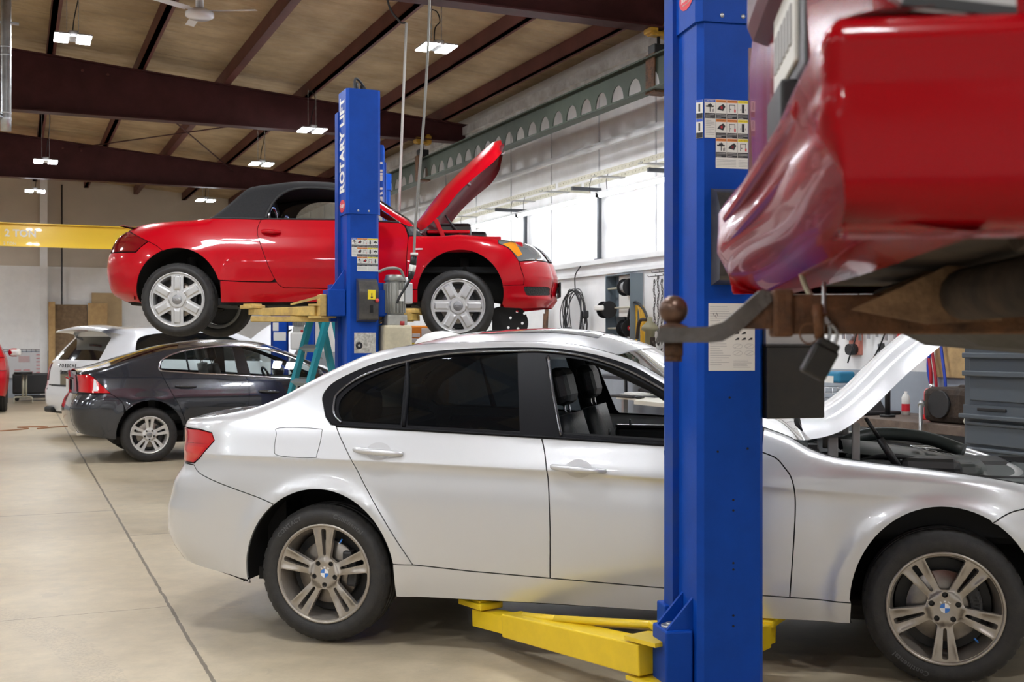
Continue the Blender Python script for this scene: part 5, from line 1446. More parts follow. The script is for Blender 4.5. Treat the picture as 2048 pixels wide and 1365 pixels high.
# columns of the lift around the charcoal sedan
p3 = column('lift_column', 'plain blue lift column top with black hose behind the lettered columns', (-1.60, 14.0, 0), math.radians(25), 3.50, 3.3)
hs_ = MB(); hs_.tube(smooth_path([(-.12, .0, 3.2), (-.15, -.02, 3.45), (-.10, .0, 3.62), (-.02, .03, 3.55), (-.03, .05, 3.42)], 6), .014, None, 8); hs_.build('top_hose', M_RUBBER, p3)
p4 = column('lift_column', 'blue lift column with white labels seen below the roadster beside the raised white hood', (-3.33, 16.5, 0), math.radians(12), 3.4, 3.0, .16)
lb = MB(); rect(lb, -.09, .085, 1.46, 1.58, -.002, M_PAPER); lb.build('white_label', M_PAPER, p4, fix=False)
lb = MB(); rect(lb, -.10, -.02, 1.60, 1.72, -.002, M_PAPER); lb.build('white_label', M_PAPER, p4, fix=False)
power_unit(p4, .27, .06, 1.60, M_PAPER, 1.0)
p5 = column('lift_column', 'dark blue lift column farthest back, seen between the rails of the teal ladder', (-3.75, 21.0, 0), math.radians(8), 3.4, 3.0, .2)
# ------------------------------------------------------------------ charcoal sedan
M_CHAR = mat('charcoal_paint', (.030, .033, .042), .22, .35, coat=1.0, spec=.6)
vo = thing('charcoal_sedan', 'dark grey four door sedan with chrome window trim parked behind the silver sedan', 'car', (-4.72, 14.6, 0), math.radians(25))
B = VOL
AR = ell(.005, .33, .388, .415, 186, -14, 36); AF = ell(2.776, .33, .388, .415, 190, -10, 36)
chrome = sp2([(.129, 1.10), (.120, 1.13), (.130, 1.165), (.154, 1.215), (.223, 1.261), (.361, 1.315), (.566, 1.357), (.822, 1.388), (1.104, 1.396), (1.284, 1.378), (1.456, 1.346), (1.628, 1.298), (1.857, 1.207), (2.10, 1.075), (2.22, .99)], 4)
belt = [(.129, 1.095), (.561, 1.059), (1.125, 1.025), (1.775, .975), (2.22, .955)]
SR = sp2([(.135, 1.093), (.18, .98), (.26, .82), (.36, .63), (.43, .42)], 4)
SB = sp2([(1.155, 1.022), (1.185, .95), (1.195, .88), (1.185, .75), (1.175, .40)], 4)
SF = sp2([(2.20, .953), (2.22, .85), (2.22, .7), (2.19, .40)], 3)
lampv = [(-.685, 1.060), (-.629, 1.027), (-.563, .954), (-.445, .835)]
bs = sp2([(-.445, .826), (-.40, .80), (-.33, .74), (-.30, .69)], 3)
k = max(i for i in range(18) if AR[i][0] < -.29)
body_panel(B, rear_run(B, .36, .82) + bs + AR[:k+1][::-1] + [(-.40, .285), (-.60, .315), (-.72, .345)], 'rear_bumper', M_CHAR, vo)
body_panel(B, rear_run(B, .845, 1.055) + lampv, 'tail_lamp', M_REDLENS, vo, off=.005)
body_panel(B, [(-.64, .86), (-.585, .86), (-.60, .99), (-.63, 1.01)], 'lamp_insert', M_CLEARLENS, vo, off=.009, th=0)
Q = [(float(B.xr(1.06))+.005, 1.062)] + edge_run(B, -.77, 2.55, 80) + [(2.5, .96), (2.22, .965)] + chrome[::-1][1:] + SR + [(.39, .42)] + [p for p in AR[k+1:][::-1] if p[1] > .42 or p[0] < 0] + bs[::-1] + lampv[::-1]
body_panel(B, [q for i, q in enumerate(Q) if i == 0 or math.hypot(q[0]-Q[i-1][0], q[1]-Q[i-1][1]) > .003], 'quarter_panel', M_CHAR, vo)
dr = body_panel(B, belt[:2] + SB + [(.8, .41)] + SR[::-1][:-1], 'rear_door', M_CHAR, vo)
df = body_panel(B, [(1.155, 1.022), (1.775, .973), (2.20, .953)] + SF[1:] + [(1.7, .40)] + SB[::-1][:-1], 'front_door', M_CHAR, vo)
handle(dr, B, .30, .91, .55, .90, M_CHAR, cup=False); handle(df, B, 1.31, .83, 1.56, .815, M_CHAR, cup=False)
body_panel(B, SF + [(2.38, .40)] + [p for p in AF if p[1] > .40] + [(3.2, .40)] + front_run(B, .40, .8) + edge_run(B, 3.4, 2.56, 20) + [(2.5, .965)], 'front_fender', M_CHAR, vo)
body_panel(B, [(.392, .415), (2.39, .395), (2.38, .22), (.385, .23)], 'sill_panel', M_CHAR, vo)
RGv = [(.156, 1.112)] + sp2([(.150, 1.14), (.165, 1.195), (.232, 1.250), (.37, 1.303), (.57, 1.345), (.83, 1.376), (1.03, 1.383)], 4) + [(1.064, 1.042), (.561, 1.074)]
FGv = sp2([(1.16, 1.383), (1.284, 1.364), (1.456, 1.332), (1.628, 1.284), (1.857, 1.193), (2.08, 1.07), (2.15, 1.0)], 4) + [(2.1, .972), (1.775, .990), (1.23, 1.030)]
sur = chrome + [(2.22, .962), (1.775, .98), (1.125, 1.03), (.561, 1.064)]
for s in (-1, 1):
    body_panel(B, sur, 'window_surround', M_GLOSSBLACK, vo, s, holes=[RGv, FGv], off=-.003, sp=.06)
    body_panel(B, RGv, 'rear_door_glass', M_GLASSC, vo, s, gap=0, off=-.010, th=0); body_panel(B, FGv, 'front_door_glass', M_GLASSC, vo, s, gap=0, off=-.010, th=0)
strip('chrome_window_trim', chrome, .010, M_CHROME, .003, vo); strip('chrome_belt_trim', belt, .009, M_CHROME, .003, vo); strip('window_divider', [(.445, 1.33), (.478, 1.08)], .012, M_TRIMB, .0, vo)
low = rear_run(B, .36, 1.055) + edge_run(B, -.77, -.5, 10) + [(-.3, 1.1), (.129, 1.09), (1.125, 1.02), (2.2, .95)] + edge_run(B, 2.6, 3.4, 20) + front_run(B, .76, .25) + AF[::-1] + AR[::-1] + [(-.5, .30)]
allp = rear_run(B, .36, 1.055) + edge_run(B, -.77, 3.4, 90) + front_run(B, .76, .25) + AF[::-1] + AR[::-1] + [(-.5, .30)]
cl = lambda L: [q for i, q in enumerate(L) if i == 0 or math.hypot(q[0]-L[i-1][0], q[1]-L[i-1][1]) > .003]
body_panel(B, cl(allp), 'far_body_side', M_CHAR, vo, 1, holes=[inset(densify(sur, .03), .01)], gap=0, sp=.07, seg=.03)
inner_shell(vo, B, cl(low))
for s in (-1, 1):
    for hx in (.005, 2.776): well(vo, hx, .33, .42, s*.84, s*.45)
top_panel(B, -.79, -.42, 'boot_lid', M_CHAR, vo, nx=12); top_panel(B, -.415, .36, 'rear_window', M_GLASSD, vo, off=-.004, bow1=.08)
top_panel(B, .365, 1.45, 'roof_panel', M_CHAR, vo, bow0=.08, bow1=.1, nx=24); top_panel(B, 1.455, 2.35, 'windscreen', M_GLASSC, vo, bow0=.1, bow1=.16, off=-.004)
top_panel(B, 2.4, 3.4, 'hood', M_CHAR, vo)
end_panel(B, [.36, .45, .55, .65, .75, .82], 'rear_bumper_face', M_CHAR, vo); bf = end_panel(B, [.825, .9, .97, 1.055, 1.09], 'boot_face', M_CHAR, vo)
for s in (-1, 1): end_panel(B, [.85, .92, 1.0, 1.05], 'inner_tail_lamp', M_REDLENS, vo, f0=s*.78, f1=s*.96, off=.006, ny=6)
pl = MB(); pl.box((-.865, 0, .92), (.01, .32, .13), M_PAPER, None, .003); pl.build('plate', M_PAPER, vo); 
ch = MB(); ch.box((-.862, 0, 1.0), (.012, .6, .02), M_CHROME, None, .004); ch.build('boot_chrome', M_CHROME, vo)
ex = MB()
for s in (-1, 1): ex.tube([(-.80, s*.55, .36), (-.60, s*.55, .36)], .04, None, 14)
ex.build('exhaust_tips', M_CHROME, vo)
cb = MB(); cb.box((.9, 0, .33), (2.4, 1.5, .06)); cb.box((-.3, 0, .75), (.1, 1.3, .6)); cb.box((1.9, 0, .85), (.4, 1.35, .25), None, None, .06); cb.box((-.15, 0, 1.05), (.5, 1.2, .03)); cb.build('cabin_floor', M_DARKIN, vo)
for y in (-.37, .37): seat(vo, 1.22, y, .52, M_SEATL if y > 0 else M_SEAT, back=.6)
rb = MB(); rb.box((.36, 0, .52), (.5, 1.25, .2), None, None, .06); rb.box((.08, 0, .82), (.16, 1.25, .5), None, None, .06); rb.build('rear_bench', M_SEAT, vo)
steering_wheel(vo, 1.72, .37, .93)
for s in (-1, 1):
    m = MB(); m.box((0, 0, 0), (.16, .22, .15), None, None, .06); o = m.build('door_mirror', M_CHAR, vo); o.location = (2.0, s*1.0, 1.03)
M_ALLOYV = mat('bright_alloy', (.72, .71, .69), .3, .5)
Hv = double_spokes(.222, 234, .16, .27, .36, .93, .075, .42, .86)
WV = dict(R=.327, w=.215, rr=.222, holes=Hv, paint=M_ALLOYV, cap='disc', capr=.032, hero=False)
for x in (0, 2.776):
    wheel(vo, (x, -.89, .327), nut=54, **WV); wheel(vo, (x, .89, .327), side=1, **WV)
ub = MB(); ub.box((1.3, 0, .26), (3.4, 1.3, .1), None, None, .02); ub.build('underbody', M_UNDER, vo)
# ------------------------------------------------------------------ tall cars: white one with open hood, red one at the left edge
TALL = Body(
    w=Crv((-1.0, .90), (-.6, .95), (0, .97), (2.9, .97), (3.7, .92)), prof=Crv((.25, .08), (.4, .03), (.6, .005), (.8, 0), (.95, .01), (1.1, .035), (1.2, .06)),
    belt=Crv((-1, 1.14), (0, 1.14), (2.0, 1.08), (3.8, .95)), tum=Crv((-1, .36), (0, .42), (2, .45)), bulge=.03,
    ze=Crv((-.9, 1.30), (-.72, 1.50), (-.62, 1.615), (-.3, 1.645), (.4, 1.66), (1.2, 1.645), (1.7, 1.54), (2.2, 1.27), (2.5, 1.10), (3.2, 1.04), (3.8, .88)), redge=.05,
    xr=Crv((.35, -.86), (.42, -.92), (.55, -.965), (.72, -.965), (.8, -.93), (1.0, -.915), (1.12, -.88), (1.2, -.82), (1.4, -.66), (1.55, -.55), (1.62, -.62), (1.66, -.66)),
    xf=Crv((.3, 3.6), (.5, 3.75), (.8, 3.75), (1.0, 3.55)), Rr=(.30, .26), Rf=(.6, .45),
    flares=[(0, .37, .45, .012, .08), (2.9, .37, .45, .012, .08)], crown=Crv((-1, .03), (3.5, .05)), endcrown=(.06, .06))
def tall_car(root, paint, lamp, hood=True):
    B = TALL; AR = ell(0, .37, .44, .45, 188, -12, 32); AF = ell(2.9, .37, .44, .45, 190, -10, 32)
    gl = sp2([(-.40, 1.20), (-.36, 1.38), (-.22, 1.52), (.3, 1.585), (1.1, 1.57), (1.55, 1.46), (2.05, 1.18)], 4) + [(2.05, 1.12), (0, 1.18)]
    low = rear_run(B, .36, .85) + [(-.62, .86), (-.60, 1.12)] + rear_run(B, 1.13, 1.50) + edge_run(B, -.66, 3.5, 90) + front_run(B, .95, .3) + AF[::-1] + [(2.4, .30), (.5, .30)] + AR[::-1] + [(-.5, .33)]
    low = cl(low)
    for s in (-1, 1):
        body_panel(B, low, 'body_side', paint, root, s, holes=[gl], gap=0, sp=.07, seg=.03)
        body_panel(B, gl, 'side_glass', mat('black_glass', (.006, .007, .008), .06, coat=1), root, s, gap=0, off=-.008, th=0)
        body_panel(B, rear_run(B, .862, 1.115) + [(-.605, 1.115), (-.625, .862)], 'tail_lamp', lamp, root, s, off=.004)
        for hx in (0, 2.9): well(root, hx, .37, .45, s*.90, s*.5)
        m = MB(); m.box((0, 0, 0), (.18, .24, .18), None, None, .07); o = m.build('door_mirror', paint, root); o.location = (1.85, s*1.08, 1.20)
    end_panel(B, [.40, .5, .6, .7, .78], 'rear_bumper_face', paint, root)
    end_panel(B, [.36, .40], 'bumper_valance', M_BLACK, root)
    tg = end_panel(B, [.80, .86, .95, 1.05, 1.13, 1.17], 'tailgate', paint, root)
    end_panel(B, [.775, .802], 'black_seam_strip', M_BLACK, root, f0=-.8, f1=.8, off=.004)
    end_panel(B, [1.175, 1.25, 1.35, 1.45, 1.52], 'rear_window', mat('black_glass', (.006, .007, .008), .06, coat=1), root)
    end_panel(B, [1.52, 1.58, 1.64], 'window_header', paint, root)
    top_panel(B, -.64, 1.65, 'roof_panel', paint, root, nx=24); top_panel(B, 1.66, 2.45, 'windscreen', M_GLASSD, root, bow1=.1)
    if hood: top_panel(B, 2.5, 3.5, 'hood', paint, root)
    sp = MB(); P = []
    for j in range(17):
        f = -1+2*j/16; y = .66*f; c = .05*f*f
        P.append([(-.50+c, y, 1.70-c), (-.70+c, y, 1.685-c*.8), (-.86+c, y, 1.645-c*.8), (-.87+c, y, 1.625-c*.8), (-.68+c, y, 1.60-c*.5), (-.52+c, y, 1.57-c*.5)])
    sp.grid(P, None, True); sp.build('roof_spoiler', paint, root, fix=False)
    bl = MB(); bl.box((-.78, 0, 1.612), (.03, .36, .016)); bl.build('brake_light', M_REDDARK, root)
    for x, y, s in ((0, -.95, -1), (2.9, -.95, -1), (0, .95, 1), (2.9, .95, 1)):
        wheel(root, (x, y, .37), R=.37, w=.26, rr=.25, holes=Hv, paint=M_ALLOYV, side=s, cap='disc', hero=False)
    ub = MB(); ub.box((1.4, 0, .33), (3.9, 1.4, .1), None, None, .02); ub.build('underbody', M_UNDER, root)
    cb = MB(); cb.box((2.9, 0, .7), (1.1, 1.4, .3)); cb.build('engine_bay', M_DARKIN, root)
M_WHITEP = mat('white_car_paint', (.80, .81, .84), .3, coat=.9)
cy = thing('white_suv', 'white sport utility car with black rear window and open hood behind the charcoal sedan', 'car', (-5.97, 17.85, 0), math.radians(50))
tall_car(cy, M_WHITEP, M_REDDARK, hood=False)
RB = Matrix(((0, 0, -1, 0), (-1, 0, 0, 0), (0, 1, 0, 0), (0, 0, 0, 1)))      # artwork on the rear face
tx = MB(); tx.text('PORSCHE', .075, M_CALI, Matrix.Translation((-.985, 0, 1.085)) @ RB @ Matrix.Rotation(math.radians(-8), 4, 'X'), .003, 0, .001, 'CENTER', 1.7); tx.build('tailgate_lettering', M_CALI, cy, fix=False)
tx = MB(); tx.text('Cayenne GTS', .055, M_CALI, Matrix.Translation((-.99, .06, 1.0)) @ RB, .003, .2, .001); tx.build('model_lettering', M_CALI, cy, fix=False)
pl = MB(); pl.box((-.98, 0, .88), (.03, .42, .20), M_BLACK, None, .01); pl.box((-.998, 0, .88), (.01, .37, .155), mat('dirty_plate', (.20, .17, .12), .6)); pl.build('plate', None, cy)
wi = MB(); wi.box((-.83, .05, 1.215), (.03, .34, .02)); wi.build('rear_wiper', mat('grey_plastic', (.4, .4, .42), .5), cy)
ex = MB()
for s in (-1, 1): ex.box((-.93, s*.55, .42), (.16, .24, .09), None, None, .03)
ex.build('exhaust_tips', M_BLACK, cy)
hd = MB(); P = []
for i in range(11):
    q = i/10; row = []
    for j in range(11):
        f = -1+2*j/10; c = .06*(1-f*f)
        row.append((2.55+.66*q-.66*c, f*(.78-.18*q*q), 1.12+.78*q-.16*q*q+.75*c))
    P.append(row)
hd.grid(P, None, True); hd.build('hood', M_WHITEP, cy, fix=False)
rs = thing('red_suv', 'red car with white mirror cut off by the left edge, parked far back', 'car', (-11.33, 23.45, 0), math.radians(113.4))
tall_car(rs, M_REDP, M_REDLENS)
for s in (-1, 1):
    mm = MB(); mm.box((0, 0, 0), (.18, .25, .17), M_PAPER, None, .06); o = mm.build('mirror_cap', M_PAPER, rs); o.location = (1.85, s*1.10, 1.20)
# ------------------------------------------------------------------ raised red car close to the camera
M_REDS = mat('deep_red_paint', (.25, .0008, .0035), .25, 0, coat=.25, spec=.06)
M_RUST = mat('rusty_steel', (.17, .075, .032), .75, .2, noise=.75, nscale=14, col2=(.05, .026, .015), bump=.6, bscale=60)
M_RUSTD = mat('dirty_frame_steel', (.055, .034, .022), .8, .1, noise=.6, nscale=9, col2=(.02, .014, .010), bump=.5, bscale=50)
su = thing('raised_red_suv', 'red sport utility car raised close to the camera, rear bumper and hitch in view', 'car', (.432, 2.10, 0), math.radians(-6.5))
def sweep(path, sec, name, m, close=False):
    """path: (x, y, outward angle) in plan, sec: (outward, z)"""
    P = []
    for (x, y, a, k) in path:
        ca, sa = math.cos(a), math.sin(a); rear = max(0, -ca)**.5
        P.append([(x+ca*(d-cut*rear), y+sa*d, z) for (d, z), cut in zip(sec, [.075*max(0, min(1, (1.668-z)/.09)) for _, z in sec])])
    mb = MB(); mb.grid(P, None, True); return mb.build(name, m, su, fix=False)
path = []
for i in range(9): path.append((1.0-.978*i/8, -.88, -PI/2, 0))
for i in range(1, 9):
    q = -PI/2 - i/8*PI/2; path.append((.022+.022*math.cos(q), -.858+.022*math.sin(q), q, 0))
for i in range(1, 24):
    y = -.845+1.69*i/24; path.append((0.0 + .018*math.cos(y/.845*PI/2)**2, y, PI, 0))
for i in range(0, 9):
    q = PI - i/8*PI/2; path.append((.035+.035*math.cos(q), .845+.035*math.sin(q), q, 0))
for i in range(1, 9): path.append((.035+.965*i/8, .88, PI/2, 0))
sec = sp2([(-.12, 1.815), (-.05, 1.812), (-.015, 1.800), (-.001, 1.782), (.0, 1.768)], 4) + [(.001, 1.735), (.0005, 1.728), (.002, 1.72), (.004, 1.68), (.006, 1.635)] + sp2([(.0055, 1.622), (-.002, 1.600), (-.022, 1.582), (-.06, 1.575), (-.10, 1.572)], 4)
bp = sweep(path, sec, 'rear_bumper', M_REDS)
# added ridges that stand in for striped reflections on the rear face
rd = MB()
rd.box((.010, 0, 1.750), (.028, 1.3, .03), None, None, .012); rd.box((.012, 0, 1.69), (.026, 1.5, .022), None, None, .010)
rd.build('reflection_ridges', M_REDS, bp)
# body shell
bs_ = MB()
shell = []
for i in range(13):
    q = -PI/2 - i/12*PI/2; shell.append((.18+.10*math.cos(q), -.74+.10*math.sin(q)))
for i in range(13):
    q = PI - i/12*PI/2; shell.append((.18+.10*math.cos(q), .74+.10*math.sin(q)))
P = []
for z, d in ((1.79, 0), (2.1, -.012), (2.25, .0), (2.4, .03), (2.75, .16)):
    P.append([(2.4, -.84+d*.6, z)] + [(x+d, y*(1-d*.5), z) for x, y in shell] + [(2.4, .84-d*.6, z)])
bs_.grid(P, None, True); bs_.build('body_shell', M_REDS, su, fix=False)
fl_ = MB(); fl_.box((1.26, 0, 1.675), (2.28, 1.64, .17), None, None, .02); fl_.box((1.3, 0, 2.76), (2.2, 1.5, .03)); fl_.build('floor_pan', M_RUSTD, su)
for s in (-1, 1):
    tlm = MB()
    pr = sp2([(.075, 1.83), (.10, 1.812), (.15, 1.806), (.205, 1.812), (.205, 2.2), (.075, 2.2)], 1)
    tlm.prism(pr, s*.835, s*.853, None, None, 'Y'); tlm.build('tail_lamp', mat('smoked_lamp', (.42, .40, .40), .15, coat=1, metal=.3), su)
for s in (-1, 1): MB().prism([(.085, 1.818), (.205, 1.800), (.205, 1.812), (.09, 1.83)], s*.835, s*.856, None, None, 'Y').build('lamp_surround', M_BLACK, su)
pl = MB(); pl.box((.068, 0, 2.005), (.012, .31, .155), M_PAPER, None, .004)
pl.text('7KD 4M2', .075, M_PBLUE, Matrix.Translation((.0315, 0, 2.005)) @ RB, .001) if False else None
for k in range(6): pl.box((.061, -.11+.044*k, 2.0), (.004, .026, .07), M_INKG, None, .001)
pl.build('licence_plate', None, su)
pf_ = MB(); pf_.box((.080, -.03, 2.0), (.022, .40, .20), None, None, .008); pf_.build('plate_recess', M_BLACK, su)
pb = MB(); pb.box((.062, -.02, 1.862), (.04, .22, .085), None, None, .006); pb.build('step_block', M_BLACK, su)
hb = MB(); hb.box((.072, .06, 2.17), (.09, .62, .19), None, None, .04); hb.build('tailgate_handle', mat('maroon_plastic', (.11, .012, .018), .35, coat=.5), su)
# hitch
hx = MB(); hx.box((.30, 0, 1.503), (.46, .072, .072), None, None, .006); hx.box((.058, 0, 1.505), (.035, .09, .086), None, None, .006); hx.build('hitch_receiver', M_RUST, su)
cbm = MB(); cbm.tube([(.36, -.55, 1.535), (.36, .55, 1.535)], .045, None, 14); cbm.box((1.05, -.45, 1.575), (1.3, .09, .10), None, None, .02); cbm.box((1.05, .45, 1.575), (1.3, .09, .10), None, None, .02); cbm.build('hitch_crossbar', M_RUSTD, su)
_gm = ( mat('light_rust', (.28, .17, .09), .7, noise=.6, nscale=12, col2=(.10, .05, .025), bump=.4, bscale=50))
for s in (-1, 1): MB().prism([(.17, 1.510), (.33, 1.585), (.40, 1.58), (.42, 1.49), (.30, 1.484)], s*.075-.008, s*.075+.008, None, None, 'Y').build('hitch_gusset', _gm, su)
st_ = MB(); st_.box((0, 0, 0), (1.1, .62, .22), None, Matrix.Translation((.93, .42, 1.515)) @ Matrix.Rotation(math.radians(5), 4, 'Y'), .09); st_.build('fuel_tank', mat('dusty_rubber', (.085, .08, .075), .8, noise=.4, nscale=10), su)
mf = MB(); mf.tube(smooth_path([(.28, -.62, 1.60), (.5, -.60, 1.585), (.8, -.58, 1.60), (1.4, -.5, 1.60)], 5), .032, None, 12); mf.build('exhaust_pipe', M_RUSTD, su)
hz = MB(); hz.tube(smooth_path([(.10, .12, 1.62), (.12, .13, 1.56), (.14, .10, 1.52)], 5), .006, None, 6); hz.build('wiring', mat('pale_wire', (.5, .48, .35), .6), su)
for x, y, s in ((1.22, -.84, -1), (1.22, .84, 1)):
    wheel(su, (x, y, 1.46), R=.36, w=.25, rr=.24, holes=Hv, paint=M_ALLOYV, side=s, cap='disc', hero=False)
# dangling trailer plug
dp = MB(); T = Matrix.Translation((.118, -.05, 1.418)) @ Matrix.Rotation(math.radians(28), 4, 'Y'); dp.box((0, 0, 0), (.044, .045, .058), None, T, .005); dp.box((0, 0, .034), (.036, .04, .014), None, T, .003)
o = dp.build('trailer_plug', mat('dark_plug_plastic', (.016, .014, .012), .5, noise=.4, nscale=20), su)
dw = MB()
for k in (-1, 0, 1): dw.tube(smooth_path([T @ Vector((k*.010, 0, .03)), T @ Vector((k*.014-.01, 0, .06)), (.128+.002*k, -.045, 1.50), (.13, -.03, 1.56)], 5), .0035, M_GALV, 6)
dw.lathe([(.008, -.003), (.012, 0), (.008, .003)], M_RUST, 14, Matrix.Translation((.132, -.05, 1.492)), axis='Y', closed=True)
dw.build('plug_wires', None, o)
# ball mount held in the hitch
bm_ = thing('trailer_ball_mount', 'rusty trailer hitch ball on a grey drop bar held in the red car hitch', 'hitch', (.432, 2.10, 0), math.radians(-6.5))
M_BAR = mat('worn_grey_steel', (.115, .105, .098), .6, .4, noise=.4, nscale=12, bump=.4, bscale=70)
bb = MB(); w = .032
prof = [(-.168, 1.452), (-.162, 1.479), (-.075, 1.481), (-.045, 1.490), (.020, 1.548), (.034, 1.545), (.040, 1.528), (-.018, 1.472), (-.048, 1.455), (-.07, 1.452)]
bb.prism(prof, -w, w, None, None, 'Y'); o = bb.build('drop_bar', M_BAR, bm_); bv = o.modifiers.new('edge', 'BEVEL'); bv.width = .004; bv.segments = 2
sk = MB(); sk.prism([(-.02, 1.477), (.10, 1.477), (.10, 1.528), (.036, 1.528)], -.026, .026, None, None, 'Y'); sk.build('shank', M_RUST, bm_)
bl = MB(); bl.sphere((-.136, 0, 1.512), .0268, None, 24); bl.build('ball', mat('brown_worn_ball', (.17, .095, .065), .32, .5, noise=.5, nscale=18, col2=(.08, .045, .03)), bm_)
nk = MB(); nk.lathe([(.013, 1.49), (.014, 1.487), (.026, 1.482), (.027, 1.479)], None, 24, Matrix.Translation((-.136, 0, 0))); nk.build('ball_neck', M_RUST, bm_); nk = MB(); nk.cyl((-.136, 0, 1.44), .020, .024, None, 'Z', 6); nk.cyl((-.136, 0, 1.424), .016, .014, None, 'Z', 16); nk.build('ball_nut', M_RUST, bm_)
pn = MB(); pn.tube([(.115, -.055, 1.505), (.115, .05, 1.505)], .009, None, 10); pn.tube([(.115, -.055, 1.52), (.118, -.056, 1.46)], .009, None, 10); pn.tube([(.100+.016*math.cos(t*PI/8), -.058, 1.468+.018*math.sin(t*PI/8)) for t in range(17)], .0018, None, 5); pn.build('hitch_pin', M_RUST, bm_)
# ------------------------------------------------------------------ steel and fittings overhead
M_GREEN = mat('grey_green_steel', (.075, .09, .068), .6, 0, spec=.2, noise=.2, nscale=4)
gb = MB(); ga, z0, z1 = 6.15, 4.09, 4.43
y0, y1 = -2.0, 23.0
holes = []
n = int((y1-y0)/.383)
for k in range(n):
    cy_ = y0+.25+.383*k; holes.append([(cy_+.142*math.cos(t*PI/14), 4.12+.175*math.sin(t*PI/14)) for t in range(15)])
V, F, bd = cdt_panel([(y0, z0), (y1, z0), (y1, z1), (y0, z1)], holes, [], .2)
go = lift_panel('web', V, F, bd, lambda a, b: (0, a, b), lambda a, b: (-1, 0, 0), lambda a, b: (.012, 0, 0), M_GREEN, None)
root = thing('castellated_beam', 'grey green castellated monorail beam with round holes along the tool wall', 'beam', (0, 0, 0), ROOM)
sh_ = Matrix.Translation((ga, 0, 0)); go.parent = root; go.location = (ga, 0, 0)
f_ = MB()
for z in (z0, z1): f_.box((ga+.006, (y0+y1)/2, z), (.15, y1-y0, .018))
f_.build('flanges', M_GREEN, root)
M_CLAMP = mat('clamp_yellow', (.55, .30, .02), .5, noise=.4, nscale=20, bump=.3, bscale=40)
for a, l, lab in ((6.22, 10.5, 'yellow beam clamp beside the blue foreground column with rusty hanger below'), (6.10, 17.77, 'yellow beam clamp far back above the open red hood with dark hanger')):
    t = thing('beam_clamp', lab, 'clamp', room(a, l, 4.73), ROOM, 'clamps holding the monorail beam')
    c = MB(); c.box((-.09, 0, -.01), (.10, .16, .09), None, None, .02); c.box((.09, 0, -.0), (.09, .16, .16), None, None, .03); c.box((0, 0, -.045), (.22, .12, .05), None, None, .015); c.box((.09, 0, .07), (.06, .1, .05), None, None, .015); c.build('clamp_body', M_CLAMP, t)
    r = MB(); r.tube([(0, 0, -.05), (0, 0, -.26)], .018, None, 8); r.box((0, 0, -.22), (.17, .14, .12), None, None, .01); r.build('hanger_rod', M_BLACK, t)
    h = MB(); h.box((-.095, 0, -.46), (.02, .18, .40), None, None, .005); h.box((.085, 0, -.46), (.02, .18, .40), None, None, .005); h.box((0, 0, -.285), (.2, .18, .02)); h.box((0, 0, -.665), (.2, .2, .02)); h.build('hanger_strap', M_RUST, t)
# crane beam over the far end
cr = thing('crane_beam', 'yellow crane beam marked 2 TON across the far wall at left', 'crane', (0, 0, 0), ROOM)
c = MB(); yc = 28.0
for z in (3.60, 4.08): rbox(c, -6.0, 2.9, yc-.14, yc+.14, z-.012, z+.012)
rbox(c, -6.0, 2.9, yc-.01, yc+.01, 3.60, 4.08); rbox(c, -6.0, 2.9, yc-.15, yc-.12, 3.56, 3.68); c.build('girder', mat('crane_yellow', (.80, .52, .02), .35, coat=.5), cr)
c = MB(); c.text('2 TON', .22, M_PAPER, Matrix.Translation((.12, yc-.016, 3.86)) @ FRONT, .001, 0, .006); c.text('2 TON', .09, M_PAPER, Matrix.Translation((-.1, yc-.155, 3.62)) @ FRONT, .001); c.build('crane_lettering', M_PAPER, cr, fix=False)
rbox_ = MB(); rbox(rbox_, 2.6, 2.8, yc+.0, L1-.0, 3.75, 3.95); rbox_.build('crane_hanger', M_CLAMP, cr)
pp = MB(); pp.tube([(1.12, L1-.08, 0.0), (1.12, L1-.08, 5.5)], .02, None, 10); tag(rbuild(pp, 'wall_conduit', M_CALI), 'thin dark pipe running up the far wall beside the white column', 'pipe')
cd = MB(); cd.tube([(1.788, 6.0, CE(1.81)-.06), (1.788, 17.6, CE(1.81)-.06)], .022, None, 10); 
for l in (10, 13, 16.5): cd.box((1.76, l, CE(1.81)-.06), (.08, .03, .05))
tag(rbuild(cd, 'purlin_conduit', M_GALV), 'grey metal conduit running beside a roof purlin at upper left', 'pipe')
# tie rods
for k, (p, q) in enumerate((((1.5, 18.0, 5.35), (4.3, 25.0, 5.1)), ((4.6, 18.0, 5.1), (1.2, 25.0, 5.4)))):
    t = MB(); t.tube([p, q], .012, None, 6); tag(rbuild(t, 'brace_rod', M_STEEL), ['thin dark roof brace rod slanting down right behind the long roof frame', 'thin dark roof brace rod slanting up right behind the long roof frame'][k], 'rod')
# ceiling fan
fn_ = thing('ceiling_fan', 'white ceiling fan between the roof purlins at top left', 'fan', room(1.86, 12.92, 0), ROOM)
f = MB(); zt = CE(1.86)
f.tube([(0, 0, 5.10), (0, 0, zt)], .045, None, 14); f.cyl((0, 0, 5.28), .06, .12, None, 'Z', 20); f.build('down_rod', M_WHITEP, fn_)
f = MB(); f.lathe([(.001, 4.985), (.12, 4.99), (.155, 5.01), (.155, 5.05), (.10, 5.085), (.05, 5.10), (.001, 5.105)], None, 32); f.build('motor_hub', M_WHITEP, fn_)
for k in range(3):
    q = math.radians(-28+120*k); b = MB(); T = Matrix.Rotation(q, 4, 'Z') @ Matrix.Translation((.40, 0, 5.07)) @ Matrix.Rotation(math.radians(10), 4, 'X'); b.box((0, 0, 0), (.46, .10, .006), None, T, .002); b.box((-.26, 0, .002), (.14, .05, .010), None, T); b.build('blade', M_WHITEP, fn_)
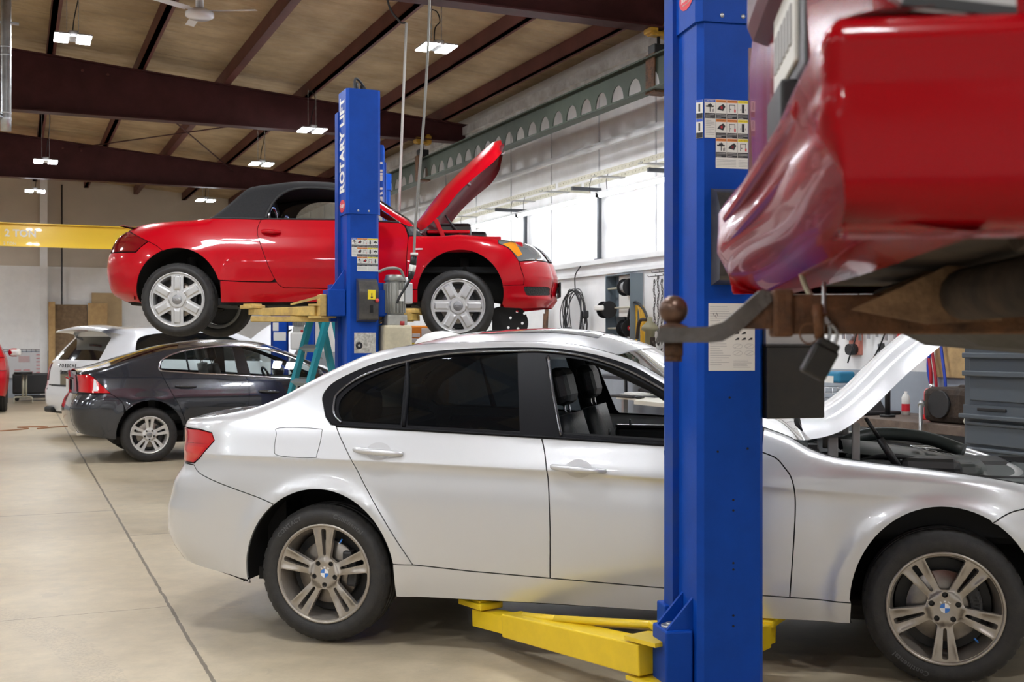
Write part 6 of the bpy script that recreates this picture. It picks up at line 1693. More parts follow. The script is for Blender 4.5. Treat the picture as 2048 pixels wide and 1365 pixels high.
# galvanised duct at the left edge
dt = thing('metal_duct', 'galvanised round duct with elbow hanging down at upper left edge', 'duct', room(-.08, 12.57, 0), ROOM)
d = MB(); d.lathe([(.05, 5.70), (.05, 3.70)], None, 28); d.lathe([(.05, 3.70), (.054, 3.69), (.054, 3.67), (.05, 3.66), (.05, 3.56), (.001, 3.56)], None, 28)
for z in (4.40, 4.32, 3.74): d.lathe([(.05, z+.01), (.054, z), (.05, z-.01)], None, 28)
d.tube([(0, 0, 3.69), (-.30, -.1, 3.71)], .035, None, 16); d.build('duct_pipe', M_GALV, dt)
d = MB(); d.box((.02, .0, 4.64), (.2, .05, .02)); d.box((0, 0, 5.69), (.24, .24, .02)); d.build('duct_strap', M_GALV, dt)
# hanging air hose and pull cord
hs = thing('hanging_air_hose', 'grey air hose with black and white coupling hanging before the raised red hood', 'hose', (0, 0, 0))
h = MB(); h.tube(smooth_path([(-.655, 9.25, 5.6), (-.66, 9.2, 4.2), (-.69, 9.15, 3.4), (-.735, 9.1, 2.75), (-.762, 9.05, 2.35), (-.768, 9.0, 2.10)], 8), .011, None, 10); h.build('hose', mat('grey_hose', (.20, .19, .17), .6), hs)
h = MB(); h.tube([(-.768, 9.0, 2.12), (-.775, 9.0, 2.05)], .026, M_BLACK, 14); h.tube([(-.775, 9.0, 2.05), (-.785, 9.0, 2.00)], .027, M_PAPER, 14); h.tube([(-.785, 9.0, 2.00), (-.795, 9.0, 1.94)], [.027, .02], M_BLACK, 14); h.cyl((-.765, 9.0, 2.135), .03, .02, M_PAPER, 'Z', 14); h.build('coupling', None, hs)
h = MB(); h.tube(smooth_path([(-.797, 9.0, 1.94), (-.83, 9.0, 1.88), (-.88, 9.0, 1.80), (-.90, 9.0, 1.75)], 5), .010, None, 8); h.build('lower_lead', M_BLACK, hs)
pc_ = MB(); pc_.tube(smooth_path([(-1.22, 10.95, 5.3), (-1.19, 10.97, 4.72), (-1.08, 11.0, 4.52), (-1.01, 11.0, 4.50)], 6), .010, M_WIRE, 8); pc_.tube([(-1.01, 11.0, 4.50), (-1.035, 11.0, 3.9), (-1.07, 11.0, 3.0), (-1.08, 11.0, 2.70)], .013, mat('pale_cord', (.5, .49, .46), .6), 8)
tag(pc_.build('pull_cable', None), 'pale straight cable hanging from a black lead right of the lettered column', 'cable')
# ------------------------------------------------------------------ tool wall
M_DKGREY = mat('dark_grey_bracket', (.07, .075, .085), .5, .3)
for k, (l, z0, z1, arm_, lab) in enumerate(((13.2, 2.46, 3.37, .42, 'dark angle bracket on the wall ledge, middle one of three'), (11.3, 2.46, 3.35, .40, 'dark angle bracket on the wall ledge nearest the blue foreground column'), (15.55, 2.46, 3.34, .50, 'dark angle bracket on the wall ledge behind the roadster headlight'))):
    t = MB(); t.box((0, 0, (z1-z0)/2), (.045, .045, z1-z0)); t.box((-arm_/2+.02, 0, z1-z0), (arm_, .04, .045)); t.box((0, 0, .01), (.09, .12, .02))
    o = at(t.build('wall_bracket', M_DKGREY), room(A1+.04, l, 2.50), ROOM); tag(o, lab, 'bracket', 'angle brackets on the wall ledge')
M_PALE = mat('pale_yellow_steel', (.62, .59, .46), .5, .2, noise=.2, nscale=9)
for nm, l0, l1, lab in (('near', 8.5, 13.2, 'pale perforated cable tray hung on the wall, length nearest the blue foreground column'), ('far', 13.3, 22.0, 'pale perforated cable tray hung on the wall, long length behind the red roadster')):
    t = thing('cable_tray', lab, 'tray', (0, 0, 0), ROOM, 'cable trays')
    for a, z in ((6.35, 3.44), (6.72, 3.46)):
        ph = [[(y+.012*math.cos(q*PI/3), z+.010*math.sin(q*PI/3)) for q in range(6)] for y in np.arange(l0+.05, l1, .085)]
        V, F, bd = cdt_panel([(l0, z-.03), (l1, z-.03), (l1, z+.03), (l0, z+.03)], ph, [], .3, .001)
        lift_panel('perforated_rail', V, F, bd, lambda p, q, a=a: (a, p, q), lambda p, q: (-1, 0, 0), lambda p, q: (.01, 0, 0), M_PALE, t)
    for y in np.arange(l0+.4, l1, 1.1): MB().box((6.54, y, 3.425), (.40, .09, .012)).build('cross_plate', mat('grey_plate', (.42, .42, .40), .5, .3), t)
    for y in np.arange(l0+.3, l1, 2.4): MB().box((6.86, y, 3.43), (.28, .03, .03)).build('wall_arm', M_PALE, t)
M_HOSEB = mat('black_hose', (.018, .018, .02), .5)
def wall_thing(name, label, cat, l, z, off=0., group=None): return thing(name, label, cat, room(A1-off, l, z), ROOM, group)
# black coil on the wall
t = wall_thing('hose_coil', 'loose coil of thin black hose hanging on the white wall right of the roadster', 'hose', 13.62, 1.82, .06)
m = MB(); r_ = random.Random(3)
for k in range(9):
    ra = .26+.14*r_.random(); rb_ = .30+.04*r_.random(); cx = r_.uniform(-.07, .07)
    ph0 = r_.uniform(0, 6); ti = r_.uniform(-.25, .25)
    m.tube([(-.02-.008*k+.015*math.sin(2*q*PI/24+ph0), cx + ra*.8*math.cos(q*PI/24+ph0)+ti*.3*math.sin(q*PI/24+ph0), rb_*1.1*math.sin(q*PI/24+ph0)+ti*.2*math.cos(q*PI/24+ph0)-.05) for q in range(47)], .007, None, 6)
m.build('coils', M_HOSEB, t)
m = MB(); m.tube(smooth_path([(-.04, 0, .30), (-.03, .02, .5), (-.01, -.10, .62)], 5), .008, None, 6); m.tube(smooth_path([(-.06, -.3, .1), (-.05, -.36, -.2), (-.05, -.1, -.42)], 5), .010, None, 6); m.build('loose_end', M_HOSEB, t)
m = MB(); m.box((-.06, -.33, -.02), (.06, .12, .10), None, None, .02); m.box((-.05, .22, -.30), (.06, .16, .24), None, None, .02); m.build('hose_clips', M_BLACK, t)
# rack of reels
rk = wall_thing('reel_rack', 'grey metal rack with crossbars holding spools on the white wall', 'rack', 12.30, 1.40, .10)
m = MB(); W_, D_, H_ = .62, .17, .86
m.box((0, W_/2, H_/2), (D_, .012, H_)); m.box((0, -W_/2, H_/2), (D_, .012, H_)); m.box((0, 0, H_), (D_, W_, .012)); m.box((0, 0, .006), (D_, W_, .012)); m.box((D_/2-.02, W_*.32, H_/2), (.01, W_*.34, H_))
m.build('rack_shell', mat('blue_grey_steel', (.17, .21, .24), .45, .2), rk)
for z in (.70, .46, .21):
    MB().tube([(-.05, -W_/2, z), (-.05, W_/2, z)], .012, M_PALE, 8).build('crossbar', M_PALE, rk)
MB().box((.0, -.05, .60), (.02, .3, .5), M_PAPER).build('white_panel', M_PAPER, rk)
for a, y, z, mm_, lab in ((-.06, -.20, .70, M_INKG, 'grey spool on the top bar of the reel rack'), (-.13, .20, .44, M_BLACK, 'black spool with white rag on the middle bar of the reel rack'), (-.05, -.16, .21, M_BLACK, 'black spool with red dot on the bottom bar of the reel rack')):
    p = rk.matrix_basis @ Vector((a, y, z)); s = thing('spool', lab, 'spool', p, ROOM, 'spools on the reel rack')
    m = MB()
    for d in (-.07, .07): m.cyl((0, d, 0), .105, .008, M_BLACK, 'Y', 24)
    m.build('spool_flanges', M_BLACK, s); m = MB(); m.cyl((0, 0, 0), .07, .13, None, 'Y', 20); m.build('spool_core', mm_, s)
    if 'red dot' in lab: MB().cyl((-.0, -.076, .0), .03, .004, M_LOGORED, 'Y', 14).build('red_dot', M_LOGORED, s)
    if 'rag' in lab: MB().box((-.115, -.02, .02), (.03, .16, .06), M_PAPER, None, .014, .3).build('white_rag', M_PAPER, s)
# yellow hose loops
t = wall_thing('yellow_hose', 'yellow hose loops hanging under a thick black loop on the white wall', 'hose', 11.98, 1.62, .08)
m = MB()
for k in range(5): m.tube(smooth_path([(-.03-.01*k, .12-.035*k, -.5), (-.03, .10-.03*k, -.1), (-.03, .05-.02*k, .22), (-.04, -.10-.03*k, .20), (-.03, -.12-.03*k, -.2), (-.03, -.06-.03*k, -.5)], 5), .010, None, 6)
m.build('hose_loops', mat('yellow_hose', (.62, .36, .03), .45), t)
m = MB(); m.tube(smooth_path([(-.05, .22, -.5), (-.05, .20, -.05), (-.05, .06, .28), (-.05, -.20, .22), (-.05, -.36, -.05), (-.05, -.40, -.5)], 6), .016, None, 8); m.build('black_loop', M_HOSEB, t)
# pump with cap on the wall
t = wall_thing('grease_pump', 'olive capped grease pump beside the hanging yellow hose', 'pump', 11.33, 1.28, .30)
m = MB(); m.lathe([(.05, 0), (.055, .02), (.055, .28)], None, 20); m.lathe([(.055, .28), (.10, .30), (.09, .34), (.03, .40), (.03, .44), (.001, .45)], mat('olive_cap', (.22, .20, .12), .6), 20); m.build('pump_body', mat('olive_cap', (.22, .20, .12), .6), t)
m = MB(); m.tube(smooth_path([(.0, .06, .42), (-.03, .18, .40), (-.03, .24, .20)], 5), .02, None, 8); m.box((0, -.06, .12), (.05, .05, .2), None, None, .01); m.tube(smooth_path([(0, -.05, .1), (-.04, -.15, .16), (-.02, -.22, -.05), (0, -.2, -.3)], 5), .012, None, 8); m.build('pump_lever', M_RUSTD, t)
# chains and pullers hung along the wall
M_CHAINM = mat('oily_chain', (.16, .15, .14), .45, .7, noise=.4, nscale=20)
for k in range(8):
    l = 11.62-.085*k; L_c = (.62, .66, .75, .58, .62, .70, .72, .8)[k]; t = wall_thing('hanging_chain', 'oily chain with hook hanging on the white wall beside the hitch ball', 'chain', l, 2.24-(.0 if k % 2 else .04), .05, 'chains on the tool wall')
    m = MB(); n_ = int(L_c/.036)
    for q in range(n_):
        z = -.08-.036*q; dy = .012*math.sin(q*.9+k)
        M_ = Matrix.Translation((-.02, dy, z)) @ (Matrix.Rotation(PI/2, 4, 'Z') if q % 2 else Matrix.Identity(4))
        m.tube([M_ @ Vector((.010*math.cos(u*PI/4), 0, .024*math.sin(u*PI/4))) for u in range(9)], .0045, None, 5)
    m.build('links', M_CHAINM, t)
    m = MB(); m.tube([(.06, 0, .02), (-.10, 0, .0), (-.11, 0, .02)], .005, None, 6); m.tube(smooth_path([(-.02, 0, -.08-L_c), (-.02, .03, -.12-L_c), (-.02, .0, -.17-L_c), (-.02, -.03, -.13-L_c)], 5), .010, None, 6); m.lathe([(.012, -.006), (.026, 0), (.012, .006)], None, 12, Matrix.Translation((-.02, 0, -.05)), axis='X', closed=True); m.build('hook', M_CHAINM, t)
# rods leaning
t = wall_thing('rusty_pipes', 'bundle of rusty pipes standing by the wall right below the roadster nose', 'pipe', 14.6, 0, .12)
m = MB()
for k in range(3): m.tube([(-.05, -.06+.05*k, 0), (.05, -.06+.05*k, 1.96-.06*k)], .02, None, 8)
m.build('pipes', M_RUST, t)
# desk with computer
M_DESK = mat('cream_laminate', (.72, .69, .60), .45)
dk = thing('computer_desk', 'cream topped computer desk by the wall seen through the silver sedan window', 'desk', room(6.22, 9.95, 0), ROOM)
m = MB(); m.prism([(-.52, -.95), (.62, -.95), (.62, 1.2), (-.15, 1.2), (-.15, .55), (-.52, .15)], .82, .86); m.build('desktop', M_DESK, dk)
m = MB(); m.box((.1, -.55, .40), (.9, .7, .80), None, None, .01); m.build('drawer_unit', mat('grey_cabinet', (.36, .37, .38), .5), dk)
m = MB(); m.box((-.10, 1.1, .41), (.05, .05, .82)); m.box((.55, 1.1, .41), (.05, .05, .82)); m.box((-.1, .2, .41), (.04, .04, .82)); m.build('leg', M_ALU, dk)
mo = thing('computer_monitor', 'grey screened computer monitor on the cream desk', 'monitor', room(6.22, 10.55, .86), ROOM)
m = MB(); m.box((.0, 0, .27), (.035, .48, .34), None, None, .008); m.box((.05, 0, .27), (.08, .3, .22), None, None, .02); mb_ = m.build('bezel', M_BLACK, mo)
MB().box((-.020, 0, .285), (.004, .45, .28), mat('screen_glass', (.26, .29, .33), .15)).build('screen', None, mo)
m = MB(); m.box((.03, 0, .06), (.04, .08, .12)); m.box((.0, 0, .006), (.18, .24, .012), None, None, .004); m.build('stand', M_BLACK, mo)
kb = MB(); kb.box((0, 0, .010), (.16, .44, .02), M_BLACK, None, .005)
for r in range(4):
    for c_ in range(14): kb.box((-.055+.035*r, -.195+.03*c_, .022), (.026, .024, .006), M_CALI)
tag(at(kb.build('keyboard', None), room(5.90, 10.62, .86), ROOM+.1), 'black keyboard on the cream desk before the monitor', 'keyboard')
ms = MB(); ms.sphere((0, 0, .018), .035, None, 14, (1.4, .9, .5)); tag(at(ms.build('computer_mouse', M_BLACK), room(5.86, 10.28, .86), ROOM), 'dark computer mouse beside the keyboard on the cream desk', 'mouse')
pa = MB(); pa.box((0, 0, .012), (.22, .3, .024), None, None, .002, .2); pa.box((.02, .02, .03), (.2, .26, .012), None, None, .002, -.1); tag(at(pa.build('paper_stack', M_PAPER), room(6.16, 10.86, .86), ROOM), 'white paper stack on the cream desk left of the monitor', 'papers')
ph_ = MB(); ph_.box((0, 0, .03), (.2, .16, .06), None, None, .02); ph_.box((0, .10, .05), (.2, .05, .04), None, None, .015); tag(at(ph_.build('desk_phone', M_BLACK), room(6.45, 11.05, .86), ROOM), 'black desk phone at the left end of the cream desk', 'phone')
bx_ = MB(); bx_.box((0, 0, .15), (.22, .36, .30), M_PAPER, None, .01); bx_.box((-.112, -.08, .12), (.004, .12, .12), mat('brown_print', (.35, .16, .05), .6)); bx_.box((-.112, -.06, .2), (.004, .14, .05), M_PBLUE); tag(at(bx_.build('white_box', None), room(6.55, 11.62, 1.06), ROOM), 'white printed box on a dark shelf behind the silver sedan window', 'box')
sh_ = thing('wall_shelf', 'dark low shelf unit beside the desk behind the silver sedan window', 'shelf', room(6.52, 11.75, 0), ROOM)
m = MB(); m.box((0, 0, 1.04), (.6, 1.0, .04)); m.box((0, 0, .5), (.6, 1.0, .03)); m.build('shelf_board', M_DKGREY, sh_); m = MB()
for y in (-.48, .48):
    for x in (.27,): m.box((x, y, .52), (.03, .03, 1.03))
m.build('shelf_post', M_DKGREY, sh_)
ch_ = thing('office_chair', 'grey round backed office chair at the cream desk', 'chair', room(5.45, 10.35, 0), ROOM)
m = MB(); m.tube(smooth_path([(.0, .24, .55), (.0, .22, .72), (0, 0, .79), (0, -.22, .72), (0, -.24, .55)], 6), .02, None, 8); m.build('back_hoop', M_ALU, ch_)
m = MB(); m.box((.2, 0, .47), (.42, .44, .07), None, None, .03); m.build('seat', M_BLACK, ch_)
m = MB(); m.cyl((.2, 0, .25), .03, .4, None, 'Z', 12)
for k in range(5): q = 2*PI*k/5; m.tube([(.2, 0, .08), (.2+.26*math.cos(q), .26*math.sin(q), .03)], .02, None, 8)
m.build('chair_base', M_BLACK, ch_)
# work bench
bn = thing('work_bench', 'brown edged steel work bench along the wall behind the open engine bay', 'bench', room(6.48, 6.88, 0), ROOM)
m = MB(); m.box((0, 0, .82), (.78, 1.84, .07), None, None, .004); m.build('bench_top', mat('worn_bench_edge', (.20, .15, .12), .55, .3, noise=.4, nscale=10), bn)
for x in (-.36, .36):
    for y in (-.85, .85): MB().box((x, y, .39), (.06, .06, .78), M_RUSTD).build('leg', M_RUSTD, bn)
m = MB(); m.box((.05, 0, .22), (.66, 1.7, .03)); m.build('lower_shelf', M_RUSTD, bn)
for k, (y, s) in enumerate(((.55, .34), (.05, .28))):
    b = MB(); b.lathe([(.001, 0), (s/2, 0), (s/2, .42), (s/2-.02, .44), (.001, .44)], None, 24); tag(at(b.build('storage_drum', mat('blue_black_plastic', (.03, .035, .045), .5)), room(6.5, 7.05+y, .235), ROOM), ['large dark drum under the work bench, left one', 'smaller dark drum under the work bench, right one'][k], 'drum', 'drums under the bench')
tr = MB(); tr.box((0, 0, .015), (.46, .42, .03), None, None, .01); tr.prism([(-.18, .03), (.18, .03), (.12, .12), (-.10, .13)], -.1, .1, None, Matrix.Rotation(PI/2, 4, 'Z') @ Matrix.Identity(4), 'Y'); tag(at(tr.build('black_tray', M_BLACK), room(6.40, 7.55, .855), ROOM), 'black plastic tray with scraps on the work bench', 'tray')
jk = thing('bottle_jack', 'red bottle jack standing on the work bench', 'jack', room(6.42, 6.78, .855), ROOM)
m = MB(); m.box((0, 0, .02), (.13, .13, .04), None, None, .01); m.lathe([(.055, .03), (.058, .05), (.058, .21), (.045, .235), (.03, .24)], None, 24); m.box((0, -.05, .20), (.05, .06, .05), None, None, .01); m.build('jack_body', mat('jack_red', (.55, .01, .015), .3, coat=.6), jk)
m = MB(); m.cyl((0, 0, .25), .018, .05, None, 'Z', 14); m.build('ram', M_CHROME, jk)
eb_ = MB(); eb_.box((0, 0, .13), (.36, .42, .26), M_RUSTD, None, .05); eb_.cyl((-.19, .02, .14), .10, .03, M_CALI, 'X', 20); eb_.box((.05, -.1, .25), (.2, .2, .06), M_RUSTD, None, .02)
tag(at(eb_.build('engine_block', None), room(6.36, 6.42, .855), ROOM), 'dark oily machine block on the work bench beside the grey tool cabinet', 'block')
hn = MB(); hn.tube([(-.02, .0, .06), (-.12, -.10, -.20)], .014, M_GALV, 10); hn.tube([(-.02, .0, .06), (.02, .03, .08)], .024, M_GALV, 10)
tag(at(hn.build('breaker_bar', None), room(6.12, 6.55, .92), ROOM), 'shiny steel handle hanging over the work bench edge', 'tool')
ca = MB(); ca.lathe([(.001, 0), (.033, 0), (.033, .14), (.022, .165), (.012, .17), (.012, .19), (.001, .19)], None, 20); co = ca.build('can_body', M_PAPER, None); cn = thing('spray_can', 'white and red spray can at the back of the work bench', 'can', room(6.64, 7.30, .855), ROOM); co.parent = cn
m = MB(); m.lathe([(.0335, .03), (.0335, .09)], None, 20); m.build('red_band', M_LOGORED, cn)
ps = MB(); ps.tube([(0, 0, 0), (0, 0, .38)], .022, None, 12); ps.cyl((0, 0, .39), .05, .03, None, 'Z', 14); ps.cyl((0, 0, .01), .06, .02, None, 'Z', 14)
tag(at(ps.build('tall_tool_post', M_BLACK), room(6.32, 7.15, .855), ROOM), 'tall black rod tool standing on the work bench', 'tool')
sp_ = MB(); sp_.box((0, 0, .09), (.06, .32, .18), None, None, .02); tag(at(sp_.build('black_bracket', M_BLACK), room(6.68, 6.42, 1.12), ROOM), 'black plastic bracket lying on top of the oily machine block', 'bracket') if False else None
cbd = MB(); cbd.box((0, 0, 0), (.02, .36, .52), None, None, .006); tag(at(cbd.build('cardboard_sheet', mat('cardboard_tan', (.55, .37, .17), .5, coat=.3, noise=.3, nscale=9)), room(A1-.03, 7.03, 1.42), ROOM), 'tan cardboard sheet in shiny wrap hung on the wall above the work bench', 'cardboard')
for k, (c_, lab, y) in enumerate((((.02, .06, .45), 'blue air line hanging before the tan cardboard sheet', .0), ((.45, .015, .03), 'red air line hanging before the tan cardboard sheet', .05))):
    m = MB(); m.tube(smooth_path([(-.05, .06-y, .3), (-.05, .08+y, .05), (-.06, .10-y*.5, -.2), (-.06, .02+y, -.45)], 6), .014, None, 8); m.tube(smooth_path([(-.05, .0+y, .3), (-.05, -.02+y*2, .05), (-.06, -.08+y*2, -.25), (-.06, -.10+y*2, -.45)], 6), .012, None, 8)
    tag(at(m.build('air_line', mat('air_line_'+'br'[k], c_, .4)), room(A1-.03, 7.13, 1.42), ROOM), lab, 'hose')
# tools pinned on the wall
def wall_tool(name, lab, cat, l, z, f):
    m = MB(); f(m); return tag(at(m.build(name, None), room(A1-.01, l, z), ROOM), lab, cat)
wall_tool('gauge_board', 'red and grey gauge set on a board on the tool wall', 'gauge', 8.20, 1.46, lambda m: (m.box((0, 0, 0), (.03, .16, .26), mat('faded_red', (.55, .20, .15), .6), None, .005), m.cyl((-.04, .02, .04), .04, .05, M_ALU, 'X', 16), m.cyl((-.05, .0, -.08), .05, .07, M_CALI, 'X', 16), m.box((-.03, 0, .1), (.03, .12, .03), M_ALU)))
wall_tool('hook_rail', 'steel hook rail with hanging small tools on the tool wall', 'rail', 7.95, 1.58, lambda m: (m.box((-.02, 0, .05), (.02, .9, .02), M_ALU), [m.box((-.04, -.4+.11*k, -.03), (.01, .03, .12+.03*(k % 3)), M_GALV if k % 2 else M_ALU) for k in range(8)]))
wall_tool('yellow_red_knife', 'yellow and red handled knife pinned on the tool wall', 'tool', 7.62, 1.55, lambda m: (m.box((-.03, 0, .04), (.02, .035, .09), M_PYEL, None, .006), m.box((-.03, 0, -.04), (.02, .035, .08), M_LOGORED, None, .006)))
wall_tool('gear_puller', 'dark curved clamp tool on the tool wall behind the silver hood', 'tool', 7.66, 1.40, lambda m: (m.tube(smooth_path([(-.05, .16, .03), (-.05, .12, -.10), (-.05, 0, -.02), (-.05, -.12, -.06), (-.05, -.16, .08)], 5), .03, M_CALI, 10), [m.lathe([(.012, -.004), (.022, 0), (.012, .004)], M_GALV, 10, Matrix.Translation((-.04, .17, -.05-.04*k)), axis='X', closed=True) for k in range(4)]))
wall_tool('wood_handle_tool', 'tool with wooden handle hung on the tool wall', 'tool', 7.42, 1.58, lambda m: (m.box((-.03, 0, .02), (.03, .04, .22), mat('handle_wood', (.45, .30, .12), .5), None, .01), m.box((-.03, 0, -.10), (.03, .10, .04), M_CALI, None, .01)))
wall_tool('paper_note', 'white paper sheet taped on the tool wall behind the silver hood', 'paper', 7.25, 1.60, lambda m: m.box((-.005, 0, 0), (.004, .18, .22), M_PAPER))
wall_tool('pendant_switch', 'grey pendant plug hanging by the tool cabinet', 'plug', 6.74, 1.36, lambda m: (m.tube([(-.05, 0, .4), (-.05, 0, .06)], .006, M_INKG, 6), m.box((-.05, 0, 0), (.05, .07, .12), M_CALI, None, .015)))
wc = MB(); wc.tube(smooth_path([(-.04, .05, .75), (-.06, -.02, .2), (-.10, .16, -.18), (-.12, .28, -.26)], 8), .007, None, 6); wc.tube(smooth_path([(-.04, .38, .75), (-.05, .36, .2), (-.10, .44, -.16)], 8), .007, None, 6)
tag(at(wc.build('black_wire', M_WIRE), room(A1-.01, 7.75, 1.42), ROOM), 'black lead curving down the tool wall to the blue box', 'cable')
bb_ = thing('blue_tool_box', 'blue and white power tool box on a wire basket by the wall', 'box', room(6.62, 8.10, 1.06), ROOM)
m = MB(); m.box((0, 0, .08), (.18, .22, .10), None, None, .02); m.build('blue_shell', mat('cyan_plastic', (.03, .22, .38), .4), bb_); MB().box((-.092, .02, .06), (.004, .12, .06), M_PAPER).build('white_label', M_PAPER, bb_)
wb = MB()
for z in (0, .05, .10, .15): wb.tube([(-.15, -.2, z), (-.15, .2, z), (.15, .2, z), (.15, -.2, z), (-.15, -.2, z)], .004, None, 5)
for y in (-.2, -.1, 0, .1, .2): wb.tube([(-.15, y, .15), (-.15, y, 0), (.15, y, 0), (.15, y, .15)], .004, None, 5)
tag(at(wb.build('wire_basket', M_ALU), room(6.62, 8.10, .90), ROOM), 'grey wire basket under the blue tool box', 'basket')
st2 = thing('low_stand', 'dark stand under the wire basket by the tool wall', 'stand', room(6.62, 8.10, 0), ROOM)
m = MB(); m.box((0, 0, .87), (.42, .48, .04)); m.build('stand_top', M_DKGREY, st2)
for x in (-.18, .18):
    for y in (-.2, .2): MB().box((x, y, .425), (.04, .04, .85), M_DKGREY).build('leg', M_DKGREY, st2)
# tool cabinet
M_CABG = mat('tool_cabinet_grey', (.085, .10, .115), .4, .15, coat=.2)
tc_ = thing('tool_cabinet', 'large dark grey tool cabinet with drawers and pink sticker at the right edge', 'cabinet', room(6.28, 5.34, 0), ROOM)
m = MB(); m.box((.02, 0, .78), (.84, 1.14, 1.46), None, None, .006); m.build('cabinet_body', M_CABG, tc_)
m = MB(); m.box((0, 0, .03), (.7, 1.0, .04)); m.build('cabinet_base', M_BLACK, tc_)
zz = [.10, .27, .44, .60, .77]
for k, z in enumerate(zz):
    h = .15
    d = MB(); d.box((-.415, 0, z+h/2), (.03, 1.06, h), None, None, .005); d.box((-.436, 0, z+h-.012), (.02, 1.04, .018), None, None, .004); d.box((-.428, .25, z+h*.4), (.008, .5, h*.5), None, None, .003) if False else None
    d.build('drawer', M_CABG, tc_)
d = MB(); d.box((-.435, 0, .955), (.06, 1.12, .03), None, None, .006); d.box((-.42, 0, 1.0), (.02, 1.10, .06)); d.build('cabinet_ledge', M_CABG, tc_)
MB().box((-.435, .30, 1.005), (.012, .24, .02), M_BLACK, None, .004).build('slot_handle', M_BLACK, tc_)
for z, h in ((1.06, .17), (1.25, .10), (1.37, .10)):
    d = MB(); d.box((-.405, 0, z+h/2), (.02, 1.02, h), None, None, .004); d.box((-.43, 0, z+h+.01), (.05, 1.08, .035), None, None, .006); d.build('drawer', M_CABG, tc_)
dd = MB(); dd.add([(-.4165, -.10+.065*math.cos(t*PI/12)*(1+.1*math.sin(t*2.1)), 1.145+.065*math.sin(t*PI/12)) for t in range(24)], [tuple(range(24))], None); dd.build('pink_sticker', mat('pink_sticker', (.62, .10, .45), .5), tc_, fix=False)
# ------------------------------------------------------------------ middle ground
ld = thing('step_ladder', 'teal fibreglass step ladder standing behind the silver sedan beside the lift column', 'ladder', (-1.72, 10.15, 0), 0)
M_TEAL = mat('teal_fibreglass', (.02, .30, .38), .4, noise=.15, nscale=8)
fA, fB = (-.30, .26), (-.10, -.30)                # feet of the climbing rails (x, y)
tA, tB = (-.02, .18), (.10, -.20)
def rail(name, f, t, z=1.72):
    m = MB(); m.tube([(f[0], f[1], 0), (t[0], t[1], z)], .034, None, 4, None, True, False); m.build(name, M_TEAL, ld)
rail('climbing_rail', (-.53, .20), (-.06, .12)); rail('climbing_rail', (-.33, -.22), (.13, -.14)); rail('rear_rail', (.33, .30), (.00, .14)); rail('rear_rail', (.50, -.14), (.16, -.12))
for k in range(5):
    z = .19+.30*k; q = z/1.72; a = Vector((-.53+.47*q, .20-.08*q, z)); b = Vector((-.33+.46*q, -.22+.08*q, z)); m = MB()
    m.tube([a, b], .034, None, 4, None, True, False); m.tube([a + Vector((.02, -.02, -.09)), a.lerp(b, .25) + Vector((0, 0, -.01))], .010, None, 5); m.tube([b + Vector((.02, .02, -.09)), a.lerp(b, .75) + Vector((0, 0, -.01))], .010, None, 5); m.build('step', M_ALU, ld)
for z in (.5, 1.16):
    q = z/1.72; MB().tube([(.33-.33*q, .30-.16*q, z), (.50-.34*q, -.14+.02*q, z)], .022, M_ALU, 4).build('rear_brace', M_ALU, ld)
m = MB(); m.box((.05, 0, 1.735), (.28, .34, .04), None, None, .01); m.build('top_cap', M_TEAL, ld)
om = thing('orange_machine', 'orange shop machine with yellow and white labels behind the roadster front wheel', 'machine', (-1.07, 13.35, 0), math.radians(8))
m = MB(); m.box((0, 0, .82), (.62, .6, 1.62), None, None, .02); m.build('machine_body', mat('machine_orange', (.80, .26, .02), .4), om)
m = MB(); m.box((.17, -.305, 1.40), (.34, .01, .40), None, None, .004); m.build('white_front_panel', M_PAPER, om)
m = MB(); m.box((-.20, -.306, 1.50), (.05, .008, .18)); m.box((-.07, -.306, 1.41), (.08, .008, .07)); m.build('yellow_labels', M_PYEL, om)
m = MB(); m.box((-.06, -.307, 1.52), (.09, .008, .04), None, None, .003); m.box((-.06, -.307, 1.46), (.10, .008, .05), None, None, .003); m.build('white_labels', M_PAPER, om)
m = MB(); m.text('ROLIM', .05, M_INKG, Matrix.Translation((.12, -.312, 1.57)) @ FRONT); m.build('panel_lettering', M_INKG, om, fix=False) if False else None
dn = thing('oil_drain', 'white domed plastic drain cover on a stand under the roadster front wheel', 'drain', (-.52, 8.6, 0), 0)
m = MB(); m.lathe([(.001, 1.53), (.06, 1.525), (.13, 1.505), (.19, 1.465), (.225, 1.41), (.235, 1.35), (.23, 1.34), (.001, 1.34)], None, 36); m.build('dome_cover', mat('milky_plastic', (.75, .75, .73), .4), dn)
m = MB(); m.cyl((0, 0, .80), .03, 1.0, None, 'Z', 14); m.lathe([(.001, .05), (.18, .05), (.20, .08), (.20, .45), (.15, .50), (.03, .52)], None, 30); m.build('drain_tank', mat('drain_grey', (.2, .2, .2), .5), dn)
# ------------------------------------------------------------------ far end
def far_sheet(name, lab, a, w, h, z, m_, l=L1-.30, lean=.12):
    o = MB().box((0, 0, h/2), (w, .03, h), m_).build(name, m_); at(o, room(a, l, z), ROOM); o.rotation_euler = (math.radians(-3.0), 0, ROOM); return tag(o, lab, 'board', 'boards leaning on the far wall')
M_PLY = mat('plywood', (.55, .36, .15), .6, noise=.35, nscale=5, col2=(.42, .26, .10)); M_OSB = mat('brown_board', (.26, .17, .09), .7, noise=.5, nscale=9, col2=(.16, .10, .05)); M_TAN = mat('tan_board', (.52, .37, .19), .6, noise=.15, nscale=3)
far_sheet('tan_board', 'tall tan board leaning on the far wall behind the roadster rear wheel', 2.22, .75, 2.72, .0, M_TAN, L1-.24)
far_sheet('plywood_sheet', 'plywood sheet with strong grain leaning on the far wall, in front of the tan board', 1.98, .48, 2.44, .0, M_PLY, L1-.42)
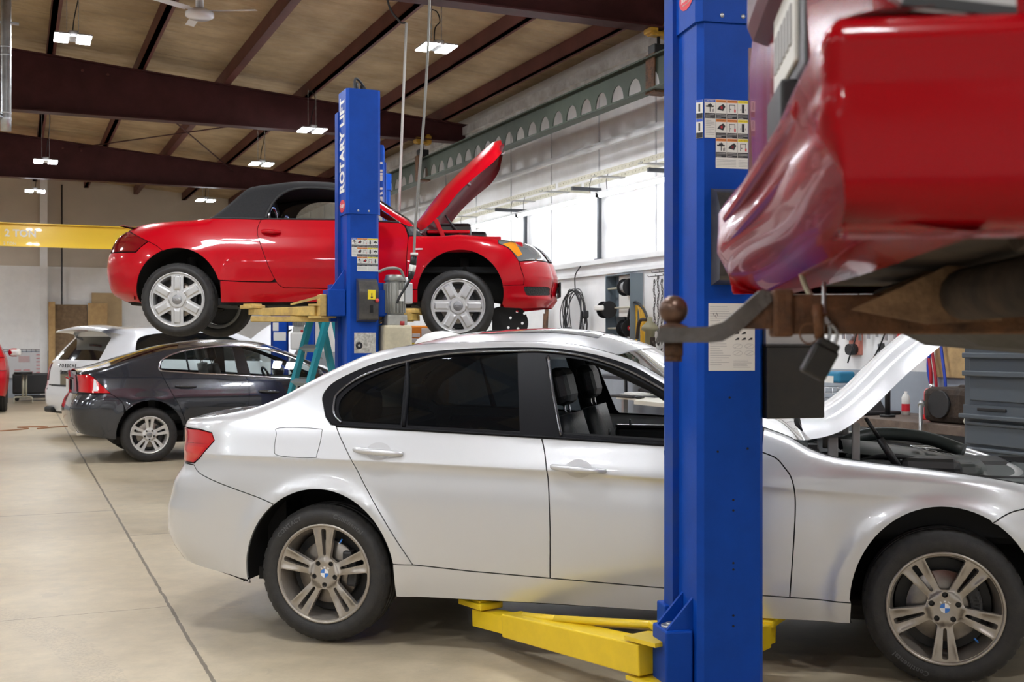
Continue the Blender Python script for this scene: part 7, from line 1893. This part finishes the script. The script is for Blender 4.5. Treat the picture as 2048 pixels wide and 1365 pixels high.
far_sheet('brown_board', 'dark brown wood panel leaning on the far wall above the white car', 1.34, .78, 2.40, .0, M_OSB, L1-.36)
far_sheet('plywood_strip', 'narrow plywood strip leaning on the far wall left of the brown panel', .87, .16, 2.46, .0, M_PLY, L1-.46)
wb_ = thing('wall_chart', 'white wall chart with red marks low on the far wall at left', 'chart', room(.22, L1-.03, .84), ROOM)
m = MB(); m.box((0, 0, 0), (1.05, .03, .66)); m.build('chart_board', mat('chart_white', (.62, .62, .63), .5), wb_)
m = MB(); r_ = random.Random(9)
for k in range(6): m.box((.36, -.018, .26-.09*k), (.14, .006, .015), M_LOGORED)
for k in range(5): m.box((-.15+.07*k, -.018, -.13-.05*(k % 3)), (.16, .006, .014), M_LOGORED)
m.box((0, -.018, .15), (.26, .006, .16), mat('pale_red', (.55, .40, .40), .6)); m.build('red_marks', None, wb_)
m = MB()
for k in range(11): m.box((-.6+.11*k, -.02, .36), (.012, .01, .07))
m.box((-.05, -.02, .40), (1.2, .01, .012)); m.build('chart_rail', M_CALI, wb_)
so = thing('shop_stool', 'black round shop stool with pale legs near the far wall at left', 'stool', room(.18, 29.3, 0), ROOM)
m = MB(); m.cyl((0, 0, .70), .20, .06, None, 'Z', 24); m.build('seat', M_BLACK, so)
m = MB(); m.cyl((0, 0, .40), .03, .56, None, 'Z', 12); m.cyl((.07, 0, .40), .02, .5, None, 'Z', 10); m.build('post', M_PALE, so)
m = MB()
for x in (-.2, .2):
    for y in (-.15, .15): m.tube(smooth_path([(x, y, 0), (x, y, .10), (x*.8, y, .14), (0, y, .14)], 4), .014, None, 6)
m.build('foot_frame', M_PALE, so)
ct_ = thing('dark_parts_cart', 'low black cart with clutter behind the shop stool', 'cart', room(.45, 30.4, 0), ROOM)
m = MB(); m.box((0, 0, .42), (1.0, .5, .5), None, None, .04); m.box((0, 0, .10), (.9, .45, .06)); m.build('cart_body', M_BLACK, ct_)
for x in (-.4, .4): MB().cyl((x, -.1, .05), .05, .04, M_RUBBER, 'Y', 14).build('caster', M_RUBBER, ct_)
cx_ = MB(); r_ = random.Random(11)
pts = [room(-1.2, 20.1, .008), room(-.3, 20.2, .008), room(.2, 20.6, .008), room(.05, 21.0, .008), (room(.5, 20.9, .008)), room(.35, 20.5, .008), room(.8, 20.9, .008), room(1.1, 20.4, .008), room(1.5, 20.9, .008)]
cx_.tube(smooth_path(pts, 8), .012, None, 6); tag(cx_.build('extension_cord', mat('orange_cord', (.36, .16, .07), .6)), 'brown orange extension cord lying on the floor behind the white car', 'cord')

br_ = MB(); br_.box((0, 0, .02), (.12, .26, .04), None, None, .008); br_.box((.04, 0, .09), (.02, .26, .14), None, None, .006)
for y in (-.10, .10): br_.lathe([(.010, -.004), (.022, 0), (.010, .004)], M_BLACK, 12, Matrix.Translation((.04, y, .175)), axis='X', closed=True)
tag(at(br_.build('plastic_bracket', M_BLACK), room(6.50, 6.34, 1.138), ROOM), 'black plastic bracket lying on the dark oily machine block', 'bracket')
rg = MB(); r_ = random.Random(4)
for k in range(5): rg.sphere((r_.uniform(-.03, .03), r_.uniform(-.03, .03), .035+r_.uniform(-.01, .03)), .035, None, 8, (1, .8, .8))
tag(at(rg.build('crumpled_rag', mat('pale_rag', (.50, .47, .38), .9, bump=.5, bscale=40)), room(6.14, 6.12, .857), ROOM), 'pale crumpled rag at the near corner of the work bench', 'rag')
